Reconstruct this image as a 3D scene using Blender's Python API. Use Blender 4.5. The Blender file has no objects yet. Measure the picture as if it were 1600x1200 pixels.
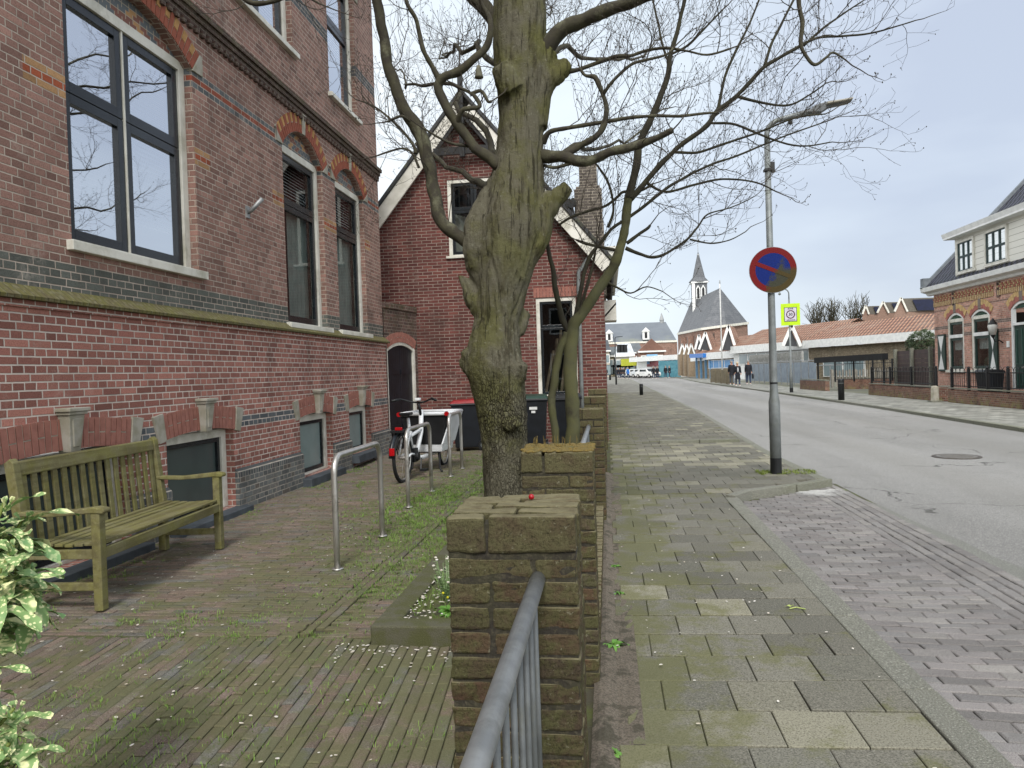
import bpy, math, random
import numpy as np
from mathutils import Vector, Matrix, noise
R=random.Random(7)
rad=math.radians
sc=bpy.context.scene
COL=sc.collection
# ------------------------------------------------------------ camera
F=1140.; CH=1.45; YAW=rad(7.4776); PITCH=rad(-0.8567); ROLL=rad(1.9)
_f=Vector((-math.sin(YAW)*math.cos(PITCH),math.cos(YAW)*math.cos(PITCH),math.sin(PITCH)))
_r=Vector((math.cos(YAW),math.sin(YAW),0)); _u=_r.cross(_f)
_r2=_r*math.cos(ROLL)-_u*math.sin(ROLL); _u2=_r*math.sin(ROLL)+_u*math.cos(ROLL)
cd=bpy.data.cameras.new('camera'); cam=bpy.data.objects.new('camera',cd); COL.objects.link(cam)
cam.matrix_world=Matrix(((_r2.x,_u2.x,-_f.x,0),(_r2.y,_u2.y,-_f.y,0),(_r2.z,_u2.z,-_f.z,CH),(0,0,0,1)))
cd.sensor_width=36; cd.lens=F/1600*36; cd.clip_start=.05; cd.clip_end=3000
sc.camera=cam
def ray(px,py): return _f+_r2*((px-800)/F)-_u2*((py-600)/F)
def atY(px,py,Y):
    d=ray(px,py); return d*(Y/d.y)+Vector((0,0,CH))
def atX(px,py,X):
    d=ray(px,py); return d*(X/d.x)+Vector((0,0,CH))
def gnd(px,py,z=0.):
    d=ray(px,py); return d*((z-CH)/d.z)+Vector((0,0,CH))
# ------------------------------------------------------------ world, sun, exposure
SE,SR=rad(47),rad(175)      # sun elevation, compass direction (clockwise from +Y)
w=bpy.data.worlds.new('World'); sc.world=w; w.use_nodes=True
nt=w.node_tree; nt.nodes.clear()
def N(nt,t,**k):
    n=nt.nodes.new(t)
    for a,b in k.items(): setattr(n,a,b)
    return n
sky=N(nt,'ShaderNodeTexSky',sky_type='NISHITA',sun_disc=False,sun_elevation=SE,sun_rotation=SR,dust_density=2.5,air_density=1.2)
tc=N(nt,'ShaderNodeTexCoord'); mp=N(nt,'ShaderNodeMapping'); mp.inputs['Scale'].default_value=(1.0,1.0,3.2)
nz=N(nt,'ShaderNodeTexNoise'); nz.inputs['Scale'].default_value=1.3; nz.inputs['Detail'].default_value=5; nz.inputs['Roughness'].default_value=.5
nt.links.new(tc.outputs['Generated'],mp.inputs['Vector']); nt.links.new(mp.outputs[0],nz.inputs['Vector'])
# cloud deck: thinner and bluer towards the east (+X), bright milky towards the west
dt=N(nt,'ShaderNodeVectorMath',operation='DOT_PRODUCT'); dt.inputs[1].default_value=(.45,.55,.45)
nt.links.new(tc.outputs['Generated'],dt.inputs[0])
ad=N(nt,'ShaderNodeMath',operation='MULTIPLY_ADD'); ad.inputs[1].default_value=.62; ad.inputs[2].default_value=-.30
nt.links.new(nz.outputs['Fac'],ad.inputs[0])
ad2=N(nt,'ShaderNodeMath',operation='ADD'); nt.links.new(dt.outputs['Value'],ad2.inputs[0]); nt.links.new(ad.outputs[0],ad2.inputs[1])
cr=N(nt,'ShaderNodeValToRGB'); e=cr.color_ramp.elements
e[0].position=.30; e[0].color=(9.0,9.2,9.4,1); e[1].position=.86; e[1].color=(2.75,3.08,3.72,1)
m_=e.new(.50); m_.color=(5.0,5.25,5.4,1); m_=e.new(.66); m_.color=(4.2,4.65,5.05,1)
nt.links.new(ad2.outputs[0],cr.inputs['Fac'])
mx=N(nt,'ShaderNodeMix',data_type='RGBA'); mx.inputs['Factor'].default_value=.9
nt.links.new(sky.outputs[0],mx.inputs[6]); nt.links.new(cr.outputs[0],mx.inputs[7])
bg=N(nt,'ShaderNodeBackground'); bg.inputs['Strength'].default_value=.1
nt.links.new(mx.outputs[2],bg.inputs['Color']); wo=N(nt,'ShaderNodeOutputWorld'); nt.links.new(bg.outputs[0],wo.inputs['Surface'])
sd=bpy.data.lights.new('sun','SUN'); sd.energy=1.35; sd.angle=rad(14); sd.color=(1,.96,.91)
so=bpy.data.objects.new('sun',sd); COL.objects.link(so)
sv=Vector((math.sin(SR)*math.cos(SE),math.cos(SR)*math.cos(SE),math.sin(SE)))
so.rotation_euler=sv.to_track_quat('Z','Y').to_euler()
sc.view_settings.view_transform='Standard'; sc.view_settings.look='None'; sc.view_settings.exposure=1.12; sc.view_settings.gamma=1
try: sc.view_settings.use_curve_mapping=False
except Exception: pass
# ------------------------------------------------------------ material tools
def C(h):
    if isinstance(h,str):
        h=h.lstrip('#'); v=[int(h[i:i+2],16)/255 for i in (0,2,4)]
        v=[x/12.92 if x<=.04045 else ((x+.055)/1.055)**2.4 for x in v]; return (*v,1)
    return (*h,1) if len(h)==3 else h
class G:
    """tiny node-graph writer"""
    def __init__(s,name):
        s.m=bpy.data.materials.new(name); s.m.use_nodes=True; s.t=s.m.node_tree
        s.b=s.t.nodes['Principled BSDF']; s.o=s.t.nodes['Material Output']
    def n(s,t,**k): return N(s.t,t,**k)
    def L(s,a,b): s.t.links.new(a,b)
    def set(s,sock,v):
        if hasattr(v,'is_output') or hasattr(v,'links'): s.L(v,sock)
        else: sock.default_value=v
    def M(s,op,a,b=None,c=None,clamp=False):
        n=s.n('ShaderNodeMath',operation=op,use_clamp=clamp); s.set(n.inputs[0],a)
        if b is not None: s.set(n.inputs[1],b)
        if c is not None: s.set(n.inputs[2],c)
        return n.outputs[0]
    def mix(s,f,a,b,mode='MIX'):
        n=s.n('ShaderNodeMix',data_type='RGBA',blend_type=mode); s.set(n.inputs[0],f)
        s.set(n.inputs[6],C(a) if isinstance(a,(str,tuple)) else a); s.set(n.inputs[7],C(b) if isinstance(b,(str,tuple)) else b); return n.outputs[2]
    def ss(s,v,a,b,lo=0.,hi=1.):
        n=s.n('ShaderNodeMapRange',interpolation_type='SMOOTHSTEP'); s.set(n.inputs[0],v); n.inputs[1].default_value=a; n.inputs[2].default_value=b; n.inputs[3].default_value=lo; n.inputs[4].default_value=hi; return n.outputs[0]
    def ramp(s,f,stops,const=False):
        n=s.n('ShaderNodeValToRGB'); e=n.color_ramp.elements
        if const: n.color_ramp.interpolation='CONSTANT'
        while len(e)<len(stops): e.new(.5)
        for q,(p,c) in zip(e,stops): q.position=p; q.color=C(c)
        s.set(n.inputs[0],f); return n.outputs[0]
    def noise(s,scale,detail=4,vec=None,rough=.55,d3=True,sc3=None):
        if sc3 is not None:
            mpn=s.n('ShaderNodeMapping'); mpn.inputs['Scale'].default_value=sc3; s.L(vec,mpn.inputs['Vector']); vec=mpn.outputs[0]
        n=s.n('ShaderNodeTexNoise'); n.inputs['Scale'].default_value=scale; n.inputs['Detail'].default_value=detail; n.inputs['Roughness'].default_value=rough
        if vec is not None: s.L(vec,n.inputs['Vector'])
        return n.outputs['Fac']
    def obj(s): return s.n('ShaderNodeTexCoord').outputs['Object']
    def pos(s): return s.n('ShaderNodeNewGeometry').outputs['Position']
    def xyz(s,v):
        n=s.n('ShaderNodeSeparateXYZ'); s.L(v,n.inputs[0]); return n.outputs
    def bump(s,h,dist=.003,st=1.0):
        n=s.n('ShaderNodeBump'); n.inputs['Strength'].default_value=st; n.inputs['Distance'].default_value=dist; s.L(h,n.inputs['Height']); s.L(n.outputs[0],s.b.inputs['Normal'])
    def out(s,col=None,rough=None,metal=None,spec=None):
        if col is not None: s.set(s.b.inputs['Base Color'],C(col) if isinstance(col,(str,tuple)) else col)
        if rough is not None: s.set(s.b.inputs['Roughness'],rough)
        if metal is not None: s.b.inputs['Metallic'].default_value=metal
        if spec is not None: s.b.inputs['Specular IOR Level'].default_value=spec
        return s.m
def mat(name,col,col2=None,scale=6,rough=.6,metal=0,bump=0,bscale=60,dirt=None,spec=.4,stretch=None):
    """painted / plain surface with two-tone wear"""
    g=G(name); v=g.obj(); c2=col2 or tuple(x*.72 for x in C(col)[:3])
    if stretch: f=g.noise(scale,5,v,sc3=stretch)
    else: f=g.noise(scale,5,v)
    f=g.ss(f,.35,.68); c=g.mix(f,col,c2)
    if dirt:
        d=g.ss(g.noise(scale*.4,6,v,.7),.52,.7); c=g.mix(d,c,dirt)
    c=g.mix(g.M('MULTIPLY',g.noise(bscale*2,2,v),.35),c,tuple(x*.6 for x in C(col)[:3]))
    if bump: g.bump(g.noise(bscale,4,v),bump)
    return g.out(c,rough,metal,spec)
def boxuv(g):
    tc=g.n('ShaderNodeTexCoord'); x,y,z=g.xyz(tc.outputs['Object'])[:3]
    ge=g.n('ShaderNodeNewGeometry'); vt=g.n('ShaderNodeVectorTransform',vector_type='NORMAL',convert_from='WORLD',convert_to='OBJECT')
    g.L(ge.outputs['True Normal'],vt.inputs[0]); nx,ny,nz_=g.xyz(vt.outputs[0])[:3]
    ax=g.M('GREATER_THAN',g.M('ABSOLUTE',nx),.7); az=g.M('GREATER_THAN',g.M('ABSOLUTE',nz_),.8)
    u=g.M('ADD',g.M('MULTIPLY',x,g.M('SUBTRACT',1.,ax)),g.M('MULTIPLY',y,ax))
    v=g.M('ADD',g.M('MULTIPLY',z,g.M('SUBTRACT',1.,az)),g.M('MULTIPLY',y,az))
    return u,v,tc.outputs['Object'],z
def brick(name,cols,mortar,L=.22,H=.0625,m=.009,bond='cross',bands=(),blocks=(),moss=None,rough=.85,jit=.004,bumpd=.006,grime=None):
    """bands: (z0,z1,colour) recolour whole courses; blocks: (u0,u1,z0,z1,colour)"""
    g=G(name); u,v,P,z=boxuv(g)
    j=g.M('MULTIPLY',g.M('SUBTRACT',g.noise(22,2,P),.5),jit*2)
    u1=g.M('ADD',u,j); v1=g.M('ADD',v,g.M('MULTIPLY',g.M('SUBTRACT',g.noise(9,2,P),.5),jit*1.4))
    vr=g.M('DIVIDE',v1,H); row=g.M('FLOOR',vr); fv=g.M('FRACT',vr)
    par=g.M('FLOORED_MODULO',row,2.)
    if bond=='cross':
        w=g.M('MULTIPLY',g.M('SUBTRACT',1.,g.M('MULTIPLY',par,.5)),L)
        alt=g.M('MULTIPLY',g.M('FLOORED_MODULO',g.M('FLOOR',g.M('DIVIDE',row,2.)),2.),L/2)
        off=g.M('ADD',g.M('MULTIPLY',par,L/4),g.M('MULTIPLY',alt,g.M('SUBTRACT',1.,par)))
    elif bond=='stack': w=L; off=0.
    else: w=L; off=g.M('MULTIPLY',par,L/2)
    uu=g.M('DIVIDE',g.M('ADD',u1,off),w); cell=g.M('FLOOR',uu); fu=g.M('FRACT',uu)
    du=g.M('MULTIPLY',g.M('MINIMUM',fu,g.M('SUBTRACT',1.,fu)),w); dv=g.M('MULTIPLY',g.M('MINIMUM',fv,g.M('SUBTRACT',1.,fv)),H)
    d=g.M('MINIMUM',du,dv); mask=g.ss(d,m/2-.0012,m/2+.0022)
    cv=g.n('ShaderNodeCombineXYZ'); g.L(cell,cv.inputs[0]); g.L(row,cv.inputs[1]); wn=g.n('ShaderNodeTexWhiteNoise',noise_dimensions='2D'); g.L(cv.outputs[0],wn.inputs['Vector'])
    n=len(cols); c=g.ramp(wn.outputs['Value'],[(i/max(1,n-1)*.999,x) for i,x in enumerate(cols)])
    rnd2=g.xyz(wn.outputs['Color'])[1]
    for z0,z1,bc in bands:
        k=g.M('MULTIPLY',g.M('GREATER_THAN',z,z0),g.M('LESS_THAN',z,z1)); c=g.mix(k,c,bc)
    for u0,ub,z0,z1,bc in blocks:
        k=g.M('MULTIPLY',g.M('MULTIPLY',g.M('GREATER_THAN',z,z0),g.M('LESS_THAN',z,z1)),g.M('MULTIPLY',g.M('GREATER_THAN',u,u0),g.M('LESS_THAN',u,ub))); c=g.mix(k,c,bc)
    val=g.M('MULTIPLY_ADD',rnd2,.45,.77); hs=g.n('ShaderNodeHueSaturation'); g.L(val,hs.inputs['Value']); g.L(c,hs.inputs['Color']); c=hs.outputs[0]
    fine=g.noise(90,4,P,.7); c=g.mix(g.ss(fine,.4,.75,0,.45),c,'#1e1512')
    mo=g.mix(g.ss(g.noise(3,4,P),.4,.7),mortar,tuple(x*.68 for x in C(mortar)[:3]))
    c=g.mix(mask,mo,c)
    st=g.ss(g.noise(.9,6,P,.65),.5,.75,0,.5); c=g.mix(st,c,grime or '#3a302b')
    if moss:
        zlo,zhi,mc,amt=moss
        k=g.M('MULTIPLY',g.ss(z,zlo,zhi),g.ss(g.noise(5,6,P,.7),.42,.62,0,amt)); c=g.mix(k,c,mc)
    sk=g.noise(1.0,5,P,.6,sc3=(2.6,2.6,.28)); c=g.mix(g.ss(sk,.52,.70,0,.28),c,grime or '#3a302b')      # run-off streaks
    c=g.mix(g.M('MULTIPLY',g.ss(g.noise(1.7,6,P,.75),.55,.72,0,.38),g.ss(g.noise(30,3,P),.35,.6)),c,'#b7aca0')   # salt bloom
    h=g.M('ADD',g.M('MULTIPLY',mask,.8),g.M('MULTIPLY',g.noise(140,3,P),.3)); g.bump(h,bumpd)
    return g.out(c,rough,0,.25)
def paver_mat(name,cols,moss,dirt,msc=1.2,mthr=(.5,.62),xr=None,speck=260,amt=.8,light=None,vv=.38,bm=.09):
    """unit pavers carrying a per-unit random value in the colour attribute 'unit'"""
    g=G(name); at=g.n('ShaderNodeVertexColor',layer_name='unit'); r,gg,b=g.xyz(at.outputs[0])[:3]
    P=g.pos(); n=len(cols); c=g.ramp(r,[(i/max(1,n-1)*.999,x) for i,x in enumerate(cols)])
    hs=g.n('ShaderNodeHueSaturation'); g.L(g.M('MULTIPLY_ADD',gg,vv,1-vv/2),hs.inputs['Value']); g.L(c,hs.inputs['Color']); c=hs.outputs[0]
    s=g.noise(speck,3,P,.75); c=g.mix(g.ss(s,.38,.5,.55,0),c,'#1c1a17'); c=g.mix(g.ss(s,.56,.7,0,.35),c,light or '#b5b2a6')
    k=g.noise(msc,6,P,.72)
    if xr: k=g.M('ADD',k,g.ss(g.xyz(P)[0],xr[0],xr[1],xr[2],xr[3]))
    k=g.M('MULTIPLY_ADD',b,bm,k)
    c=g.mix(g.ss(k,mthr[0],mthr[1],0,amt),c,moss)
    c=g.mix(g.ss(g.noise(.55,5,P,.6),.5,.72,0,.5),c,dirt)
    g.bump(g.M('ADD',g.noise(70,4,P),g.M('MULTIPLY',s,.5)),.0035)
    return g.out(c,.88,0,.25)
def glass(name,refl=.45,tint=(.75,.8,.8),rough=.01,fk=.5):
    g=G(name); g.t.nodes.remove(g.b)
    gl=g.n('ShaderNodeBsdfGlossy'); gl.inputs['Roughness'].default_value=rough; gl.inputs['Color'].default_value=(.93,.96,1,1)
    tr=g.n('ShaderNodeBsdfTransparent'); tr.inputs['Color'].default_value=(*tint,1)
    bn=g.n('ShaderNodeBump'); bn.inputs['Distance'].default_value=.0012; g.L(g.noise(.9,0,g.obj()),bn.inputs['Height']); g.L(bn.outputs[0],gl.inputs['Normal'])
    lw=g.n('ShaderNodeLayerWeight'); lw.inputs['Blend'].default_value=.35
    f=g.M('MULTIPLY_ADD',lw.outputs['Fresnel'],fk,refl,clamp=True)
    mx=g.n('ShaderNodeMixShader'); g.L(f,mx.inputs[0]); g.L(tr.outputs[0],mx.inputs[1]); g.L(gl.outputs[0],mx.inputs[2]); g.L(mx.outputs[0],g.o.inputs['Surface']); return g.m
# ------------------------------------------------------------ mesh tools
class MB:
    def __init__(s): s.v=[]; s.f=[]; s.mi=[]; s.c=[]; s.cc=(0,0,0); s.m=0
    def face(s,idx): s.f.append(idx); s.mi.append(s.m); s.c.append(s.cc)
    def poly(s,pts):
        b=len(s.v); s.v+= [tuple(p) for p in pts]; s.face(list(range(b,b+len(pts))))
    def hexa(s,p):   # 8 points: bottom 4 ccw, top 4 ccw
        b=len(s.v); s.v+=[tuple(q) for q in p]
        for f in ((3,2,1,0),(4,5,6,7),(0,1,5,4),(1,2,6,5),(2,3,7,6),(3,0,4,7)): s.face([b+i for i in f])
        return s
    def box(s,x0,x1,y0,y1,z0,z1):
        if x1<x0:x0,x1=x1,x0
        if y1<y0:y0,y1=y1,y0
        if z1<z0:z0,z1=z1,z0
        return s.hexa([(x0,y0,z0),(x1,y0,z0),(x1,y1,z0),(x0,y1,z0),(x0,y0,z1),(x1,y0,z1),(x1,y1,z1),(x0,y1,z1)])
    def bar(s,a,b,w,h,up=(0,0,1)):     # rectangular bar a->b, width w (side), height h (up)
        a=Vector(a);b=Vector(b);d=(b-a).normalized(); sd_=d.cross(Vector(up)); 
        if sd_.length<1e-4: sd_=d.cross(Vector((0,1,0)))
        sd_.normalize(); u=sd_.cross(d)
        q=lambda p,i,j:p+sd_*(w/2*i)+u*(h/2*j)
        return s.hexa([q(a,-1,-1),q(a,1,-1),q(b,1,-1),q(b,-1,-1),q(a,-1,1),q(a,1,1),q(b,1,1),q(b,-1,1)])
    def prism(s,pts,d):                # polygon pts extruded by vector d
        d=Vector(d); n=len(pts); b=len(s.v)
        s.v+=[tuple(p) for p in pts]+[tuple(Vector(p)+d) for p in pts]
        s.face(list(range(b+n-1,b-1,-1))); s.face(list(range(b+n,b+2*n)))
        for i in range(n):
            j=(i+1)%n; s.face([b+i,b+j,b+n+j,b+n+i])
        return s
    def tube(s,pts,rs,n=8,cap=True,jit=0):
        pts=[Vector(p) for p in pts]
        if not hasattr(rs,'__len__'): rs=[rs]*len(pts)
        b=len(s.v); prev=None
        for i,p in enumerate(pts):
            t=(pts[min(i+1,len(pts)-1)]-pts[max(i-1,0)]).normalized()
            if prev is None:
                a=Vector((0,0,1)) if abs(t.z)<.9 else Vector((1,0,0)); nx=t.cross(a).normalized()
            else:
                nx=prev-t*prev.dot(t)
                nx=nx.normalized() if nx.length>1e-6 else t.orthogonal().normalized()
            prev=nx; ny=t.cross(nx)
            for k in range(n):
                a=2*math.pi*k/n; rr=rs[i]*(1+(R.uniform(-jit,jit) if jit else 0)); s.v.append(tuple(p+nx*math.cos(a)*rr+ny*math.sin(a)*rr))
        for i in range(len(pts)-1):
            for k in range(n):
                k2=(k+1)%n; s.face([b+i*n+k,b+i*n+k2,b+(i+1)*n+k2,b+(i+1)*n+k])
        if cap and n>2:
            s.face([b+k for k in range(n)][::-1]); e=b+(len(pts)-1)*n; s.face([e+k for k in range(n)])
        return s
    def lathe(s,cx,cy,prof,n=16):
        b=len(s.v)
        for r,z in prof:
            for k in range(n):
                a=2*math.pi*k/n; s.v.append((cx+r*math.cos(a),cy+r*math.sin(a),z))
        for i in range(len(prof)-1):
            for k in range(n):
                k2=(k+1)%n; s.face([b+i*n+k,b+i*n+k2,b+(i+1)*n+k2,b+(i+1)*n+k])
        s.face([b+k for k in range(n)][::-1]); e=b+(len(prof)-1)*n; s.face([e+k for k in range(n)]); return s
    def disc(s,c,r,axis,th,n=32):       # flat cylinder centre c, axis vector
        c=Vector(c); ax=Vector(axis).normalized(); return s.tube([c-ax*th/2,c+ax*th/2],[r,r],n)
    def ball(s,c,r,n=8,m=5,sq=(1,1,1)):
        pr=[]
        b=len(s.v)
        for i in range(m+1):
            t=math.pi*i/m
            for k in range(n):
                a=2*math.pi*k/n; s.v.append((c[0]+r*sq[0]*math.sin(t)*math.cos(a),c[1]+r*sq[1]*math.sin(t)*math.sin(a),c[2]-r*sq[2]*math.cos(t)))
        for i in range(m):
            for k in range(n):
                k2=(k+1)%n; s.face([b+i*n+k,b+i*n+k2,b+(i+1)*n+k2,b+(i+1)*n+k])
        return s
    def build(s,name,mats,parent=None,smooth=False,bevel=0,loc=None,rz=0):
        me=bpy.data.meshes.new(name); me.from_pydata(s.v,[],s.f)
        if not isinstance(mats,(list,tuple)): mats=[mats]
        for m in mats: me.materials.append(m)
        if any(s.mi): me.polygons.foreach_set('material_index',s.mi)
        if any(c!=(0,0,0) for c in s.c):
            ca=me.color_attributes.new('unit','FLOAT_COLOR','CORNER'); arr=[]
            for f,c in zip(s.f,s.c): arr+= [c[0],c[1],c[2],1.]*len(f)
            ca.data.foreach_set('color',arr)
        me.update()
        if smooth: me.shade_smooth()
        o=bpy.data.objects.new(name,me); COL.objects.link(o)
        if parent: o.parent=parent
        if loc: o.location=loc
        if rz: o.rotation_euler.z=rz
        if bevel:
            b=o.modifiers.new('bevel','BEVEL'); b.width=bevel; b.segments=2; b.limit_method='ANGLE'
        return o
def thing(name,label,cat,loc=(0,0,0),rz=0,group=None):
    o=bpy.data.objects.new(name,None); COL.objects.link(o); o.location=loc; o.rotation_euler=(0,0,rz); o.empty_display_size=.1
    o['label']=label; o['category']=cat
    if group: o['group']=group
    return o
def tag(o,label,cat,group=None,kind=None):
    o['label']=label; o['category']=cat
    if group: o['group']=group
    if kind: o['kind']=kind
    return o
def struct(o): o['kind']='structure'; return o
def stuff(o,label,cat): o['kind']='stuff'; o['label']=label; o['category']=cat; return o
def dup(o,parent=None,loc=None,rz=None,label=None):
    c=o.copy(); COL.objects.link(c)
    if parent: c.parent=parent
    if loc is not None: c.location=loc
    if rz is not None: c.rotation_euler.z=rz
    if label: c['label']=label
    for ch in KIDS.get(o.name,[]) if False else [q for q in list(bpy.data.objects) if q.parent==o]: dup(ch,c)
    return c
KIDS={}
# mapped planes: P(u,z,d) -> world, d = depth into the wall
def planeX(X,s): return lambda u,z,d=0: (X+s*d,u,z)     # s=-1: wall recedes to -X
def planeY(Y,s=1): return lambda u,z,d=0: (u,Y+s*d,z)
def pbox(mb,P,u0,u1,z0,z1,d0,d1):
    a=P(u0,z0,d0); b=P(u1,z1,d1); return mb.box(a[0],b[0],a[1],b[1],a[2],b[2])
def wall(mb,P,u0,u1,z0,z1,ops,rd=.15,gable=None):
    """ops: (ua,ub,za,zb,rise). gable: function u -> top height"""
    us={u0,u1}
    for a,b,_,_,rs in ops:
        us|={a,b}
        if rs:
            for i in range(1,12): us.add(a+(b-a)*i/12)
    if gable:
        for gx in gable[1]: us.add(gx)
    us=sorted(us)
    def zt(o,u):
        a,b,_,zb,rs=o; t=(u-(a+b)/2)/((b-a)/2); return zb+rs*(1-t*t)
    top=(lambda u:gable[0](u)) if gable else (lambda u:z1)
    for a,b in zip(us,us[1:]):
        if b-a<1e-6: continue
        mid=(a+b)/2; cur=(z0,z0)
        for o in sorted([o for o in ops if o[0]<mid<o[1]],key=lambda o:o[2]):
            if o[2]>max(cur)+1e-4: mb.poly([P(a,cur[0]),P(b,cur[1]),P(b,o[2]),P(a,o[2])])
            cur=(zt(o,a),zt(o,b))
            mb.poly([P(a,cur[0]),P(b,cur[1]),P(b,cur[1],rd),P(a,cur[0],rd)])
        mb.poly([P(a,cur[0]),P(b,cur[1]),P(b,top(b)),P(a,top(a))])
    for o in ops:
        a,b,za,zb,rs=o
        mb.poly([P(a,za),P(a,zb),P(a,zb,rd),P(a,za,rd)]); mb.poly([P(b,za),P(b,zb),P(b,zb,rd),P(b,za,rd)]); mb.poly([P(a,za),P(b,za),P(b,za,rd),P(a,za,rd)])
def paver(mb,x0,x1,y0,y1,z,b=.006,T=None,tj=.0025,depth=.04):
    zz=[z+R.uniform(-tj,tj) for _ in range(4)]
    pts=[(x0,y0),(x1,y0),(x1,y1),(x0,y1)]; ins=[(x0+b,y0+b),(x1-b,y0+b),(x1-b,y1-b),(x0+b,y1-b)]
    bs=len(mb.v); mb.cc=(R.random(),R.random(),R.random()); q=T or (lambda x,y:(x,y))
    for (x,y),h in zip(ins,zz): mb.v.append((*q(x,y),h))
    for (x,y),h in zip(pts,zz): mb.v.append((*q(x,y),h-b*.8))
    for (x,y),h in zip(pts,zz): mb.v.append((*q(x,y),h-depth))
    mb.face([bs,bs+1,bs+2,bs+3])
    for i in range(4):
        j=(i+1)%4; mb.face([bs+4+i,bs+4+j,bs+j,bs+i]); mb.face([bs+8+i,bs+8+j,bs+4+j,bs+4+i])
# ------------------------------------------------------------ shared materials
dirt=(lambda g:(g.bump(g.noise(40,6,g.pos()),.01),g.out(g.mix(g.ss(g.noise(3,6,g.pos(),.7),.42,.6),'#423f31','#4c5228'),.95))[1])(G('joint_soil'))
m_field=mat('field_ground','#6b6a60','#575a45',.2,.95)
def asphalt(name,a,b,cr=False):
    g=G(name); P=g.pos(); c=g.mix(g.ss(g.noise(.5,5,P,sc3=(1,.10,1)) ,.40,.6),a,b)
    s=g.noise(120,4,P,.85); c=g.mix(g.ss(s,.38,.5,.8,0),c,'#4a4a49'); c=g.mix(g.ss(s,.54,.66,0,.75),c,'#c6c4bc')
    c=g.mix(g.ss(g.noise(.9,6,P,.7),.5,.75,0,.35),c,'#6b6a66')
    if cr:
        x=g.xyz(P)[0]
        for xc,wd in ((4.4,.45),(6.4,.45)): c=g.mix(g.ss(g.M('ABSOLUTE',g.M('SUBTRACT',x,xc)),wd*1.6,wd*.2,0,.28),c,'#77756f')   # tyre-polished tracks
        n=g.n('ShaderNodeTexNoise'); n.inputs['Scale'].default_value=1.5; n.inputs['Detail'].default_value=5; g.L(P,n.inputs['Vector'])
        va=g.n('ShaderNodeVectorMath',operation='MULTIPLY_ADD'); va.inputs[1].default_value=(.9,.9,.9); g.L(n.outputs['Color'],va.inputs[0]); g.L(P,va.inputs[2])
        v=g.n('ShaderNodeTexVoronoi',feature='DISTANCE_TO_EDGE'); v.inputs['Scale'].default_value=.32; g.L(va.outputs[0],v.inputs['Vector'])
        ck=g.M('MULTIPLY',g.ss(v.outputs['Distance'],.002,.006,1,0),g.ss(g.noise(.35,2,P),.48,.55)); c=g.mix(g.M('MULTIPLY',ck,.75),c,'#3a3936')
    g.bump(s,.006); return g.out(c,.85,0,.3)
m_asph=asphalt('asphalt','#8b8a87','#7b7a77',True)
m_edge=asphalt('concrete_edging','#808079','#71726b')
m_tiles=paver_mat('sidewalk_tile',['#66645b','#69685e','#6d6b62','#68665c','#727065','#646259','#8c8977'],'#5b5c31','#4e4e44',2.3,(.53,.68),(-.1,1.3,.13,-.03),amt=.6,speck=130,vv=.3,bm=.05)
m_bay=paver_mat('bay_paver',['#767473','#7a7674','#7e7a78','#7a7876','#716e6c','#817e7a','#737170'],'#65655f','#565352',1.0,(.66,.74))
m_clay=paver_mat('courtyard_clay',['#665d52','#6e6056','#736459','#676056','#6e6659','#63635e','#77685f'],'#595b3c','#595248',3.2,(.46,.62),(-3.8,-1.9,-.08,.04),amt=.72,speck=170)
m_kerbst=asphalt('kerb_concrete','#75756a','#686a58') if 1 else mat('kerb_concrete','#74736b','#626255',5,.9,0,.002,160,'#4b4f2d')
m_stone=mat('dressed_stone','#a19d92','#86826f',7,.85,0,.002,90)
m_sill=mat('blue_stone_sill','#4b5258','#3b4044',6,.7,0,.001,90)
m_white=mat('cream_paint','#dcdad0','#c3c1b4',4,.45,0,0,60,'#a3a08e')
m_white2=mat('bright_white_paint','#e6e7e4','#d2d4d2',4,.5)
m_dark=mat('dark_sash_paint','#15191c','#20262a',5,.25,0,0,60,None,.5)
m_black=mat('black_paint','#101214','#1b1d1f',5,.5)
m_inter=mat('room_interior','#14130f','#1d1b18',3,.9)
m_galvd=mat('weathered_galvanised','#75797a','#5f6363',14,.6,.4,.0006,60,'#6a6b60')
m_glass=glass('window_glass',.68,(.85,.87,.87)); m_glass2=glass('clear_glass',.07,(.75,.8,.8),fk=.35)
m_frost=mat('frosted_glass','#7f908e','#8d9c99',2,.25,0,0,60,None,.5)
m_frost2=mat('frosted_dark_glass','#465150','#3c4746',2,.2,0,0,60,None,.6)
m_blind=mat('venetian_blind','#eceeec','#e0e2e0',4,.5)
m_steel=mat('stainless_steel','#cfcdc8','#b5b2ab',8,.36,.8,0,60,'#8a857b',.5,(1,1,.3))
m_galv=mat('galvanised_steel','#a3a5a5','#8b8e8f',14,.52,.6,.0006,60,'#7d7f7d')
m_zinc=mat('grey_pole_paint','#7d8282','#6c7171',9,.55,.35,0,60,'#5f6557')
m_wood=None
def woodmat():
    g=G('mossy_teak'); v=g.obj(); f=g.noise(7,6,v,.65); gr=g.noise(20,4,v,sc3=(1,.08,1)); gr2=g.noise(20,4,v,sc3=(1,1,.08))
    c=g.mix(g.ss(f,.38,.62),'#736f51','#706d42'); c=g.mix(g.ss(gr,.45,.65,0,.5),c,'#4d462d'); 
    c=g.mix(g.ss(g.noise(60,4,v,.7),.56,.7,0,.6),c,'#8e8b6a'); c=g.mix(g.ss(g.noise(2.5,5,v),.5,.68,0,.5),c,'#564f38')
    g.bump(gr2,.002); return g.out(c,.88,0,.2)
m_wood=woodmat()
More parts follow.
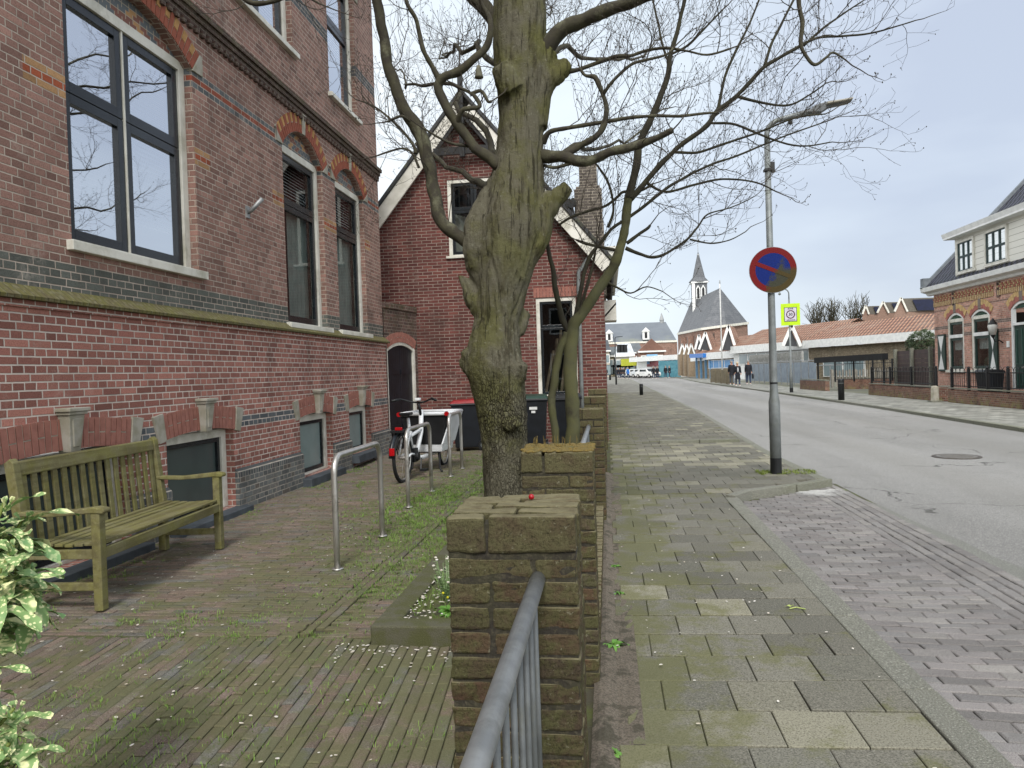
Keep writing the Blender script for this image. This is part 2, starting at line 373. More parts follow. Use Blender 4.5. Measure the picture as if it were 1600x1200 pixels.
def brightmoss():
    g=G('mossy_ledge'); v=g.obj(); f=g.noise(6,6,v,.7); c=g.mix(g.ss(f,.4,.6),'#5c5437','#625e30'); c=g.mix(g.ss(g.noise(25,4,v,sc3=(1,1,1)),.5,.65,0,.5),c,'#7d7b64')
    u=g.M('FRACT',g.M('DIVIDE',g.xyz(v)[1],.062)); c=g.mix(g.ss(g.M('MINIMUM',u,g.M('SUBTRACT',1.,u)),.03,.09,.65,0),c,'#2c291a')
    g.bump(f,.006); return g.out(c,.95)
m_ledge=brightmoss()
# ------------------------------------------------------------ ground
mb=MB(); mb.box(-600,600,-60,900,-.5,-.13); struct(mb.build('ground',m_field))
# road (slightly lower than the pavements)
LK=[(2.92,-6),(2.92,5),(2.72,9.0),(2.64,12),(3.0,25),(3.05,45),(3.1,71),(3.4,110),(4.5,190)]
RK=[(8.0,-6),(8.0,5),(8.05,9.0),(8.1,12),(8.55,25),(8.8,45),(8.75,71),(10.2,110),(14.5,190)]
mb=MB()
for (a,b),(c,d) in zip(zip(LK,LK[1:]),zip(RK,RK[1:])): mb.poly([(a[0],a[1],-.078),(c[0],c[1],-.078),(d[0],d[1],-.078),(b[0],b[1],-.078)])
mb.poly([(4.5,190,-.078),(14.5,190,-.078),(30,400,-.078),(14,400,-.078)])
struct(mb.build('road',m_asph))
def lk(y,K=LK):
    for a,b in zip(K,K[1:]):
        if a[1]<=y<=b[1]: return a[0]+(b[0]-a[0])*(y-a[1])/(b[1]-a[1])
    return K[-1][0]
# edging strip between bay and asphalt
mb=MB()
ys=[-6+.5*i for i in range(31)]
for a,b in zip(ys,ys[1:]):
    mb.poly([(2.74,a,-.074),(lk(a)+.03+.02*math.sin(a*5),a,-.074),(lk(b)+.03+.02*math.sin(b*5),b,-.074),(2.74,b,-.074)])
struct(mb.build('road_edging',m_edge))
# soil bed below pavings
mb=MB(); mb.box(-9,-.06,-6,60,-.12,-.0175); mb.box(-.06,1.3,-6,60,-.12,-.0145); mb.box(1.3,2.8,-6,9.6,-.12,-.0755); mb.box(1.3,2.4,9.6,60,-.12,-.022); struct(mb.build('ground_bed',dirt))
def wob(x,y): return .004*math.sin(x*2.1+y*1.3)+.003*math.sin(y*3.1-x*1.7)
# sidewalk tiles 30 x 30, staggered
mb=MB(); y=1.35; r=0
def kerbx(y):     # where the pavement ends to the right
    if y<8.35: return 1.24
    if y<9.6: return 1.24+(y-8.35)*1.12
    return lk(y)-.14
while y<46:
    x=.04+(0 if r%2 else -.15)+R.uniform(-.012,.012); xe=kerbx(y+.15)
    skew=.0
    while x<xe-.02:
        x1=min(x+.298,xe); x0=max(x,.0) if y<14 else x
        lit=0
        if x1-x0>.03:
            n=len(mb.c)
            T=(lambda yy:(lambda a,b:(a,b+.035*(a-.6))))(y)
            paver(mb,x0+.0015,x1-.0015,y+.005,y+.2955,wob(x,y),.0035,T,.0025)
            if 10.9<y<14.2:
                for q in range(n,len(mb.c)): c=mb.c[q]; mb.c[q]=(.80+.19*c[0],.5+.5*c[1],.1)
            elif R.random()<.07:
                for q in range(n,len(mb.c)): mb.c[q]=(.8,.95,.3)
        x+=.3
    y+=.3; r+=1
struct(mb.build('sidewalk',m_tiles))
# clay strip along the wall foot, nearest part
mb=MB()
for i in range(24): paver(mb,-.055,.03,1.0+i*.2,1.196+i*.2,-.006,.005,None,.004)
struct(mb.build('sidewalk_edge',m_bay))
# far sheet of the left pavement
mb=MB()
for a in range(46,190,12): mb.poly([(-.5,a,-.004),(lk(a)-.14,a,-.004),(lk(a+12)-.14,a+12,-.004),(-.5,a+12,-.004)])
g=G('far_tile'); P=g.pos(); m_far=brick('far_tiles',['#7b7a72','#86857c','#6f6f68'],'#5d5c55',.3,.3,.012,'run')
struct(mb.build('pavement',m_far))
# kerbs
def kerbrun(pts,w,h0,h1,L=1.0,name='kerb',gap=.006):
    mb=MB()
    for a,b in zip(pts,pts[1:]):
        a=Vector((*a,0)); b=Vector((*b,0)); d=b-a; n=max(1,round(d.length/L)); s=Vector((d.y,-d.x,0)).normalized()*w
        for i in range(n):
            p=a+d*(i/n)+d.normalized()*gap; q=a+d*((i+1)/n)-d.normalized()*gap; t=R.uniform(-.003,.003)
            mb.hexa([(p.x,p.y,h0),(p.x+s.x,p.y+s.y,h0),(q.x+s.x,q.y+s.y,h0),(q.x,q.y,h0),(p.x,p.y,h1+t),(p.x+s.x*.93,p.y+s.y*.93,h1+t),(q.x+s.x*.93,q.y+s.y*.93,h1+t),(q.x,q.y,h1+t)])
    return struct(mb.build(name,m_kerbst,bevel=.008))
kerbrun([(1.24,-1.5),(1.24,8.25)],.15,-.12,.006)
kerbrun([(1.25,8.28),(1.5,8.62),(2.1,9.0),(2.62,9.42)],.12,-.12,.03,.5)
kerbrun([(lk(y)-.15,y) for y in (9.6,12)]+[(lk(y)-.15,y) for y in (14,25,45,71,110,190)],.15,-.12,.0)
kerbrun([(.95,14.35),(2.45,14.35)],.14,-.1,.06)
# parking bay: cross rows of pavers, then a lengthwise border
mb=MB(); y=1.2; r=0
while y<9.35:
    x=1.40-(.1 if r%2 else 0)+R.uniform(-.01,.01)
    xl=1.4 if y<8.2 else 1.4+(y-8.2)*1.12
    while x<2.28:
        x0=max(x,xl); x1=min(x+.2,2.30)
        if x1-x0>.03: paver(mb,x0+.002,x1-.002,y+.004,y+.083,-.055+wob(x,y)*.7,.006,(lambda a,b:(a,b-.045*(a-1.4)+.012*math.sin(a*6))),.004)
        x+=.2
    y+=.088; r+=1
for k in range(5):
    x=2.30+k*.088; y=.9+(k%2)*.1
    while y<9.45:
        paver(mb,x+.003,x+.084,y+.003,y+.197,-.058+wob(x,y)*.5,.008,None,.003)
        n=len(mb.c)
        for q in range(n-9,n): c=mb.c[q]; mb.c[q]=(.5+.5*c[0],.5+.5*c[1],c[2])
        y+=.2
struct(mb.build('parking_bay',m_bay))
# courtyard clay pavers
mb=MB()
def T1(a,b): t=rad(4.5); return (a*math.cos(t)-(b-2)*math.sin(t),2+a*math.sin(t)+(b-2)*math.cos(t))
def cuty(a): return 3.86
x=-4.6; k=0
while x<.35:
    y=.7+(k%2)*.1+R.uniform(-.02,.02)
    while y<4.1:
        q=T1(x+.03,y+.1)
        yc=2+(1.888-x*math.sin(rad(4.5)))/math.cos(rad(4.5))
        if y+.03<yc and -4.5<q[0]<-.33: paver(mb,x+.002,x+.054,y+.002,min(y+.198,yc),wob(x,y)*1.3-.004,.0055,T1,.004)
        y+=.2
    x+=.056; k+=1
y=3.9; r=0
while y<16.9:
    x=-4.5+(r%2)*.1+R.uniform(-.02,.02)
    while x<-.35:
        x0,x1=x,x+.2
        if y<15 and x0<-1.797<x1: x1=-1.797
        elif y<15 and -1.797<=x0<-1.675: x0=-1.675
        if y<9.6 and x0<-1.325: x1=min(x1,-1.325)
        if x1-x0>.03 and not (x0>-1.34 and y<9.6) and not (x0>-.5 and y<15):
            b_=.4 if y>9 else 1
            paver(mb,x0+.003,x1-.003,y+.002,y+.054,wob(x,y)*1.3-.004,.0055,(lambda a,b:(a,b+.02*math.sin(a*1.6)+.012*(a+3))),.004)
        x+=.2
    y+=.056; r+=1
y=3.95
while y<15:      # lengthwise border course
    for k in (0,1):
        paver(mb,-1.79+k*.056,-1.737+k*.056,y+k*.1+.002,y+k*.1+.198,0,.0055,None,.003)
    y+=.2
struct(mb.build('courtyard_paving',m_clay))
# right-hand pavement, yard and distant square
mb=MB(); K=RK
for a,b in zip(K,K[1:]): mb.poly([(a[0]+.15,a[1],.0),(11.4,a[1],.0),(11.4,b[1],.0),(b[0]+.15,b[1],.0)] if b[1]<72 else [(a[0]+.15,a[1],0),(30,a[1],0),(30,b[1],0),(b[0]+.15,b[1],0)])
o=mb.build('pavement',brick('pavement_tile',['#8a8a82','#7c7d76','#96968e','#70716b'],'#55554c',.3,.3,.012,'run')); struct(o)
kerbrun([(p[0],p[1]) for p in RK],.15,-.12,.004)
mb=MB(); mb.box(11.4,45,5,72,-.12,-.004); struct(mb.build('yard',m_field))
# manhole cover set in the asphalt
t=thing('manhole_cover','round rusty iron manhole cover set into the road asphalt','manhole',(5.33,12.1,0))
mb=MB(); mb.disc((0,0,-.074),.34,(0,0,1),.012,40); mb.build('cover_frame',mat('rusty_iron','#4a4541','#5e5750',20,.7,.3,.002),t)
mb=MB(); mb.disc((0,0,-.072),.28,(0,0,1),.014,36)
for i in range(-4,5): mb.box(-.2,.2,i*.05-.01,i*.05+.01,-.066,-.062)
mb.build('lid',mat('worn_iron','#6a6762','#7b7872',20,.6,.4,.002),t)
# pale lime stain spilled over the kerb tip
mb=MB()
# ============================================================ LEFT BRICK BUILDING
FX=-4.22; PL=planeX(FX,-1)
cu=['#907166','#86675d','#99776b','#7d6057','#9d7a6e','#8b695f']
cl=['#9e6d61','#926258','#aa7669','#96655b','#865b51']
RED='#924e3b'; GRY='#666b6d'; YEL='#ab8660'
bl=[]
for (a,b) in ((4.93,5.36),(7.2,7.5),(9.0,9.33),(10.72,11.02),(10.95,11.24),(12.62,12.9)):
    bl+= [(a,b,3.75,3.812,YEL),(a,b,3.812,3.875,'#9a5238'),(a,b,3.875,3.9375,YEL)]
m_bu=brick('brick_upper',cu,'#b3a699',bands=[(4.5625,4.625,GRY),(4.625,4.6875,RED),(4.6875,4.75,GRY),(2.1875,2.4375,'#5f625c'),(6.75,6.9375,'#50565a')],blocks=bl)
m_bl=brick('brick_lower',cl,'#c6bab0',m=.011,bands=[(.9375,1.0625,'#5c6164')])
m_pl=brick('brick_plinth',['#6b6e6d','#606362','#757875','#68615a'],'#a09a90',m=.011)
m_top=brick('brick_soldier',['#5b5f60','#4f5355','#666a69'],'#a09a90',L=.062,H=.22,bond='stack')
B=thing('brick_building','large dark red brick building with cream window frames along the courtyard','building',(0,0,0))
OPS=[(5.36,7.2,2.63,4.74,.30),(9.33,10.72,2.23,4.62,.34),(11.24,12.62,2.23,4.62,.34),
     (8.1,9.81,6.03,8.1,.3),(11.15,12.45,5.98,8.1,.3),(3.5,4.9,6.03,8.1,.3),(5.6,7.4,6.03,8.1,.3),(1.2,3.2,2.63,4.74,.3)]
mb=MB(); wall(mb,PL,-3,13.5,2.12,9.2,OPS,.17)
mb.poly([(FX,13.5,2.12),(FX-7,13.5,2.12),(FX-7,13.5,9.2),(FX,13.5,9.2)])
mb.build('wall',m_bu,B)
BOPS=[(4.45,5.9,.06,.92,.05),(6.46,7.72,.06,.92,.05),(9.5,10.68,.1,.93,.05),(11.42,12.5,.2,.95,.05),(1.6,3.1,.06,.92,.05)]
mb=MB(); wall(mb,planeX(FX+.03,-1),-3,13.53,-.1,2.12,BOPS,.2); mb.poly([(FX+.03,13.53,-.1),(FX-7,13.53,-.1),(FX-7,13.53,2.12),(FX+.03,13.53,2.12)]); mb.build('lower_wall',m_bl,B)
# plinth pieces between the basement windows
mb=MB()
segs=[(-3,1.6),(3.1,4.45),(5.9,6.46),(7.72,9.5),(10.68,11.42),(12.5,13.58)]
for a,b in segs: mb=MB(); mb.box(FX+.029,FX+.075,a,b,-.1,.375); mb.build('plinth',m_pl,B)
for a,b in segs:
    mb=MB(); mb.prism([(FX+.029,a,.375),(FX+.075,a,.375),(FX+.075,a,.43),(FX+.032,a,.47),(FX+.029,a,.47)],(0,b-a,0)); mb.build('plinth_course',m_top,B)
# sloped mossy ledge and cornice
mb=MB(); mb.prism([(FX-.02,-3,2.10),(FX+.10,-3,2.10),(FX+.105,-3,2.125),(FX+.0,-3,2.215),(FX-.02,-3,2.215)],(0,16.6,0)); mb.build('ledge',m_ledge,B)
mb=MB(); mb.box(FX,FX+.05,-3,13.56,2.045,2.098); mb.build('ledge_course',m_bl,B)
m_corn=brick('brick_cornice',['#4b3a34','#54423a','#433530'],'#6f675c',L=.11,H=.0625,bond='run',moss=(5.2,5.45,'#4c4a2e',.7))
mb=MB()
for z0,z1,p in ((5.22,5.28,.025),(5.28,5.345,.045),(5.345,5.405,.07)): mb.box(FX-.01,FX+p,-3,13.5+p,z0,z1)
mb.prism([(FX-.01,-3,5.407),(FX+.07,-3,5.407),(FX+.002,-3,5.47),(FX-.01,-3,5.47)],(0,16.6,0))
for i in range(110): mb.box(FX+.004,FX+.045,i*.12+.3,i*.12+.36,5.155,5.219)
mb.build('cornice',m_corn,B)
mb=MB(); mb.box(FX-.05,FX+.22,-3,13.7,8.9,9.2); mb.box(FX-7,FX+.3,-3,13.8,9.2,9.32); mb.build('eaves_gutter',m_white,B)
# arches: voussoirs alternating tall and short bricks
m_vr=mat('arch_red_brick','#93523e','#814634',12,.85,0,.002,90); m_vy=mat('arch_yellow_brick','#b48a58','#9c7746',12,.85,0,.002,90); m_vm=mat('arch_mortar','#b8ae9f','#8f887b',8,.9)
m_vl=mat('arch_lower_brick','#9c6a5d','#8a5b50',12,.85,0,.002,90)
def arch(parent,Y0,Y1,zs,rise,th,X,stones=True,key=False,yellow=True,name='arch'):
    c=(Y0+Y1)/2; hw=(Y1-Y0)/2; rr=(hw*hw+rise*rise)/(2*rise); cz=zs+rise-rr; a0=math.asin(hw/rr); n=int(2*a0*rr/.066)|1
    mb=MB(); bk=MB()
    pt=lambda a,r,x:(x,c+math.sin(a)*r,cz+math.cos(a)*r)
    for i in range(n):
        g0=.006/rr; A=-a0+2*a0*i/n+g0; Bq=-a0+2*a0*(i+1)/n-g0
        def vb(r0,r1,m):
            mb.m=m; xs=X+.012+R.uniform(0,.003)
            mb.hexa([pt(A,r0,X-.06),pt(A,r0,xs),pt(Bq,r0,xs),pt(Bq,r0,X-.06),pt(A,r1,X-.06),pt(A,r1,xs),pt(Bq,r1,xs),pt(Bq,r1,X-.06)])
        if i%2==0: vb(rr+.001,rr+th,0)
        else: vb(rr+.001,rr+th*.5-.006,0); vb(rr+th*.5+.006,rr+th,1 if yellow else 0)
    for i in range(14):
        A=-a0+2*a0*i/14; Bq=-a0+2*a0*(i+1)/14
        bk.hexa([pt(A,rr+.001,X-.05),pt(A,rr+.001,X+.005),pt(Bq,rr+.001,X+.005),pt(Bq,rr+.001,X-.05),pt(A,rr+th,X-.05),pt(A,rr+th,X+.005),pt(Bq,rr+th,X+.005),pt(Bq,rr+th,X-.05)])
    o=mb.build(name,[m_vr if yellow else m_vl,m_vy],parent); bk.build('mortar',m_vm,o)
    if stones:
        for s in (-1,1):
            q=MB(); A=s*a0; Bq=s*(a0+.15/rr); z1=rr+th+.0
            q.hexa([pt(A,rr-.02,X-.05),pt(A,rr-.02,X+.02),(X+.02,c+s*(hw+.19),zs-.01),(X-.05,c+s*(hw+.19),zs-.01),pt(A,z1+.02,X-.05),pt(A,z1+.02,X+.02),(X+.02,c+s*(hw+.19),zs+.20),(X-.05,c+s*(hw+.19),zs+.20)]) if yellow else \
            q.hexa([pt(A,rr-.01,X-.05),pt(A,rr-.01,X+.022),pt(s*(a0+.11/rr),rr-.01,X+.022),pt(s*(a0+.11/rr),rr-.01,X-.05),pt(A,z1+.02,X-.05),pt(A,z1+.02,X+.022),pt(s*(a0+.15/rr),z1+.02,X+.022),pt(s*(a0+.15/rr),z1+.02,X-.05)])
            q.build('arch_stone',m_stone,o,bevel=.004)
    if key:
        q=MB(); zt=zs+rise+th
        if yellow:
            q.hexa([(X-.03,c-.04,zs+rise-.01),(X+.03,c-.04,zs+rise-.01),(X+.03,c+.04,zs+rise-.01),(X-.03,c+.04,zs+rise-.01),(X-.03,c-.055,zt),(X+.035,c-.055,zt),(X+.035,c+.055,zt),(X-.03,c+.055,zt)]); q.box(X-.03,X+.045,c-.065,c+.065,zt,zt+.025); q.build('keystone',m_stone,o,bevel=.004); return o
        q.hexa([(X-.03,c-.055,zs+rise-.02),(X+.075,c-.055,zs+rise-.02),(X+.075,c+.055,zs+rise-.02),(X-.03,c+.055,zs+rise-.02),(X-.03,c-.085,zt+.03),(X+.10,c-.085,zt+.03),(X+.10,c+.085,zt+.03),(X-.03,c+.085,zt+.03)])
        q.box(X-.03,X+.115,c-.10,c+.10,zt+.03,zt+.055); q.box(X-.03,X+.13,c-.115,c+.115,zt+.055,zt+.085)
        q.hexa([(X+.07,c-.03,zs+rise+.02),(X+.09,c-.03,zs+rise+.02),(X+.09,c+.03,zs+rise+.02),(X+.07,c+.03,zs+rise+.02),(X+.09,c-.055,zt),(X+.108,c-.055,zt),(X+.108,c+.055,zt),(X+.09,c+.055,zt)])
        q.build('keystone',m_stone,o,bevel=.006)
    return o
def tymp(name):
    """tympanum laid with hexagonal grey, red and yellow tiles"""
    g=G(name); v=g.obj(); vo=g.n('ShaderNodeTexVoronoi',feature='F1'); vo.inputs['Scale'].default_value=1; vo.inputs['Randomness'].default_value=0.0
    x,y,z=g.xyz(v)[:3]; cb=g.n('ShaderNodeCombineXYZ')
    row=g.M('FLOOR',g.M('DIVIDE',z,.085)); g.L(g.M('ADD',g.M('DIVIDE',y,.105),g.M('MULTIPLY',g.M('FLOORED_MODULO',row,2.),.5)),cb.inputs[0]); g.L(g.M('DIVIDE',z,.085),cb.inputs[1])
    g.L(cb.outputs[0],vo.inputs['Vector']); vo.voronoi_dimensions='2D'
    c=g.ramp(g.xyz(vo.outputs['Color'])[0],[(0,'#60666a'),(.4,'#7a5348'),(.7,'#5a6065'),(.85,'#a9835a')],True)
    ve=g.n('ShaderNodeTexVoronoi',feature='DISTANCE_TO_EDGE',voronoi_dimensions='2D'); ve.inputs['Scale'].default_value=1; ve.inputs['Randomness'].default_value=0.; g.L(cb.outputs[0],ve.inputs['Vector'])
    c=g.mix(g.ss(ve.outputs['Distance'],.03,.07),'#a59c8c',c); g.bump(g.ss(ve.outputs['Distance'],.03,.07),.004); return g.out(c,.85)
m_tymp=tymp('hexagon_tile_brick')
def window(parent,P,a,b,z0,z1,d,frame=.085,cols=(.5,),rows=(.6,),sash=.055,gm=None,name='window',sill=True,sillm=None,inter=True,fm=None,sm=None,openbar=True,sill_h=.07,sill_o=.07,blind=None,mid=.0):
    """frame sits d behind the wall plane"""
    fm=fm or m_white; sm=sm or m_dark; gm=gm or m_glass
    mb=MB(); D0,D1=d-.045,d+.07
    pbox(mb,P,a,a+frame,z0,z1,D0,D1); pbox(mb,P,b-frame,b,z0,z1,D0,D1); pbox(mb,P,a+frame,b-frame,z1-frame,z1,D0,D1); pbox(mb,P,a+frame,b-frame,z0,z0+.03,D0,D1)
    ia,ib,iz0,iz1=a+frame,b-frame,z0+.03,z1-frame
    vs=[ia+(ib-ia)*c for c in cols]
    if mid:
        for v in vs: pbox(mb,P,v-mid/2,v+mid/2,iz0,iz1,D0+.012,D1-.01)
    W=mb.build(name,fm,parent,bevel=.004)
    sb=MB(); gb=MB()
    xs=[ia]+vs+[ib]; zs=[iz0]+[iz0+(iz1-iz0)*r for r in rows]+[iz1]
    for i,(p,q) in enumerate(zip(xs,xs[1:])):
        p+=mid/2 if i else 0; q-=mid/2 if i<len(xs)-2 else 0
        for r,s in zip(zs,zs[1:]):
            e=.004; pbox(sb,P,p+e,p+sash,r+e,s-e,d-.02,d+.03); pbox(sb,P,q-sash,q-e,r+e,s-e,d-.02,d+.03)
            pbox(sb,P,p+sash,q-sash,r+e,r+sash*1.15,d-.02,d+.03); pbox(sb,P,p+sash,q-sash,s-sash,s-e,d-.02,d+.03)
            gb.poly([P(p+sash,r+sash,d+.01),P(q-sash,r+sash,d+.01),P(q-sash,s-sash,d+.01),P(p+sash,s-sash,d+.01)])
    sb.build('sash',sm,W,bevel=.003); gb.build('pane',gm,W)
    if sill:
        q=MB(); pbox(q,P,a-.06,b+.08,z0-sill_h,z0-.002,-sill_o,d+.02); q.build('sill',sillm or m_white,W,bevel=.006)
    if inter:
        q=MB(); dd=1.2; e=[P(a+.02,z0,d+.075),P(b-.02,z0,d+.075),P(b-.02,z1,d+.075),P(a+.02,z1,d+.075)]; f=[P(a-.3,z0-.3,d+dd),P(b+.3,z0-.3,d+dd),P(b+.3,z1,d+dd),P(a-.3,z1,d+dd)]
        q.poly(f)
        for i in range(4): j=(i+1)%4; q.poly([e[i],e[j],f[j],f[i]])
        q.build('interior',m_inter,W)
    if blind:
        q=MB(); zb0,zb1=blind; z=zb0
        while z<zb1:
            p0=P(ia+.05,z,d+.10); p1=P(ib-.05,z+.012,d+.128)
            q.poly([P(ia+.05,z,d+.09),P(ib-.05,z,d+.09),P(ib-.05,z+.022,d+.115),P(ia+.05,z+.022,d+.115)]); z+=.045
        q.build('blind',m_blind,W)
    return W
def sashdouble(): pass
window(B,PL,5.36,7.2,2.63,4.80,.13,.1,(.47,),(.60,),.085,mid=.02,blind=(3.0,4.6),sill_o=.06,sill_h=.085)
window(B,PL,9.33,10.72,2.23,4.68,.13,.1,(),(.70,),.08,gm=m_glass2,blind=(3.85,4.5))
window(B,PL,11.24,12.62,2.23,4.68,.13,.1,(),(.70,),.08,gm=m_glass2,blind=(3.85,4.5))
window(B,PL,8.1,9.81,6.03,8.16,.13,.1,(.5,),(.62,),.08,blind=(6.2,8.0))
window(B,PL,11.15,12.45,5.98,8.16,.13,.1,(),(.62,),.08,blind=(6.9,8.0))
window(B,PL,1.2,3.2,2.63,4.80,.13,.1,(.5,),(.6,),.085,blind=(3.0,4.6))
window(B,PL,3.5,4.9,6.03,8.16,.13,.1,(.5,),(.62,),.08)
window(B,PL,5.6,7.4,6.03,8.16,.13,.1,(.5,),(.62,),.08)
m_cur=mat('sheer_curtain','#8f968f','#7d857f',5,.9)
for a,b in ((9.33,10.72),(11.24,12.62)):
    mb=MB(); y0=a+(b-a)*.42; n=10
    for i in range(n): u=y0+(b-.12-y0)*i/n; v_=y0+(b-.12-y0)*(i+1)/n; mb.poly([(FX-.24-.02*(i%2),u,2.3),(FX-.24-.02*((i+1)%2),v_,2.3),(FX-.24-.02*((i+1)%2),v_,3.9),(FX-.24-.02*(i%2),u,3.9)])
    mb.build('curtain',m_cur,B)
for a,b,_,zb,rs in OPS:
    mb=MB(); pts=[]; n=12
    for i in range(n+1):
        u=a+(b-a)*i/n; t=(u-(a+b)/2)/((b-a)/2); pts.append((u,zb+rs*(1-t*t)))
    for (u0,w0),(u1,w1) in zip(pts,pts[1:]): mb.poly([(FX-.10,u0,zb-.02),(FX-.10,u1,zb-.02),(FX-.10,u1,w1),(FX-.10,u0,w0)])
    mb.build('tympanum',m_tymp,B)
    arch(B,a,b,zb,rs,.24 if b-a>1.6 else .25,FX,key=(b-a<1.6 and zb<6))
PB=planeX(FX+.03,-1)
for i,(a,b,z0,z1,_) in enumerate(BOPS):
    window(B,PB,a,b,z0,z1+.02,.14,.09,(),(),.05,gm=m_frost2 if i in(0,1,4) else m_frost,inter=False,sillm=m_sill,sill_h=.13,sill_o=.17,name='basement_window')
    arch(B,a-.02,b+.02,z1,.05,.24,FX+.03,key=True,yellow=False)
# flagpole socket
t=thing('flagpole_bracket','short grey metal flagpole socket sticking out of brick wall','bracket',(FX,8.29,3.5))
mb=MB(); mb.box(.0,.02,-.04,.04,-.09,.05); mb.build('base_plate',m_galv,t); mb=MB(); mb.tube([(.015,0,-.03),(.06,0,.0),(.20,.0,.13)],[.02,.026,.026],10); mb.build('socket',m_galv,t,True)
# ============================================================ GATE WALL beyond the building
Gt=thing('garden_gate_wall','low dark brick garden wall with arched double gate beside the big building','wall',(-4.215,13.53,0),-math.atan2(.26,1.47))
m_gw=brick('gate_wall_brick',['#5a4840','#66504a','#4c3e3a','#6e5148'],'#857b70',moss=(2.0,3.0,'#3e3f25',.6)); PG=planeX(0,-1)
mb=MB(); wall(mb,PG,0,1.52,-.1,2.78,[(.10,1.34,-.1,2.0,.14)],.12); mb.box(-.25,-.21,0,1.5,-.1,2.78); mb.build('wall',m_gw,Gt)
mb=MB()
for i in range(23): mb.box(-.26,.03,i*.064,.055+i*.064,2.78,2.90)
mb.build('coping',m_gw,Gt,bevel=.006)
arch(Gt,.10,1.34,2.0,.14,.2,0,stones=False,yellow=False)
mb=MB(); mb.box(-.10,-.01,.10,.15,-.1,2.0); mb.box(-.10,.012,1.27,1.34,-.1,2.04)
f=lambda u:2.0+.14*(1-((u-.72)/.62)**2)
for i in range(10):
    u0=.10+1.24*i/10; u1=.10+1.24*(i+1)/10
    mb.hexa([(-.10,u0,f(u0)-.06),(.0,u0,f(u0)-.06),(.0,u1,f(u1)-.06),(-.10,u1,f(u1)-.06),(-.10,u0,f(u0)),(.0,u0,f(u0)),(.0,u1,f(u1)),(-.10,u1,f(u1))])
mb.build('gate_frame',m_white,Gt)
m_gate=mat('blue_black_paint','#12161c','#1b2028',5,.4)
for s in (0,1):
    q=MB(); a=.155+s*.56
    for k in range(6): q.box(-.07,-.035,a+k*.092,a+k*.092+.088,.02,f(a+k*.092+(.088 if a+k*.092<.6 else 0))-.07)
    q.box(-.035,-.022,a+.02,a+.52,.4,.5); q.box(-.035,-.022,a+.02,a+.52,1.5,1.6); q.build('gate_leaf',m_gate,Gt)
# ============================================================ BACK HOUSE (steep gable)
HY=15.0; PH=planeY(HY,1)
m_bh=brick('house_brick',['#683d38','#5e3733','#70433c','#56312e','#623a35'],'#8f847a',L=.21,H=.066,m=.011,bond='run')
m_bs=brick('house_side_brick',['#5c5650','#514b46','#665f56'],'#9a9283',L=.21,H=.066,m=.011,bond='run')
Hh=thing('gabled_house','dark red brick house with steep gable and cream bargeboards behind the tree','house',(0,0,0))
AX,AZ=-2.80,7.2; sl=1.216; XL,XR=-6.2,-.02
HO=[(-3.2,-2.2,3.93,5.52,0),(-1.42,-.6,.95,2.97,0)]
gt=lambda u:max(2.5,AZ-.12-abs(u-AX)*sl)
mb=MB(); wall(mb,PH,XL,XR,-.1,3.5,[o for o in HO],.12,gable=(gt,[AX]))
mb.poly([(XR,15,-.1),(XR,24,-.1),(XR,24,3.85),(XR,15,3.85)]); mb.build('wall',m_bh,Hh)
window(Hh,PH,-3.2,-2.2,3.93,5.52,.06,.075,(.55,),(.62,),.06,gm=m_glass2,sill_h=.05,sill_o=.05,name='gable_window')
o=window(Hh,PH,-1.42,-.6,.95,2.97,.06,.075,(),(.72,),.05,gm=m_glass2,sill_h=.06,sill_o=.06,name='tall_window')
cm=mat('pale_curtain','#9a988c','#7c7a70',5,.9)
mb=MB()
for k in range(2):
    x0=-3.12+k*.47; 
    for i in range(6): mb.poly([(x0+i*.06,15.22+.02*(i%2),4.0+.0*i),(x0+i*.06+.06,15.22+.02*((i+1)%2),4.0),(x0+i*.06+.06,15.22+.02*((i+1)%2),4.85-.02*i),(x0+i*.06,15.22+.02*(i%2),4.85-.02*i)])
mb.build('curtain',cm,Hh)
mb=MB()
for i in range(6): mb.bar((-1.3+i*.11,15.3+.03*(i%3),.98),(-1.12+i*.09,15.45,1.9+.25*((i*7)%3)),.05,.03)
mb.build('stored_planks',mat('raw_timber','#8d7c66','#6a5a48',9,.8),Hh)
# soldier course above the tall window
mb=MB()
for i in range(14): mb.box(-1.46+i*.066,-1.403+i*.066,14.99,15.01,2.985,3.185)
mb.build('soldier_course',m_vl,Hh)
# bargeboards
m_tile=mat('dark_roof_tile','#3a3c3e','#2c2e30',9,.7,0,.003,60,'#4e5038')
def slope(x0,x1,y0,y1,off0,off1,m,name,par=Hh):
    s=1 if x1>AX else -1
    mb=MB(); n=Vector((s*sl,0,1)).normalized()
    z=lambda x:AZ-abs(x-AX)*sl
    p=lambda x,y,o:Vector((x,y,z(x)))+n*o
    mb.hexa([p(x0,y0,off0),p(x1,y0,off0),p(x1,y1,off0),p(x0,y1,off0),p(x0,y0,off1),p(x1,y0,off1),p(x1,y1,off1),p(x0,y1,off1)])
    return mb.build(name,m,par)
for s,xe in ((-1,-6.5),(1,.16)):
    slope(AX+s*.002,xe,14.80,14.845,-.26,.0,m_white,'bargeboard')
    slope(AX+s*.002,xe,14.775,14.80,.0,.05,m_black,'barge_trim')
    slope(AX+s*.002,xe,14.76,24,.012,.075,m_tile,'roof')
    slope(AX+s*.25,xe-s*.1,14.845,14.98,-.05,-.02,m_black,'soffit')
mb=MB(); mb.box(-3.42,-2.2,14.79,14.84,5.98,6.13); mb.box(AX-.05,AX+.05,14.70,14.78,5.9,7.55); mb.lathe(AX,14.74,[(.05,7.55),(.07,7.6),(.03,7.66),(.045,7.72),(.012,7.8),(.01,8.4)],8)
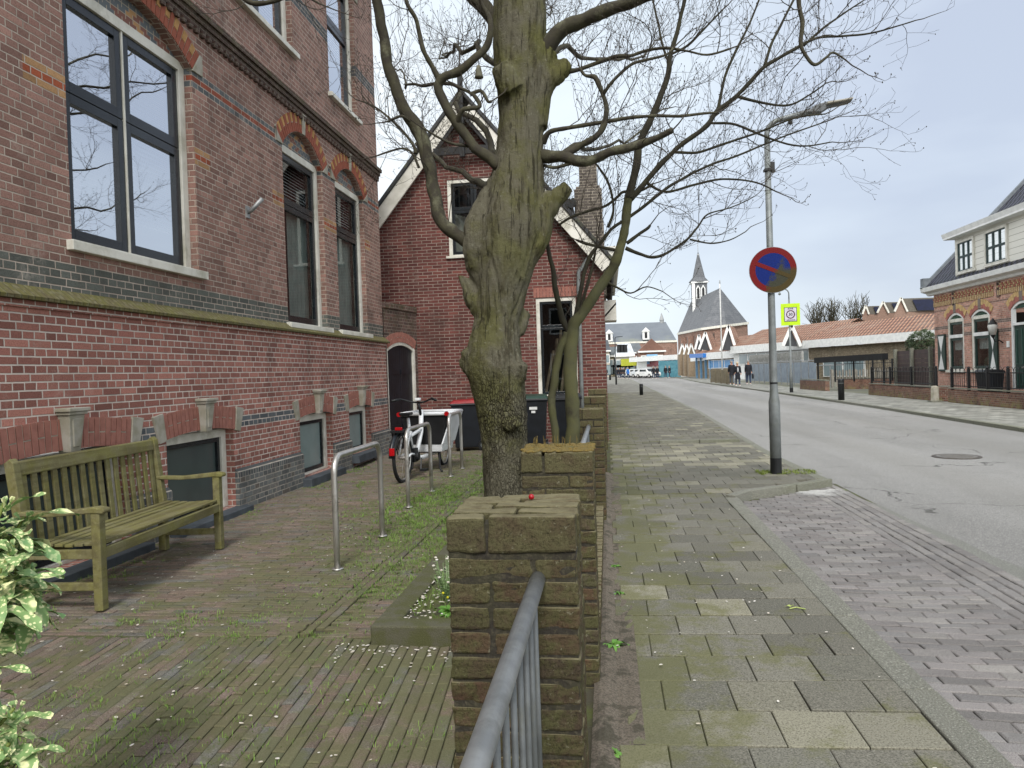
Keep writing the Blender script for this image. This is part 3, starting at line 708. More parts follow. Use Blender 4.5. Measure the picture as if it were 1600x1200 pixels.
for s in (-1,1): mb.bar((AX+s*.62,14.815,6.02),(AX+s*.05,14.815,6.75),.03,.07)
mb.build('gable_finial',m_black,Hh)
# side extension: gutter box, chimney, raised parapet, downpipe
mb=MB(); mb.box(-.05,.30,15.6,23,3.75,3.98); mb.box(.0,.36,15.55,23,3.98,4.05); mb.build('gutter',m_white,Hh)
mb=MB(); mb.box(-.02,.24,16.4,17.2,2.55,2.62); mb.prism([(-.02,16.4,2.62),(.24,16.4,2.9),(.24,17.2,2.9),(-.02,17.2,2.62)],(0,0,.05)); mb.box(-.02,.24,16.4,17.2,2.62,3.0); mb.build('bay_cornice',m_white,Hh)
mb=MB(); mb.box(-.62,.0,16.6,17.2,3.6,5.55); mb.box(-.58,-.04,16.65,17.15,5.55,5.62); mb.box(-.5,-.10,16.7,17.1,5.62,6.25); mb.box(-.62,.02,15.3,16.6,3.0,4.55); mb.build('chimney',m_bs,Hh)
mb=MB(); mb.box(-1.5,-.62,15.8,17.6,4.75,5.0); mb.build('dormer',m_black,Hh)
mb=MB()
for i in range(7):
    for k in range(5): mb.tube([(-1.55+i*.15,15.72+k*.33,5.02+k*.09),(-1.55+i*.15,16.06+k*.33,5.1+k*.09)],[.085,.075],8)
mb.build('dormer_roof',m_tile,Hh); mb=MB(); mb.box(-1.55,-.6,15.68,15.75,4.72,4.78); mb.build('dormer_trim',m_white,Hh)
mb=MB(); mb.tube([(-.28,14.9,3.95),(-.30,14.9,3.75),(-.52,14.92,3.45),(-.53,14.92,3.1),(-.53,14.92,1.15),(-.53,14.92,.0)],.042,10); mb.build('downpipe',m_zinc,Hh,True)
# ============================================================ BRICK PILLARS along the pavement
g=G('old_pillar_brick'); at=g.n('ShaderNodeVertexColor',layer_name='unit'); r_,g_,b_=g.xyz(at.outputs[0])[:3]; P=g.pos(); z=g.xyz(P)[2]
c=g.ramp(r_,[(0,'#4e473a'),(.3,'#544235'),(.55,'#534b3a'),(.8,'#594637'),(1,'#4f493c')])
hs=g.n('ShaderNodeHueSaturation'); g.L(g.M('MULTIPLY_ADD',g_,.4,.8),hs.inputs['Value']); g.L(c,hs.inputs['Color']); c=hs.outputs[0]
n1=g.noise(120,5,P,.85); n2=g.noise(12,6,P,.78); c=g.mix(g.ss(n2,.40,.60,0,.8),c,'#555637')
c=g.mix(g.M('MULTIPLY',g.ss(z,.72,1.02),g.ss(n2,.3,.6,.2,.8)),c,'#5f5b42')
c=g.mix(g.ss(n1,.36,.52,.65,0),c,'#221c12')
n3=g.noise(34,6,P,.8); c=g.mix(g.ss(n3,.59,.68,0,.8),c,'#8f8d78'); c=g.mix(g.ss(n1,.60,.72,0,.5),c,'#8e8b75')
nz_=g.xyz(g.n('ShaderNodeNewGeometry').outputs['Normal'])[2]; c=g.mix(g.M('MULTIPLY',g.ss(nz_,.5,.9),g.ss(n2,.35,.6,.4,.9)),c,'#807a60')
g.bump(g.M('ADD',g.noise(55,6,P,.7),g.M('MULTIPLY',n1,.8)),.008); m_old=g.out(c,.95,0,.15)
g=G('old_mortar'); P=g.pos(); c=g.mix(g.ss(g.noise(12,5,P,.7),.4,.62),'#2a261f','#312f20'); c=g.mix(g.ss(g.noise(90,4,P),.5,.65,0,.5),c,'#4d4838'); g.bump(g.noise(60,5,P),.006); m_oldm=g.out(c,.95)
m_orange=mat('orange_moss','#665a34','#7a6630',40,.95,0,.01,120,'#5e5f3c')
def roughbrick(mb,x0,x1,y0,y1,z0,z1,jj=.003):
    mb.cc=(R.random(),R.random(),R.random()); j=lambda:R.uniform(-jj,jj)
    # subdivided faces give a slightly uneven arris
    mb.hexa([(x0+j(),y0+j(),z0+j()),(x1+j(),y0+j(),z0+j()),(x1+j(),y1+j(),z0+j()),(x0+j(),y1+j(),z0+j()),(x0+j(),y0+j(),z1+j()),(x1+j(),y0+j(),z1+j()),(x1+j(),y1+j(),z1+j()),(x0+j(),y1+j(),z1+j())])
tex=bpy.data.textures.new('brick_erosion','CLOUDS'); tex.noise_scale=.022; tex.noise_depth=3
tex2=bpy.data.textures.new('brick_chips','CLOUDS'); tex2.noise_scale=.07
def erode(o,do):
    if not do: return
    s=o.modifiers.new('sub','SUBSURF'); s.subdivision_type='SIMPLE'; s.levels=2; s.render_levels=2
    for tx,st in ((tex,.007),(tex2,.010)): d=o.modifiers.new('erode','DISPLACE'); d.texture=tx; d.strength=st; d.mid_level=.5; d.texture_coords='LOCAL'
def pillar(x0,x1,y0,y1,label,top=1.08,H=.0655,extra=None):
    t=thing('brick_pillar',label,'pillar',((x0+x1)/2,(y0+y1)/2,0),0,'brick pillars along the pavement'); cx,cy=(x0+x1)/2,(y0+y1)/2
    x0-=cx;x1-=cx;y0-=cy;y1-=cy
    mb=MB(); W=x1-x0; zt=top-.105; k=0; z=zt-.004
    g_=.008
    while z>-.1:
        z0=z-H+g_; sp=[0,1/3,1] if k%2 else [0,.36,.68,1]
        if k%2==0: sp=[0,2/3,1]
        if k%3==2: sp=[0,.33,.66,1]
        for yy0,yy1 in ((y0,y0+.105),(y1-.105,y1)):
            for a,b in zip(sp,sp[1:]): roughbrick(mb,x0+W*a+(g_/2 if a else 0),x0+W*b-(g_/2 if b<1 else 0),yy0,yy1,z0,z)
        roughbrick(mb,x0,x0+.1,y0+.115,y1-.115,z0,z); roughbrick(mb,x1-.1,x1,y0+.115,y1-.115,z0,z)
        z-=H; k+=1
    erode(mb.build('brickwork',m_old,t,bevel=.007),y0+cy<4)
    q=MB(); q.box(x0+.004,x1-.004,y0+.0035,y1-.004,-.1,zt); q.build('mortar',m_oldm,t)
    # cap: bricks on edge
    q=MB(); q.box(x0+.003,x1-.003,y0+.002,y1-.002,zt-.01,top-.022); q.build('cap_mortar',m_oldm,t)
    q=MB(); n=max(2,round((y1-y0+.01)/.066)); dy=(y1-y0+.012)/n
    for i in range(n):
        sp=[-.006,.31,1.0] if i%2==0 else [0,.52,1.01]
        for a,b in zip(sp,sp[1:]): roughbrick(q,x0+W*a+(.004 if a>.1 else 0),x0+W*b-(.004 if b<.9 else 0),y0-.006+i*dy,y0-.006+(i+1)*dy-.009,zt+.008,top+R.uniform(-.003,.003),.004)
    erode(q.build('cap',m_old,t,bevel=.008),y0+cy<4)
    return t
p1=pillar(-.432,-.092,1.87,2.20,'nearest brick pillar with red bead on its rough top')
p2=pillar(-.412,-.078,3.36,3.70,'second brick pillar, its flat top covered in orange moss')
q=MB(); 
for i in range(420):
    a,b=R.uniform(-.165,.165),R.uniform(-.165,.165); h=R.uniform(.006,.015); q.ball((a,b,1.081),h,6,4,(1.3,1.3,.6))
for i in range(26):
    a,b=R.uniform(-.13,.1),R.uniform(-.1,.16); q.tube([(a,b,1.08),(a+R.uniform(-.01,.01),b,1.13)],.0012,3)
o=q.build('moss_cushion',m_orange,p2)
pillar(-.345,-.05,7.0,7.33,'third brick pillar from the railing, beside the small tree')
pillar(-.34,-.045,10.3,10.62,'fourth brick pillar, between third pillar and the house')
pillar(-.36,-.03,13.5,13.8,'last brick pillar, right in front of the house corner',1.10)
t=tag((lambda m:(m.ball((0,0,0),.0085,16,10),m.build('red_bead',mat('red_plastic','#a3121c','#8c0f18',5,.25),None,True,loc=(-.23,2.10,1.089)))[1])(MB()),'small shiny red bead lying on nearest pillar top','bead')
# low kerb walls between pillars, laid with bricks on edge
def lowwall(y0,y1,label,h=.17):
    t=thing('low_wall',label,'wall',(0,0,0),0,'low walls between the pillars'); mb=MB(); z=h-.1
    n=int((y1-y0)/.066)
    for i in range(n): roughbrick(mb,-.30,-.075,y0+i*.066,y0+i*.066+.054,h-.1,h+R.uniform(-.004,.004),.003)
    mb.build('cap',m_old,t,bevel=.006); q=MB(); yy=y0
    while yy<y1-.05:
        for k in range(2): roughbrick(q,-.285,-.085,yy+k*.1,min(y1,yy+k*.1+.2),h-.1-.065*(k+1)+.01,h-.1-.065*k-.002)
        yy+=.21
    q.build('brickwork',m_old,t,bevel=.005); q=MB(); q.box(-.28,-.09,y0,y1,-.1,h-.02); q.build('mortar',m_oldm,t)
lowwall(3.72,6.98,'low brick kerb wall right behind the second pillar')
lowwall(7.35,10.28,'low brick kerb wall between third and fourth pillars')
lowwall(10.64,13.48,'low brick kerb wall ending at the last pillar')
# railings
def railing(y0,y1,label,bars=True,x=-.195,z=.915,y_b0=None):
    t=thing('railing',label,'railing',(0,0,0),0,'galvanised railings'); mb=MB(); mb.tube([(x,y0,z),(x,y1,z)],.0200,20); mb.build('handrail',m_galv,t,True)
    mb=MB(); mb.tube([(x,y0,.16+.1),(x,y1,.16+.1)],.013,10); mb.build('bottom_rail',m_galv,t,True)
    y=y1-.10
    while y>y0+.05:
        mb=MB(); mb.tube([(x+.0,y,.25),(x+.0,y,z-.015)],.0068,10); mb.build('baluster',m_galvd,t,True); y-=.105
    return t
railing(-.5,1.875,'galvanised tube railing leading up to the nearest pillar')
railing(3.69,7.01,'railing behind the mossy topped second pillar')
railing(7.32,10.31,'railing between the third and fourth pillars')
# planter kerb
pk=thing('planter_bed','raised concrete edged planting bed at the foot of the trees','planter',(0,0,0))
g=G('planter_concrete'); P=g.pos(); c=g.mix(g.ss(g.noise(7,6,P,.7),.4,.6),'#4f4e3e','#464827'); c=g.mix(g.ss(g.noise(180,3,P,.8),.55,.7,0,.5),c,'#817e6c'); c=g.mix(g.ss(g.noise(180,3,P,.8),.3,.45,.6,0),c,'#222118'); g.bump(g.noise(120,5,P),.004); m_pc=g.out(c,.93)
mb=MB(); mb.box(-1.32,-.41,3.80,3.94,-.1,.105); mb.build('front_edge',m_pc,pk,bevel=.01)
mb=MB(); mb.box(-1.32,-1.18,3.945,6.4,-.1,.103); mb.box(-1.32,-1.18,6.405,9.4,-.1,.10); mb.build('side_edge',m_pc,pk,bevel=.01)
mb=MB(); mb.box(-1.18,-.41,9.26,9.4,-.1,.1); mb.build('back_edge',m_pc,pk,bevel=.01)
mb=MB(); n=16
for i in range(10):
    for j in range(40):
        f=lambda a,b:(-1.18+.78*a/10,3.94+5.32*b/40,.075+.02*noise.noise(Vector((a*.9,b*.8,0))))
        mb.poly([f(i,j),f(i+1,j),f(i+1,j+1),f(i,j+1)])
mb.build('soil',dirt,pk)
# ============================================================ BIKE RACKS
def hoop(y0,y1,x,label,h=.86,lean=0):
    t=thing('bike_rack',label,'bike rack',(x,(y0+y1)/2,0),0,'bike racks in the courtyard'); L=(y1-y0)/2; r=.13; pts=[(0,-L,-.05),(0,-L,.3),(lean*.5,-L,h-r)]
    for k in range(1,7): a=math.pi/2*k/6; pts.append((lean,-L+r-r*math.cos(a),h-r+r*math.sin(a)))
    for k in range(0,7): a=math.pi/2*k/6; pts.append((lean,L-r+r*math.sin(a),h-r+r*math.cos(a)))
    pts+=[(lean*.5,L,.3),(0,L,-.05)]
    mb=MB(); mb.tube(pts,.0235,16); mb.build('hoop',m_steel,t,True)
    for s in (-1,1): q=MB(); q.disc((0,s*L,.008),.045,(0,0,1),.008,20); q.build('foot_ring',m_steel,t,True)
hoop(5.3,6.42,-2.08,'nearest stainless steel bike hoop standing in mossy paving')
hoop(7.84,8.91,-2.23,'middle bike hoop beside the rear wheel of the cargo bike')
hoop(10.2,11.05,-2.27,'bike hoop beside the red lidded bin, farthest of three',.88)
# ============================================================ BENCH
bt=thing('garden_bench','weathered mossy green wooden bench against the brick building','bench',(-3.62,5.13,0),rad(3.5))
L=.82
def bx(n,x0,x1,y0,y1,z0,z1,bv=.005): q=MB(); q.box(x0,x1,y0,y1,z0,z1); return q.build(n,m_wood,bt,bevel=bv)
# local frame: +x faces the courtyard, y along the bench
for s in (-1,1):
    y=s*L; q=MB(); q.box(.235,.295,y-.032,y+.032,0,.64); q.build('leg',m_wood,bt,bevel=.006)
    q=MB(); q.prism([(-.27,y-.032,0),(-.205,y-.032,0),(-.205,y-.032,.42),(-.275,y-.032,.97),(-.30,y-.032,1.0),(-.34,y-.032,.97),(-.27,y-.032,.42)],(0,.064,0)); q.build('leg',m_wood,bt,bevel=.006)
    q=MB(); pts=[(-.27,.655),(-.05,.645),(.12,.66),(.27,.675),(.325,.665),(.335,.645),(.32,.63),(.25,.635),(.12,.625),(-.05,.615),(-.26,.625)]
    q.prism([(a,y-.04,b) for a,b in pts],(0,.08,0)); q.build('armrest',m_wood,bt,bevel=.008)
    bx('stretcher',-.205,.235,y-.02,y+.02,.13,.18); bx('seat_support',-.205,.235,y-.02,y+.02,.335,.395)
bx('front_rail',.25,.29,-L+.032,L-.032,.33,.40); bx('rear_rail',-.265,-.215,-L+.032,L-.032,.31,.40)
for i in range(7):
    x=-.19+i*.068; bx('seat_slat',x,x+.056,-L+.02 if i<6 else -L+.035,L-.02 if i<6 else L-.035,.405+(.012*abs(i-3)/3),.425+.012*abs(i-3)/3,.004)
def bk(z): return -.215-.07*(z-.42)/.55 if z>.42 else -.235
q=MB(); q.hexa([(bk(.88)-.045,-L+.033,.88),(bk(.88)+.0,-L+.033,.88),(bk(.88)+.0,L-.033,.88),(bk(.88)-.045,L-.033,.88),(bk(.97)-.045,-L+.033,.975),(bk(.97),-L+.033,.975),(bk(.97),L-.033,.975),(bk(.97)-.045,L-.033,.975)]); q.build('top_rail',m_wood,bt,bevel=.01)
for i in range(16):
    y=-L+.075+i*(2*L-.15)/15; q=MB(); q.hexa([(bk(.42)-.03,y-.024,.40),(bk(.42)-.012,y-.024,.40),(bk(.42)-.012,y+.024,.40),(bk(.42)-.03,y+.024,.40),(bk(.88)-.03,y-.024,.885),(bk(.88)-.012,y-.024,.885),(bk(.88)-.012,y+.024,.885),(bk(.88)-.03,y+.024,.885)]); q.build('back_slat',m_wood,bt,bevel=.003)
# ============================================================ WHEELED BINS
def binn(x,y,rz,label,lid,h=1.0,w=.5,tag_=False,body='#171b22'):
    t=thing('wheeled_bin',label,'bin',(x,y,0),rz,'wheeled bins by the house'); bm_=mat('bin_plastic',body,'#0f1216',6,.5); lm=mat('bin_lid_plastic',lid,None,6,.45)
    q=MB(); a,b=w/2*.78,w/2; q.hexa([(-a,-a,.06),(a,-a,.06),(a,a,.06),(-a,a,.06),(-b,-b,h-.08),(b,-b,h-.08),(b,b,h-.08),(-b,b,h-.08)]); q.box(-b-.02,b+.02,-b-.02,b+.02,h-.10,h-.06); q.build('body',bm_,t,bevel=.015)
    q=MB(); q.hexa([(-b-.025,-b-.03,h-.058),(b+.025,-b-.03,h-.058),(b+.025,b+.03,h-.058),(-b-.025,b+.03,h-.058),(-b*.9,-b*.85,h),(b*.9,-b*.85,h),(b*.9,b*.9,h+.02),(-b*.9,b*.9,h+.02)]); q.build('lid',lm,t,bevel=.012)
    q=MB(); q.tube([(-b*.8,b+.06,h-.08),(b*.8,b+.06,h-.08)],.014,8); q.build('handle',bm_,t)
    for s in (-1,1):
        q=MB(); q.disc((s*(a+.03),b-.03,.10),.10,(1,0,0),.045,20); wq=q.build('wheel',m_black,t); q=MB(); q.disc((s*(a+.03),b-.03,.10),.05,(1,0,0),.052,14); q.build('hub',m_zinc,wq)
    if tag_: q=MB(); q.box(-.07,.07,-b-.012,-b-.004,h-.25,h-.2); q.box(-.035,.035,-b-.012,-b-.004,h-.31,h-.27); q.build('sticker',m_white2,t)
    return t
binn(-2.72,13.9,rad(-78),'black wheeled bin with red lid behind the cargo bike','#8e1a1e',.96,.62)
binn(-1.36,13.3,rad(4),'dark wheeled bin with dark green lid and white sticker','#1d3a2e',1.03,.5,True)
binn(-.78,13.45,rad(-6),'black wheeled bin with black lid under the tall window','#14171a',1.02,.5)
# ============================================================ CARGO BIKE (rear wheel nearest)
cb=thing('cargo_bike','white electric cargo bike with black box parked by the hoops','cargo bike',(-2.84,9.78,0),rad(-5))
m_bw=mat('bike_white_paint','#dfe2e4','#cdd0d2',4,.3,0,0,60,None,.5); m_rub=mat('rubber','#121314','#1c1d1e',9,.8); m_red=mat('red_reflector','#b3131a','#8f1015',5,.2)
def wheel(y,r,nm='wheel'):
    q=MB(); n=36
    pts=[(0,y+r*math.cos(2*math.pi*i/n),r+.0+r*math.sin(2*math.pi*i/n)) for i in range(n+1)]; q.tube(pts,.026,8,False); W=q.build('wheel',m_rub,cb,True)
    q=MB(); q.tube([(0,y+(r-.03)*math.cos(2*math.pi*i/n),r+(r-.03)*math.sin(2*math.pi*i/n)) for i in range(n+1)],.012,6,False); q.build('rim',m_steel,W,True)
    q=MB()
    for i in range(20): a=2*math.pi*i/20; q.tube([(.02*(-1)**i,y,r),(0,y+(r-.035)*math.cos(a),r+(r-.035)*math.sin(a))],.0018,3)
    q.tube([(-.05,y,r),(.05,y,r)],.03,10); q.build('spokes',m_steel,W)
wheel(.0,.33); wheel(1.85,.25)
q=MB()
for s in (-1,1): q.tube([(s*.06,0,.33),(s*.05,.2,.36),(s*.03,.42,.33)],.016,8); q.tube([(s*.06,0,.33),(s*.05,.12,.58),(s*.03,.30,.66)],.014,8)
q.tube([(0,.42,.33),(0,.32,.62),(0,.26,.86)],.022,10); q.tube([(0,.42,.33),(0,.6,.38),(0,.78,.62),(0,.82,.95)],.035,12); q.tube([(0,.42,.30),(0,.8,.24),(0,1.5,.26)],.035,10)
q.tube([(0,.30,.60),(0,.78,.66)],.026,10); q.build('frame',m_bw,cb,True)
q=MB()
q.tube([(-.03,-.36*math.cos(a)*-1 if 0 else .0-.36*math.cos(a),.33+.36*math.sin(a)) for a in [rad(5+i*12) for i in range(14)]],.03,6); q.build('mudguard',mat('dark_mudguard','#23282e','#1b1f24',6,.35),cb,True)
q=MB(); q.box(-.035,.035,-.40,-.37,.40,.50); q.build('reflector',m_red,cb,bevel=.006); q=MB(); q.box(-.05,.05,-.13,-.09,.72,.76); q.build('rear_light',m_red,cb,bevel=.006)
q=MB(); q.box(-.08,.08,-.22,.12,.69,.72)
for s in (-1,1): q.tube([(s*.07,-.2,.70),(s*.07,.02,.36)],.009,6)
q.build('rear_rack',m_black,cb)
q=MB(); q.hexa([(-.08,.12,.90),(.08,.12,.90),(.025,.40,.90),(-.025,.40,.90),(-.09,.11,.945),(.09,.11,.945),(.02,.42,.94),(-.02,.42,.94)]); q.build('saddle',m_black,cb,bevel=.015)
q=MB(); q.tube([(0,.80,.86),(0,.72,1.05)],.022,8); q.tube([(-.33,.52,1.10),(-.24,.62,1.12),(-.1,.70,1.07),(0,.72,1.06),(.1,.70,1.07),(.24,.62,1.12),(.33,.52,1.10)],.013,8); q.tube([(-.34,.50,1.10),(-.24,.61,1.118)],.02,8); q.tube([(.34,.50,1.10),(.24,.61,1.118)],.02,8); q.build('handlebar',m_black,cb,True)
q=MB(); q.box(-.035,.035,.66,.74,1.09,1.13); q.build('display',m_bw,cb,bevel=.008)
q=MB(); q.box(-.05,.05,.36,.5,.22,.42); q.tube([(-.09,.42,.3),(.09,.42,.3)],.06,14); q.build('motor',m_black,cb,bevel=.01)
q=MB(); q.bar((.12,.42,.28),(.13,.36,.12),.02,.02); q.box(.12,.22,.32,.42,.10,.13); q.build('pedal',m_black,cb); q=MB(); q.bar((-.12,.42,.3),(-.13,.48,.46),.02,.02); q.box(-.22,-.12,.44,.54,.45,.48); q.build('pedal',m_black,cb)
y0,y1=.92,1.62
q=MB(); q.hexa([(-.25,y0+.05,.30),(.25,y0+.05,.30),(.25,y1-.1,.30),(-.25,y1-.1,.30),(-.27,y0+.03,.42),(.27,y0+.03,.42),(.27,y1-.08,.42),(-.27,y1-.08,.42)]); q.build('box_floor',m_bw,cb,bevel=.015)
q=MB(); q.hexa([(-.25,y0+.02,.422),(.25,y0+.02,.422),(.25,y1-.08,.422),(-.25,y1-.08,.422),(-.35,y0-.01,.86),(.35,y0-.01,.86),(.35,y1+.05,.86),(-.35,y1+.05,.86)]); q.build('box_fabric',mat('black_canvas','#0f1012','#17181a',9,.85),cb)
for s in (-1,1): q=MB(); q.hexa([(s*.262,y0,.422),(s*.285,y0,.422),(s*.285,y1-.06,.422),(s*.262,y1-.06,.422),(s*.36,y0+.22,.86),(s*.385,y0+.22,.86),(s*.385,y1+.07,.86),(s*.36,y1+.07,.86)]); q.build('side_panel',m_bw,cb,bevel=.004)
q=MB(); q.tube([(-.37,y0-.02,.88),(.37,y0-.02,.88)],.028,12); q.tube([(-.37,y1+.06,.88),(.37,y1+.06,.88)],.028,12); q.tube([(.37,y0-.02,.88),(.37,y1+.06,.88)],.028,12); q.tube([(-.37,y0-.02,.88),(-.37,y1+.06,.88)],.028,12); q.build('box_rail',m_bw,cb,True)
for s in (-1,1): q=MB(); q.disc((s*.375,y0-.045,.88),.034,(0,1,0),.03,16); q.build('rail_end',m_red,cb)
q=MB(); q.tube([(-.2,1.0,.30),(-.22,.95,.05),(-.27,.9,.02)],.014,8); q.tube([(.2,1.0,.30),(.22,.95,.05),(.27,.9,.02)],.014,8); q.tube([(-.2,1.0,.3),(.2,1.0,.3)],.014,8); q.build('kickstand',m_black,cb,True)
# ============================================================ MAIN TREE
g=G('tree_bark'); v=g.pos(); zz=g.xyz(v)[2]
cr_=g.n('ShaderNodeTexVoronoi',feature='DISTANCE_TO_EDGE'); mp_=g.n('ShaderNodeMapping'); mp_.inputs['Scale'].default_value=(52,52,20)
wv=g.n('ShaderNodeVectorMath',operation='ADD'); nn=g.n('ShaderNodeTexNoise'); nn.inputs['Scale'].default_value=8; nn.inputs['Detail'].default_value=4
sc_=g.n('ShaderNodeVectorMath',operation='SCALE'); sc_.inputs['Scale'].default_value=.09; g.L(nn.outputs['Color'],sc_.inputs[0]); g.L(v,nn.inputs['Vector']); g.L(v,wv.inputs[0]); g.L(sc_.outputs[0],wv.inputs[1])
g.L(wv.outputs[0],mp_.inputs['Vector']); g.L(mp_.outputs[0],cr_.inputs['Vector']); cr_.inputs['Scale'].default_value=1
crk=cr_.outputs['Distance']
zone=g.M('MULTIPLY',g.ss(zz,1.9,.9),g.ss(g.noise(2.2,4,v),.35,.6,.3,1.))        # flaky bark low on the trunk
c=g.mix(g.ss(g.noise(2.4,6,v,.65),.40,.60),'#5f5c4e','#585739')
c=g.mix(g.ss(g.noise(9,6,v,.75,sc3=(1,1,.25)),.5,.66,0,.8),c,'#3b3629'); c=g.mix(g.ss(g.noise(30,5,v,.75),.56,.7,0,.7),c,'#7b7a6b')
c=g.mix(g.ss(g.noise(1.1,4,v),.54,.66,0,.6),c,'#5f5f37')
c=g.mix(g.M('MULTIPLY',g.ss(crk,.0,.16,.75,0),zone),c,'#1e1a12')
st=g.noise(30,5,v,.7,sc3=(1,1,.08)); c=g.mix(g.ss(st,.54,.64,0,.75),c,'#1e1b10')
c=g.mix(g.ss(g.noise(170,3,v,.8),.3,.45,.5,0),c,'#14110b')
h=g.M('ADD',g.M('MULTIPLY',g.M('MULTIPLY',g.ss(crk,0,.16),zone),1.5),g.M('ADD',g.noise(45,6,v,.75),g.M('MULTIPLY',st,.8))); g.bump(h,.014)
m_bark=g.out(c,.93,0,.15)
m_twig=mat('twig_bark','#37312a','#433e33',20,.9); m_limb=mat('limb_bark','#37332a','#464432',14,.92,0,.004,90,'#6a6a55')
m_green=mat('green_limb_bark','#4a4a34','#515132',9,.92,0,.003,90,'#322e23'); m_gdk=mat('dark_limb_bark','#2d2a20','#373625',9,.92,0,.003,90,'#221e16')
def path(pts,Y):
    """pts: (px,py,radius_px[,dY]) -> world points and radii at depth Y"""
    P_=[];r_=[]
    for q in pts:
        y=Y+(q[3] if len(q)>3 else 0); P_.append(atY(q[0],q[1],y)); r_.append(q[2]*y/F)
    return P_,r_
def smooth(P_,r_,k=4):
    """Catmull-Rom through points"""
    out=[];ro=[]; n=len(P_)
    for i in range(n-1):
        p0=P_[max(i-1,0)];p1=P_[i];p2=P_[i+1];p3=P_[min(i+2,n-1)]
        for j in range(k):
            t=j/k; out.append(.5*((2*p1)+(p2-p0)*t+(2*p0-5*p1+4*p2-p3)*t*t+(3*p1-p0-3*p2+p3)*t**3)); ro.append(r_[i]+(r_[i+1]-r_[i])*t)
    out.append(P_[-1]); ro.append(r_[-1]); return out,ro
def remesh(parts,name,m,parent,vox=.012,bark=.007):
    mb=MB()
    for P_,r_ in parts: mb.tube(*smooth(P_,r_,4),20)
    o=mb.build('tmp',m); md=o.modifiers.new('r','REMESH'); md.mode='VOXEL'; md.voxel_size=vox
    s=o.modifiers.new('s','SMOOTH'); s.iterations=4; s.factor=.6
    dg=bpy.context.evaluated_depsgraph_get(); me=bpy.data.meshes.new_from_object(o.evaluated_get(dg)); bpy.data.objects.remove(o)
    me.name=name; n=len(me.vertices); co=np.empty(n*3,'f'); me.vertices.foreach_get('co',co); co=co.reshape(-1,3); no=np.array([v.normal for v in me.vertices])
    for i in range(n):
        x,y,z=co[i]; d=noise.noise(Vector((x*4,y*4,z*1.1)))*.010+noise.noise(Vector((x*15,y*15,z*3)))*bark*.6+noise.noise(Vector((x*34,y*34,z*12)))*bark*.5-.006*max(0,.25-abs(noise.noise(Vector((x*12,y*12,z*1.6+9)))))/.25-.007*(1 if z<1.9 else .4)*max(0,.3-abs(noise.noise(Vector((x*26,y*26,z*9)))))/.3
        fl=-.018*max(0,1-abs(noise.noise(Vector((x*7,y*7,z*.55+4))))*9) if 1.9<z<4.6 else 0
        co[i]+=no[i]*(d+fl)
    me.vertices.foreach_set('co',co.reshape(-1)); me.materials.clear(); me.materials.append(m); me.update(); me.shade_smooth()
    o=bpy.data.objects.new(name,me); COL.objects.link(o); o.parent=parent; return o
TY=5.7
T1_=thing('bare_tree','old thick bare tree with mossy knobbly trunk in the planting bed','tree',(0,0,0))
b0=atY(795,840,TY)
trunk=[(790,960,52),(791,870,42),(791,800,39),(791,768,36),(789,700,37),(785,650,41),(780,610,43),(774,575,46),(773,545,43),(778,500,36),(785,450,41),(793,400,49),(799,350,52),(806,300,45),(811,240,38),(814,180,36),(813,110,41),(812,60,43),(812,0,42),(808,-90,40,.05),(800,-200,34,.1),(806,-330,27,.15),(800,-480,18,.2),(790,-640,9,.3)]
parts=[path(trunk,TY)]
parts.append(path([(770,600,16,-.02),(746,572,18,-.04),(727,545,10,-.05)],TY))      # burl left
parts.append(path([(768,610,16,-.05),(740,582,14,-.05),(722,560,8,-.03)],TY))
parts.append(path([(805,590,20,-.05),(812,565,14,-.1)],TY))
parts.append(path([(788,650,20,-.10),(796,664,13,-.17),(806,662,9,-.20),(812,658,6,-.21)],TY))  # knot
parts.append(path([(760,490,20),(740,470,15,-.03),(727,445,9,-.03),(720,428,4,-.03)],TY))        # left stub
parts.append(path([(785,500,8),(770,470,14),(754,430,20),(744,395,24,-.04),(750,350,25,-.04),(768,305,20),(790,260,12),(805,220,6)],TY))  # mossy ridge
parts.append(path([(800,460,10,.02),(815,410,24,.02),(832,375,28),(845,335,25),(862,314,18),(875,304,14),(889,290,11)],TY))  # stump right
parts.append(path([(800,140,26,-.12),(786,112,18,-.18),(780,100,13,-.2)],TY))
parts.append(path([(832,160,26,.0),(850,130,20),(872,115,16),(884,102,13),(889,98,10)],TY))       # upper stump
parts.append(path([(836,200,20),(846,100,22),(858,75,20)],TY))
parts.append(path([(806,520,14,.05),(816,500,13,.08),(824,486,8,.1)],TY))
remesh(parts,'trunk',m_bark,T1_)
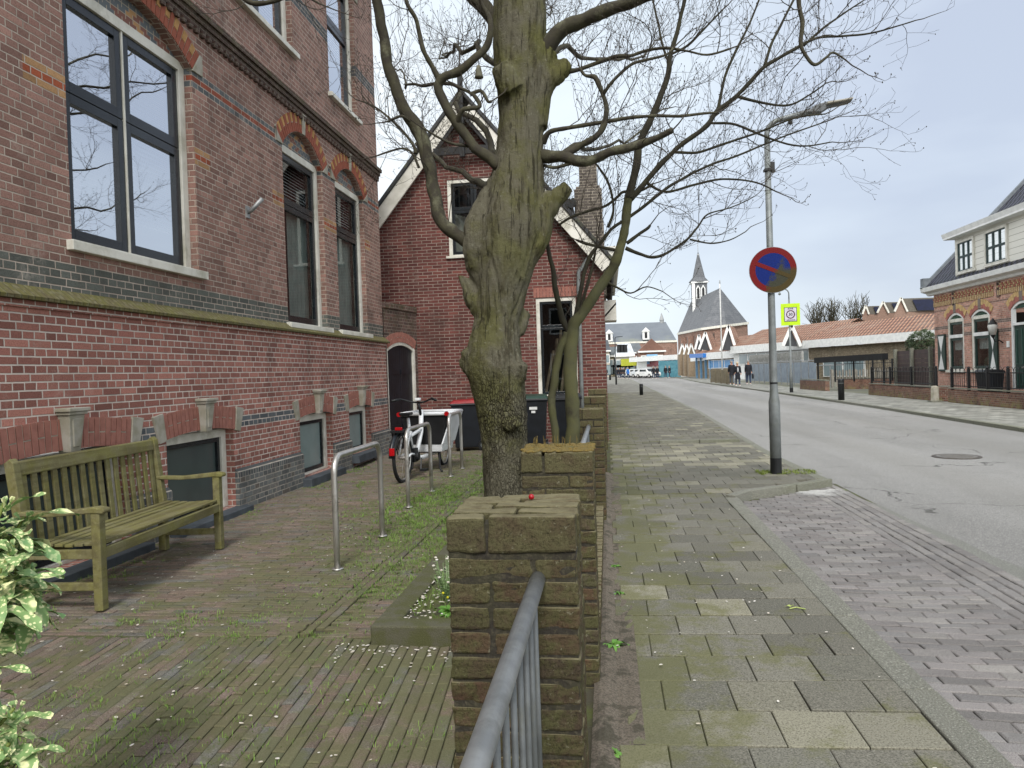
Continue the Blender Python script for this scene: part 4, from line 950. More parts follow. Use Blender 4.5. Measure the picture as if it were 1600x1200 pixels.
limbs1=[ # main limbs, (path, visible-thickness)
 [(748,400,16),(728,375,13),(708,362,13),(690,345,13),(680,310,13),(668,250,13),(652,200,14),(628,165,12,-.05),(610,110,11,-.1),(597,50,10,-.15),(589,0,10,-.2),(583,-70,8,-.3),(570,-160,5,-.4)],
 [(782,262,13,-.1),(762,246,12,-.12),(738,226,10,-.15),(716,196,10,-.18),(703,175,10,-.2),(688,150,10,-.22),(684,133,10,-.22),(695,118,9,-.24),(720,108,9,-.26),(742,92,8,-.28),(760,70,7,-.28),(766,45,6,-.3),(764,25,5,-.3),(752,5,4,-.3),(742,-30,3,-.35)],
 [(686,126,7,-.22),(676,105,5,-.25),(662,80,5,-.3),(655,55,5,-.3),(650,30,4,-.35),(636,5,4,-.4),(628,-30,3,-.4)],
 [(790,60,16,.1),(765,20,15,.1),(735,-10,13,.1),(700,-60,10,.1),(660,-140,7,.0)],
 [(815,125,14,.0),(840,95,17),(866,58,15,-.05),(895,38,14,-.1),(930,24,13,-.15),(965,12,12,-.2),(1000,-2,11,-.3),(1060,-30,9,-.4),(1140,-80,7,-.5),(1220,-160,4,-.6)],
 [(848,240,13),(875,245,11,-.1),(905,249,11,-.15),(935,246,9,-.2),(965,234,9,-.25),(1000,226,8,-.3),(1030,214,6,-.35),(1052,204,6,-.4)],
 [(882,244,8,-.12),(905,228,7,-.12),(930,213,6,-.15),(944,195,6,-.15),(948,172,5,-.15),(943,150,4,-.15),(934,128,5,-.15),(928,120,5,-.15),(914,117,3,-.1),(906,106,3,-.1)],
 [(848,222,8),(858,207,5,-.05),(880,201,4,-.08),(920,195,4,-.1),(965,187,4,-.15),(1010,182,3,-.2),(1060,181,3,-.2),(1120,176,2,-.2)],
 [(880,112,6),(905,108,4),(935,97,4),(962,88,4,-.1),(985,87,3,-.1),(1010,79,3,-.1),(1045,75,3,-.15),(1075,80,2,-.2),(1105,86,2,-.2),(1140,76,2,-.2)],
 [(943,148,4,-.15),(960,125,3,-.2),(985,102,3,-.2),(1010,94,3,-.2),(1040,86,2,-.2),(1052,75,2,-.2)],
 [(930,248,6,-.2),(945,237,4,-.2),(960,232,4,-.2),(975,228,4,-.2)],
 [(905,250,5,-.15),(870,262,3,-.1),(850,258,3,0)],
 [(715,190,6,-.2),(722,172,5,-.25),(735,169,5,-.25),(750,166,4,-.25),(742,150,4,-.25),(735,145,3,-.25),(715,135,3,-.25)],
 [(735,148,4,-.25),(752,142,4,-.25),(762,158,3,-.25),(768,158,3,-.25)],
 [(733,228,4,-.1),(700,222,2.5,-.2),(660,200,2,-.3)],
 # overhead limb whose tips hang into the picture
 [(1240,-120,7,-.9),(1247,-40,5,-.9),(1250,10,4,-.9),(1255,35,4,-.9),(1251,70,4,-.9),(1262,92,3,-.9),(1274,101,3,-.9),(1290,90,2.5,-.9),(1302,82,2,-.9),(1320,93,1.5,-.9)],
 [(330,-60,8,-.6),(372,-12,6,-.6),(392,4,6,-.6),(412,4,5,-.6),(440,-3,4,-.6),(470,-8,3,-.6),(500,6,2,-.6)],
 [(640,190,3,-.1),(628,182,3,-.15),(615,186,3,-.15),(606,190,3,-.15)],
 [(650,240,4,0),(645,225,3),(620,195,2.5),(590,170,2),(565,158,1.5)],
 [(655,262,3),(645,240,2.5),(630,232,2),(605,238,2),(590,243,1.5)],
 [(790,20,12,.3),(770,-40,10,.6),(740,-120,8,1.),(700,-220,5,1.5)],[(812,30,14,0),(835,-60,12,.3),(850,-110,11,.7),(880,-200,8,1.5),(930,-330,5,2.2)],[(800,-100,14),(740,-170,10,.3),(650,-260,6,.8),(560,-330,4,1.2)],[(806,-60,13,.1),(760,-150,10,.6),(690,-260,7,1.4),(600,-380,4,2.)],
]
def limbs(tree,L_,Y,mt,name='limb'):
    res=[]
    for l in L_:
        P_,r_=smooth(*path(l,Y),5); q=MB(); wob_=[p+Vector((noise.noise(p*6),noise.noise(p*6+Vector((9,0,0))),noise.noise(p*6+Vector((0,9,0)))))*min(.02,r_[i]*.5) for i,p in enumerate(P_)]
        q.tube(wob_,[max(.0022,r*(1+.16*noise.noise(p*16))) for p,r in zip(wob_,r_)],10 if max(r_)>.03 else 7,True); o=q.build(name,mt,tree,True); res.append((wob_,r_))
    return res
def twigs(mb,p,d,L,r,lvl,up,spread=.9,kink=.35,flat=0.):
    """one twig and its side twigs, crooked and forked"""
    n=max(4,int(L/.055)); seg=L/n; pts=[p]; rs=[r]; cur=d.normalized(); ch=[]
    for i in range(n):
        cur=(cur+Vector((R.gauss(0,kink),R.gauss(0,kink),R.gauss(0,kink)))*.5+up*.07).normalized(); pts.append(pts[-1]+cur*seg); rs.append(max(.0011,r*(1-.75*(i+1)/n)))
        if lvl>0 and i>0 and R.random()<(.72 if lvl>1 else .6): ch.append((pts[-1],cur.copy(),rs[-1],1-(i+1)/n*.55))
    mb.tube(pts,rs,4 if r<.004 else 5,False)
    if lvl==0 and R.random()<.6: mb.ball(tuple(pts[-1]),.0042,4,3,(1,1,1.7))
    for q,c,rr,k in ch:
        a=Vector((R.gauss(0,1),R.gauss(0,1),R.gauss(0,1))); a=(a-c*a.dot(c)).normalized()
        twigs(mb,q,c*.75+a*spread*R.uniform(.5,1.1)+up*.2,L*R.uniform(.35,.62)*k,rr*.72,lvl-1,up,spread,kink)
res=limbs(T1_,[[(p[0],p[1],p[2]*.79,*p[3:]) for p in l] for l in limbs1],TY,m_limb)
def grow(tree,res,mt,density,lens,lvl,minr,up=Vector((0,0,1)),start=.25,bias=Vector((0,0,0)),name='crown'):
    mb=MB()
    for P_,r_ in res:
        n=len(P_); acc=0
        for i in range(int(n*start),n-1):
            s=(P_[i+1]-P_[i]); acc+=s.length*density
            while acc>R.random()+.5:
                acc-=1; t=s.normalized(); a=Vector((R.gauss(0,1),R.gauss(0,1),R.gauss(0,1))); a=(a-t*a.dot(t)).normalized()
                twigs(mb,P_[i].copy(),t*.6+a*.9+bias+up*.25,R.uniform(*lens),min(r_[i]*.6,R.uniform(.0026,.0048)),lvl,up)
        t=(P_[-1]-P_[-2]).normalized(); twigs(mb,P_[-1].copy(),t,lens[0],min(.006,r_[-1]),lvl,up)
    return mb.build(name,mt,tree)
for pts in ([(-.75,5.8,3.5),(-1.0,6.8,4.4),(-1.5,8.0,5.1),(-2.0,9.6,5.7),(-2.4,11.2,6.6)],[(-.7,5.8,3.9),(-.5,7.0,4.6),(-.1,8.4,5.0),(.5,10.0,5.6),(1.0,11.6,6.6)],[(-.75,5.8,4.4),(-.9,7.2,5.4),(-.8,9.0,6.0),(-.9,11.,6.8),(-.7,13,7.8)],[(-.72,5.7,4.6),(.2,6.4,5.3),(1.2,7.4,5.9),(2.2,8.8,6.7)],[(-.75,5.7,4.8),(-1.7,6.5,5.6),(-2.6,7.4,6.2),(-3.2,8.6,7.2)],[(-.72,5.9,3.2),(-1.1,6.7,3.7),(-1.5,7.6,4.5),(-2.3,8.6,4.9),(-2.6,9.6,5.6)],[(-.7,5.9,3.0),(-.3,6.9,3.6),(0.1,8.2,3.9),(.9,9.4,4.7)],[(-.8,5.8,2.7),(-.9,7.2,3.3),(-.7,8.8,3.6),(-1.0,10.4,4.2),(-.8,12,4.8)],[(-.8,5.8,2.9),(-1.3,6.8,3.4),(-1.9,7.8,3.9),(-2.2,9.0,4.4)],[(-.8,5.8,2.5),(-.5,7.3,2.9),(-.9,8.8,3.4),(-.7,10.6,3.9)]):
    pts=[Vector(p) for p in pts]; r0=.036; P_,r_=smooth(pts,[r0*(1-.8*i/(len(pts)-1)) for i in range(len(pts))],6); P_=[p+Vector((noise.noise(p*1.6),noise.noise(p*1.6+Vector((7,0,0))),noise.noise(p*1.6+Vector((0,7,0)))))*.16*min(1,i/4) for i,p in enumerate(P_)]
    q=MB(); q.tube(P_,r_,8); q.build('limb',m_limb,T1_,True); res.append((P_,r_))
grow(T1_,res,m_twig,6.4,(.3,.85),2,.004,start=.15)
# small bird feeder hanging from a limb
t=thing('bird_feeder','small grey bell shaped feeder hanging from the branch left of the trunk','bird feeder',tuple(atY(748,112,5.4)))
q=MB(); q.lathe(0,0,[(.034,-.045),(.03,-.03),(.018,.03),(.012,.045)],10); q.build('bell',mat('grey_feeder','#6c6a58','#4f4e40',9,.8),t,True); q=MB(); q.tube([(0,0,.04),(0,0,.10)],.002,4); q.build('string',m_black,t)
# ============================================================ SECOND, SLENDER TREE
T2Y=6.55
T2=thing('slender_tree','slender green barked bare tree with two stems beside the third pillar','tree',(0,0,0))
l2=[[(896,800,14),(894,685,13),(893,600,13),(891,540,12),(896,512,11),(910,490,10),(930,462,10),(950,432,9),(965,400,9),(975,370,8),(979,335,8),(984,310,8)],
 [(876,800,8),(869,685,7),(863,650,7),(863,615,7),(869,580,7),(876,545,7),(886,520,8)],
 [(893,530,9),(880,500,8),(872,475,7),(868,450,7),(864,420,6),(856,385,5),(850,350,4),(846,310,3)],
 [(898,512,8),(904,475,6),(912,430,5),(922,400,5),(940,378,4),(955,358,4),(975,345,4),(1000,328,4),(1030,303,4),(1065,280,3.5),(1110,258,3),(1160,240,2.5),(1220,215,2,.1),(1290,190,1.5,.2)],
 [(984,312,8),(990,280,7),(996,245,7),(1003,215,6),(1018,180,6),(1036,140,5),(1045,108,5),(1048,85,4),(1060,40,3.5),(1070,0,3),(1080,-60,2)],
 [(986,312,8),(1005,288,7),(1028,262,7),(1050,238,6),(1080,215,6),(1105,195,6),(1122,172,6),(1150,150,5),(1180,120,5),(1200,100,4.5),(1240,78,4),(1275,60,3),(1320,56,2.5),(1370,50,2),(1430,32,1.3)],
 [(1195,103,4),(1205,70,3),(1220,40,3),(1240,0,2.5),(1262,-40,2)],
 [(1255,72,3),(1285,45,2.5),(1320,20,2),(1350,0,1.5)],
 [(1122,172,4),(1132,120,3),(1150,80,3),(1170,40,2.5),(1190,-10,2)],
 [(1048,85,3),(1075,70,3),(1100,45,2.5),(1130,15,2)],[(1046,100,3),(1035,70,3),(1028,35,2.5),(1020,0,2)],
 [(978,388,5),(1000,397,4),(1018,402,4),(1038,397,3.5),(1058,385,3),(1075,373,3),(1090,355,2.5),(1105,335,2),(1140,325,1.5),(1170,312,1.2)],
 [(1078,374,2.5),(1110,380,2),(1140,375,1.5),(1165,362,1.2)],
 [(965,392,4),(940,386,4),(915,381,4),(900,375,2.5)],
 [(980,380,5),(1000,365,4),(1012,357,4),(1016,352,3)],
 [(873,352,3),(895,338,3.5),(920,330,3.5),(945,322,3.5),(965,308,3.5),(975,300,3.5),(1000,298,3),(1020,288,3)],
 [(950,355,4),(958,330,3),(955,300,3),(948,280,3),(938,265,2.5),(930,255,2)],
 [(930,465,6),(950,420,0.1)][:0] or [(892,560,6),(905,500,5),(915,455,4),(925,420,3.5),(930,395,3)],
 [(1008,285,4),(1040,300,3),(1080,290,3),(1130,280,2.5),(1180,285,2),(1215,300,1.5)],
 [(1050,238,4),(1090,238,3),(1130,225,3),(1190,205,2.5),(1240,185,2),(1290,178,1.5)],
 [(1150,150,4),(1190,160,3),(1230,165,2.5),(1262,150,2),(1290,130,1.5)],
 [(1110,192,3),(1150,195,3),(1200,215,2.5),(1250,228,2),(1300,222,1.3)],
 [(945,440,4),(965,450,2.5),(985,458,2),(1010,448,1.5),(1035,455,1.2)],
]
res2=limbs(T2,[[(p[0],p[1],p[2]*.86) for p in l] for l in l2[:2]],T2Y,m_green,'trunk')+limbs(T2,[[(p[0],p[1],p[2]*(.9 if i in(2,) else .64),*p[3:]) for p in l] for i,l in enumerate(l2[2:])],T2Y,m_gdk,'limb')
grow(T2,res2[2:],m_twig,6.3,(.3,1.0),2,.003,start=.10,bias=Vector((.4,0,.1)))
# ============================================================ NEAR LAMP POST + SIGN
lp=thing('street_lamp','grey street lamp post on the kerb carrying the round parking sign','street lamp',(2.18,10.04,0))
q=MB(); q.lathe(0,0,[(.072,-.05),(.072,.95),(.058,1.02),(.050,1.15),(.044,2.6),(.038,4.35)],20); q.build('post',m_zinc,lp,True)
q=MB(); q.lathe(0,0,[(.0735,.0),(.0735,.21)],20); q.build('base_band',m_black,lp); q=MB(); q.lathe(0,0,[(.0505,1.19),(.0505,1.215)],20); q.build('collar',m_black,lp)
q=MB(); pts=[(0,0,4.33),(0,0,4.5)]+[(.22-.22*math.cos(a),0,4.5+.17*math.sin(a)) for a in [rad(15*k) for k in range(1,6)]]+[(.32,0,4.70),(.52,0,4.735)]; q.tube(pts,[.036,.033,.032,.032,.032,.032,.032,.034,.036][:len(pts)],12); q.build('arm',m_zinc,lp,True)
q=MB(); q.tube([(.42,0,4.72),(.6,0,4.75)],.036,12); q.prism([(.52,-.06,4.72),(.60,-.06,4.80),(.78,-.06,4.845),(1.06,-.06,4.85),(1.07,-.06,4.83),(.80,-.06,4.78),(.68,-.06,4.71)],(0,.12,0)); q.build('lamp_head',mat('lamp_head_grey','#5e6162','#4d5051',7,.5,.2),lp,bevel=.006)
q=MB(); q.hexa([(.74,-.13,4.79),(1.06,-.11,4.832),(1.06,.11,4.832),(.74,.13,4.79),(.74,-.13,4.81),(1.06,-.11,4.85),(1.06,.11,4.85),(.74,.13,4.81)]); q.build('lens',mat('lamp_lens','#a7a294',None,7,.3),lp,bevel=.004)
q=MB(); q.box(-.05,.05,-.05,.05,4.0,4.03); q.box(.04,.09,-.008,.008,3.98,4.12); q.ball((.30,0,4.62),.03,8,6); q.build('clamp',m_black,lp)
ns=thing('no_parking_sign','round red and blue no parking sign, right side stained green','traffic sign',(2.195,9.975,2.69),rad(-1))
q=MB(); q.disc((0,0,0),.302,(0,1,0),.012,64)
def signmat(name,col):
    g=G(name); v=g.obj(); x,y,z=g.xyz(v)[:3]; k=g.M('ADD',g.M('SUBTRACT',g.M('MULTIPLY',x,1.6),g.M('MULTIPLY',z,.9)),g.M('MULTIPLY',g.noise(9,5,v,.7),.55)); 
    st=g.M('MULTIPLY',g.ss(k,.30,.42),g.M('SUBTRACT',1.,g.M('MULTIPLY',g.ss(x,.10,.17),g.ss(z,-.03,.05)))); c=g.mix(g.M('MULTIPLY',st,.88),col,'#3a3a1c'); c=g.mix(g.ss(g.noise(50,4,v),.6,.75,0,.5),c,'#2c2a20'); return g.out(c,.5,0,.15)
q.build('back_plate',m_galv,ns)
q=MB(); n=64
def ringf(r0,r1,y): 
    for i in range(n):
        a=2*math.pi*i/n;b=2*math.pi*(i+1)/n; q.poly([(r0*math.cos(a),y,r0*math.sin(a)),(r1*math.cos(a),y,r1*math.sin(a)),(r1*math.cos(b),y,r1*math.sin(b)),(r0*math.cos(b),y,r0*math.sin(b))])
ringf(.222,.298,-.0085); a=rad(-24); q.hexa([(x*math.cos(a)-z*math.sin(a),y,x*math.sin(a)+z*math.cos(a)) for y in (-.0070,-.0112) for x,z in ((-.24,-.026),(.24,-.026),(.24,.026),(-.24,.026))]); q.build('red_ring',signmat('sign_red','#661214'),ns)
q=MB(); q.poly([(.223*math.cos(2*math.pi*i/n),-.0078,.223*math.sin(2*math.pi*i/n)) for i in range(n)]); q.build('blue_field',signmat('sign_blue','#061f63'),ns)
q=MB(); q.box(-.09,.06,.006,.05,-.05,-.02); q.box(-.09,.06,.006,.05,.05,.08); q.build('bracket',m_galv,ns)
# zone 30 sign + far lamp
def gooselamp(loc,label,h,head=1,base=True,sc_=1,s=-1,m=None,arm=.45):
    t=thing('street_lamp',label,'street lamp',loc); m=m or m_zinc
    q=MB(); q.lathe(0,0,[(.085,-.05),(.085,.95),(.055,1.1),(.042,h-.5)],12); q.tube([(0,0,h-.5),(0,0,h-.25)]+[(s*(arm*.5-arm*.5*math.cos(a)),0,h-.25+.25*math.sin(a)) for a in [rad(22*k) for k in range(1,5)]]+[(s*arm,0,h)],.03,8); q.build('post',m,t,True)
    q=MB(); q.hexa([(s*arm,-.08,h-.03),(s*(arm+.45),-.06,h),(s*(arm+.45),.06,h),(s*arm,.08,h-.03),(s*arm,-.08,h+.04),(s*(arm+.45),-.06,h+.05),(s*(arm+.45),.06,h+.05),(s*arm,.08,h+.04)]) if head else q.lathe(s*arm,0,[(.03,h-.15),(.08,h-.25),(.02,h-.3)],8)
    q.build('lamp_head',m,t); q=MB(); q.lathe(0,0,[(.088,0),(.088,.22)],12); q.build('base_band',m_black,t); return t
gooselamp((9.24,38.6,0),'slim street lamp with hooked top behind the yellow zone sign',5.25,0)
zs=thing('zone_sign','fluorescent yellow square zone 30 sign on the slim lamp post','traffic sign',(9.27,38.5,3.95),rad(-2))
m_fl=mat('fluorescent_yellow','#b9df12','#a9cf14',3,.45); m_sw=mat('sign_white','#c6c1cc','#b5b1ba',6,.4); m_sk=mat('sign_black','#262230',None,6,.5)
q=MB(); q.box(-.46,.46,-.01,.012,-.55,.55); q.build('plate',m_fl,zs); q=MB(); q.box(-.31,.31,-.016,-.0105,-.36,.36); q.build('black_edge',m_sk,zs); q=MB(); q.box(-.285,.285,-.022,-.0165,-.335,.335); q.build('white_panel',m_sw,zs)
q=MB()
for i in range(40):
    a=2*math.pi*i/40;b=2*math.pi*(i+1)/40; q.poly([(r*math.cos(t),-.024,r*math.sin(t)) for r,t in ((.165,a),(.215,a),(.215,b),(.165,b))])
q.build('ring',mat('ring_dark_red','#4a1230',None,6,.4),zs)
def text(s,size,loc,m,par,rx=90,rz=0,name='lettering',ext=.002):
    c=bpy.data.curves.new(name,'FONT'); c.body=s; c.size=size; c.align_x='CENTER'; c.align_y='CENTER'; c.extrude=ext; c.offset=size*.012; c.materials.append(m)
    o=bpy.data.objects.new(name,c); COL.objects.link(o); me=bpy.data.meshes.new_from_object(o.evaluated_get(bpy.context.evaluated_depsgraph_get())); bpy.data.objects.remove(o)
    o=bpy.data.objects.new(name,me); COL.objects.link(o); o.location=loc; o.rotation_euler=(rad(rx),0,rad(rz)); o.parent=par; return o
text('30',.20,(0,-.027,0),m_sk,zs); text('ZONE',.095,(0,-.027,.285),m_sk,zs); 
q=MB(); q.box(-.22,.22,-.0265,-.0235,-.315,-.25); 
q2=text('HERHALING',.075,(0,-.027,-.285),m_sk,zs)
# ============================================================ BOLLARDS
def bollard(x,y,label,h=.95,r=.13,group='black bollards'):
    t=thing('bollard',label,'bollard',(x,y,0),0,group); q=MB(); q.lathe(0,0,[(r,-.05),(r,h*.92),(r*.9,h)],14); q.build('post',m_black,t,True); q=MB(); q.lathe(0,0,[(r*1.02,h*.78),(r*1.02,h*.80)],14); q.build('band',m_zinc,t)
    return t
bollard(1.83,41,'small black bollard on the left kerb far down the street',.62,.10); bollard(8.84,29.3,'wide dark bollard on the right pavement before the gate',.82,.115); bollard(.35,105,'tiny black bollard on the left pavement far away by the car',.8,.15)
t=thing('stone_post','short weathered stone post at the end of the garden wall','post',(10.95,26.3,0)); q=MB(); q.lathe(0,0,[(.14,-.05),(.13,.45),(.11,.52),(.05,.55)],6); q.build('shaft',m_stone,t); q=MB(); q.box(-.17,.17,-.17,.17,-.02,.05); q.build('footing',m_kerbst,t)
# ============================================================ RIGHT HOUSE
HX=12.7; PR=planeX(HX,1)
rc=['#c29684','#b88876','#cb9f8d','#af7f6c','#bf9685','#c58e80']
m_rb=brick('orange_brick',rc,'#b9aca0',L=.21,H=.0625,m=.010,bands=[(2.25,2.375,'#77655d'),(2.5625,2.69,'#77655d'),(3.25,3.3125,'#8d6d60'),(0,.3,'#6d7076')],jit=.003)
Rh=thing('corner_house','orange brick house with green arched windows, shutters and white dormer across the street','house',(0,0,0))
RO=[(28.05,29.3,1.03,2.9,.22),(26.25,27.5,1.03,2.9,.22),(23.75,24.95,.42,2.95,.22),(21.3,22.6,1.03,2.9,.22)]
mb=MB(); wall(mb,PR,18,30.4,-.1,4.0,RO,.12); mb.poly([(HX,30.4,-.1),(HX+9,30.4,-.1),(HX+9,30.4,4.0),(HX,30.4,4.0)]); mb.build('wall',m_rb,Rh)
m_gr=mat('dark_green_paint','#16302a','#1c3a32',5,.35,0,0,60,None,.5); m_lace=mat('lace_curtain','#b9bfb9','#959c98',14,.9)
for i,(a,b,z0,z1,rs) in enumerate(RO):
    if i==2: continue
    W=window(Rh,PR,a,b,z0,z1,.06,.12,(),(.66,),.09,gm=m_glass2,sm=m_gr,sill_h=.1,sill_o=.08)
    q=MB(); pbox(q,PR,a+.12,b-.12,2.2,2.32,.0,.05); q.build('transom',m_white2,W)
    q=MB(); 
    for k in range(8): u=a+.2+k*(b-a-.4)/8; q.poly([PR(u,1.75,.16+.02*(k%2)),PR(u+(b-a-.4)/8,1.75,.16+.02*((k+1)%2)),PR(u+(b-a-.4)/8,2.2,.16+.02*((k+1)%2)),PR(u,2.2,.16+.02*(k%2))])
    q.build('lace_curtain',m_lace,W)
    q=MB(); q.ball((HX+.25,(a+b)/2,1.25),.16,8,6,(1,1,1.5)); q.lathe(HX+.25,(a+b)/2,[(.07,1.0),(.09,1.14)],10); q.build('window_plant',mat('window_plant_leaf','#33402a','#20301c',30,.8),W)
for a,b,z0,z1,rs in RO:
    q=MB(); n=10
    for k in range(n):
        f=lambda u:z1+rs*(1-((u-(a+b)/2)/((b-a)/2))**2); u0=a+(b-a)*k/n;u1=a+(b-a)*(k+1)/n
        q.poly([PR(u0,z1-.62 if z0<.9 and 0 else z1-.005,.055),PR(u1,z1-.005,.055),PR(u1,f(u1)-.07,.055),PR(u0,f(u0)-.07,.055)])
    q.build('fanlight',mat('green_fanlight','#2f5248','#254339',3,.12,0,0,60,None,.7),Rh)
    q=MB()
    for k in range(n):
        u0=a+(b-a)*k/n;u1=a+(b-a)*(k+1)/n
        q.hexa([PR(u0,f(u0)-.08,.01),PR(u0,f(u0)-.08,.09),PR(u1,f(u1)-.08,.09),PR(u1,f(u1)-.08,.01),PR(u0,f(u0)-.001,.01),PR(u0,f(u0)-.001,.09),PR(u1,f(u1)-.001,.09),PR(u1,f(u1)-.001,.01)])
    q.build('arched_head',m_white2,Rh)
    c=(a+b)/2;hw=(b-a)/2; rr=(hw*hw+rs*rs)/(2*rs); cz=z1+rs-rr; a0=math.asin(hw/rr)+.06; n=11; q=MB()
    for k in range(n):
        A=-a0+2*a0*k/n+.006;Bq=-a0+2*a0*(k+1)/n-.006
        for r0,r1,mm in ((rr+.005,rr+.13+.05*(k%2),0),(rr+.135+.05*(k%2),rr+.33,1)):
            q.m=mm if k!=n//2 else 2
            pt=lambda aa,r,d:(HX+d,c+math.sin(aa)*r,cz+math.cos(aa)*r)
            q.hexa([pt(A,r0,.03),pt(A,r0,-.02),pt(Bq,r0,-.02),pt(Bq,r0,.03),pt(A,r1,.03),pt(A,r1,-.02),pt(Bq,r1,-.02),pt(Bq,r1,.03)])
    q.build('arch',[mat('arch_red','#a8665a'),mat('arch_yellow','#c9a871'),mat('arch_key','#7d6a60')],Rh)
    q=MB(); q.box(HX-.03,HX+.02,c-.1,c+.1,z1+rs+.0,z1+rs+.42); q.build('keystone',mat('house_keystone','#7d6f66'),Rh,bevel=.01)
# yellow cogged frieze
q=MB(); my=mat('frieze_yellow','#bda57e','#a58c62',9,.8); mr=mat('frieze_red','#a86a58','#95594a',9,.8); mk=mat('frieze_dark','#6d5a50',None,9,.8)
for i in range(int((30.36-18)/.12)):
    y=18.04+i*.12; blk=abs(((y-25.65)%3.1))<.2 
    if blk:
        if q.v: q.build('frieze',[my,mr],Rh); q=MB()
        continue
    q.m=0; q.box(HX-.035,HX+.01,y,y+.07,3.46,3.62); q.m=1; q.box(HX-.02,HX+.01,y+.075,y+.115,3.46,3.60)
    for k in range(3):
        q.m=(i+k)%2; q.box(HX-.03-.008*(k%2),HX+.01,y+(k%2)*.03,y+(k%2)*.03+.075,3.64+k*.075,3.70+k*.075)
q.build('frieze',[my,mr],Rh)
for e in (22.5,25.55,28.66): q=MB(); q.box(HX-.03,HX+.01,e,e+.19,3.4,3.9); q.build('pilaster_block',mk,Rh)
q=MB(); q.prism([(HX,17.8,3.92),(HX-.1,17.8,3.94),(HX-.14,17.8,4.02),(HX-.33,17.8,4.08),(HX-.36,17.8,4.24),(HX,17.8,4.24)],(0,12.95,0)); q.box(HX,HX+1,30.4,30.75,3.95,4.24); q.build('eaves_gutter',m_white2,Rh)
# mansard roof of glazed tiles
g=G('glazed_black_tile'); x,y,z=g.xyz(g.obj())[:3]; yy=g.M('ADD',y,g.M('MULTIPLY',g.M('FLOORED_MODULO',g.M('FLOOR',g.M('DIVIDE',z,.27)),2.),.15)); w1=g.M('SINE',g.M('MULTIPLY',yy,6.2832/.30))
w2=g.M('FRACT',g.M('DIVIDE',z,.27)); g.bump(g.M('ADD',w1,g.M('MULTIPLY',w2,-1.)),.04); c=g.mix(g.ss(w1,.1,.8),'#0a0a0e','#4a4b5c'); c=g.mix(g.ss(w2,.0,.2,.9,0),c,'#07070a'); m_gt=g.out(c,.5,0,.3)  # pale stripes on the tile crests are glaze highlights painted into the colour
q=MB(); q.poly([(HX-.28,18,4.24),(HX-.28,30.55,4.24),(HX+4.1,30.55,8.8),(HX+4.1,18,8.8)]); q.poly([(HX-.28,30.5,4.2),(HX+8.4,30.5,4.2),(HX+4.1,30.5,8.8)]); q.build('roof',m_gt,Rh)
q=MB(); q.bar((HX-.36,30.6,4.22),(HX+4.1,30.6,8.88),.16,.1); q.box(HX+3.7,HX+4.7,29.9,30.65,8.84,8.98); q.bar((HX+4.1,18,8.86),(HX+4.1,30.6,8.86),.2,.1); q.box(HX-.34,HX-.05,30.5,30.75,4.25,4.62); q.build('verge_trim',mat('lead_grey','#6f757a','#5a6064',6,.6),Rh)
q=MB(); q.box(HX-.12,HX+1.3,18,28.3,4.3,5.74); 
m_bd=G('weatherboard'); zz=m_bd.xyz(m_bd.obj())[2]; fr=m_bd.M('FRACT',m_bd.M('DIVIDE',zz,.2)); m_bd.bump(fr,.03); m_bdm=m_bd.out(m_bd.mix(m_bd.M('LESS_THAN',fr,.08),'#e0dfd6','#9a988c'),.5)
q.build('dormer',m_bdm,Rh)
q=MB(); q.box(HX-.45,HX+1.5,17.9,28.45,5.74,5.80); q.prism([(HX-.45,17.9,5.8),(HX-.5,17.9,5.95),(HX-.4,17.9,5.96),(HX-.05,17.9,5.82)],(0,10.6,0)); q.build('dormer_eaves',m_white2,Rh)
PD=planeX(HX-.12,1)
for a,b in ((26.85,28.1),(24.75,26.15),(21.6,23.0)):
    W=window(Rh,PD,a,b,4.5,5.62,-.02,.09,(.33,.66),(.5,),.035,gm=m_glass2,sm=mat('dormer_glazing_bar','#3c4e50'),sill_h=.07,sill_o=.06,name='dormer_window'); q=MB()
    for k in range(10): u=a+.12+k*(b-a-.24)/10; q.poly([PD(u,4.6,.12+.02*(k%2)),PD(u+(b-a-.24)/10,4.6,.12+.02*((k+1)%2)),PD(u+(b-a-.24)/10,5.5,.12+.02*((k+1)%2)),PD(u,5.5,.12+.02*(k%2))])
    q.build('net_curtain',m_lace,W)
# door, shutters, wall lantern
q=MB(); pbox(q,PR,23.75,23.85,.42,2.95,.0,.1); pbox(q,PR,24.85,24.95,.42,2.95,.0,.1); pbox(q,PR,23.85,24.85,2.42,2.5,-.01,.1); q.build('door_frame',m_white2,Rh)
q=MB(); pbox(q,PR,23.85,24.85,.42,2.42,.04,.10); D=q.build('door',m_gr,Rh)
q=MB()
for (a,b,c_,d) in ((23.95,24.3,1.2,2.3),(24.4,24.75,1.2,2.3),(23.95,24.3,.55,1.0),(24.4,24.75,.55,1.0)):
    for e in ((a,b,c_,c_+.03),(a,b,d-.03,d),(a,a+.03,c_+.031,d-.031),(b-.03,b,c_+.031,d-.031)): pbox(q,PR,*e,.02,.04)
q.build('panel_moulding',mat('green_panel_edge','#3b5a50'),D); q=MB(); pbox(q,PR,24.2,24.45,1.08,1.13,.0,.04); q.build('letter_slot',m_steel,D)
def shutter(a,b):
    q=MB(); pbox(q,PR,a,b,.98,2.38,-.07,-.02); S=q.build('shutter',m_gr,Rh); c=(a+b)/2; w=(b-a)/2-.06
    q=MB(); q.poly([(HX-.075,c-w,1.05),(HX-.075,c+w,1.05),(HX-.075,c,1.68)]); q.poly([(HX-.075,c-w,2.31),(HX-.075,c,1.68),(HX-.075,c+w,2.31)]); q.build('white_hourglass',m_white2,S)
shutter(29.42,30.0); shutter(25.7,26.2)
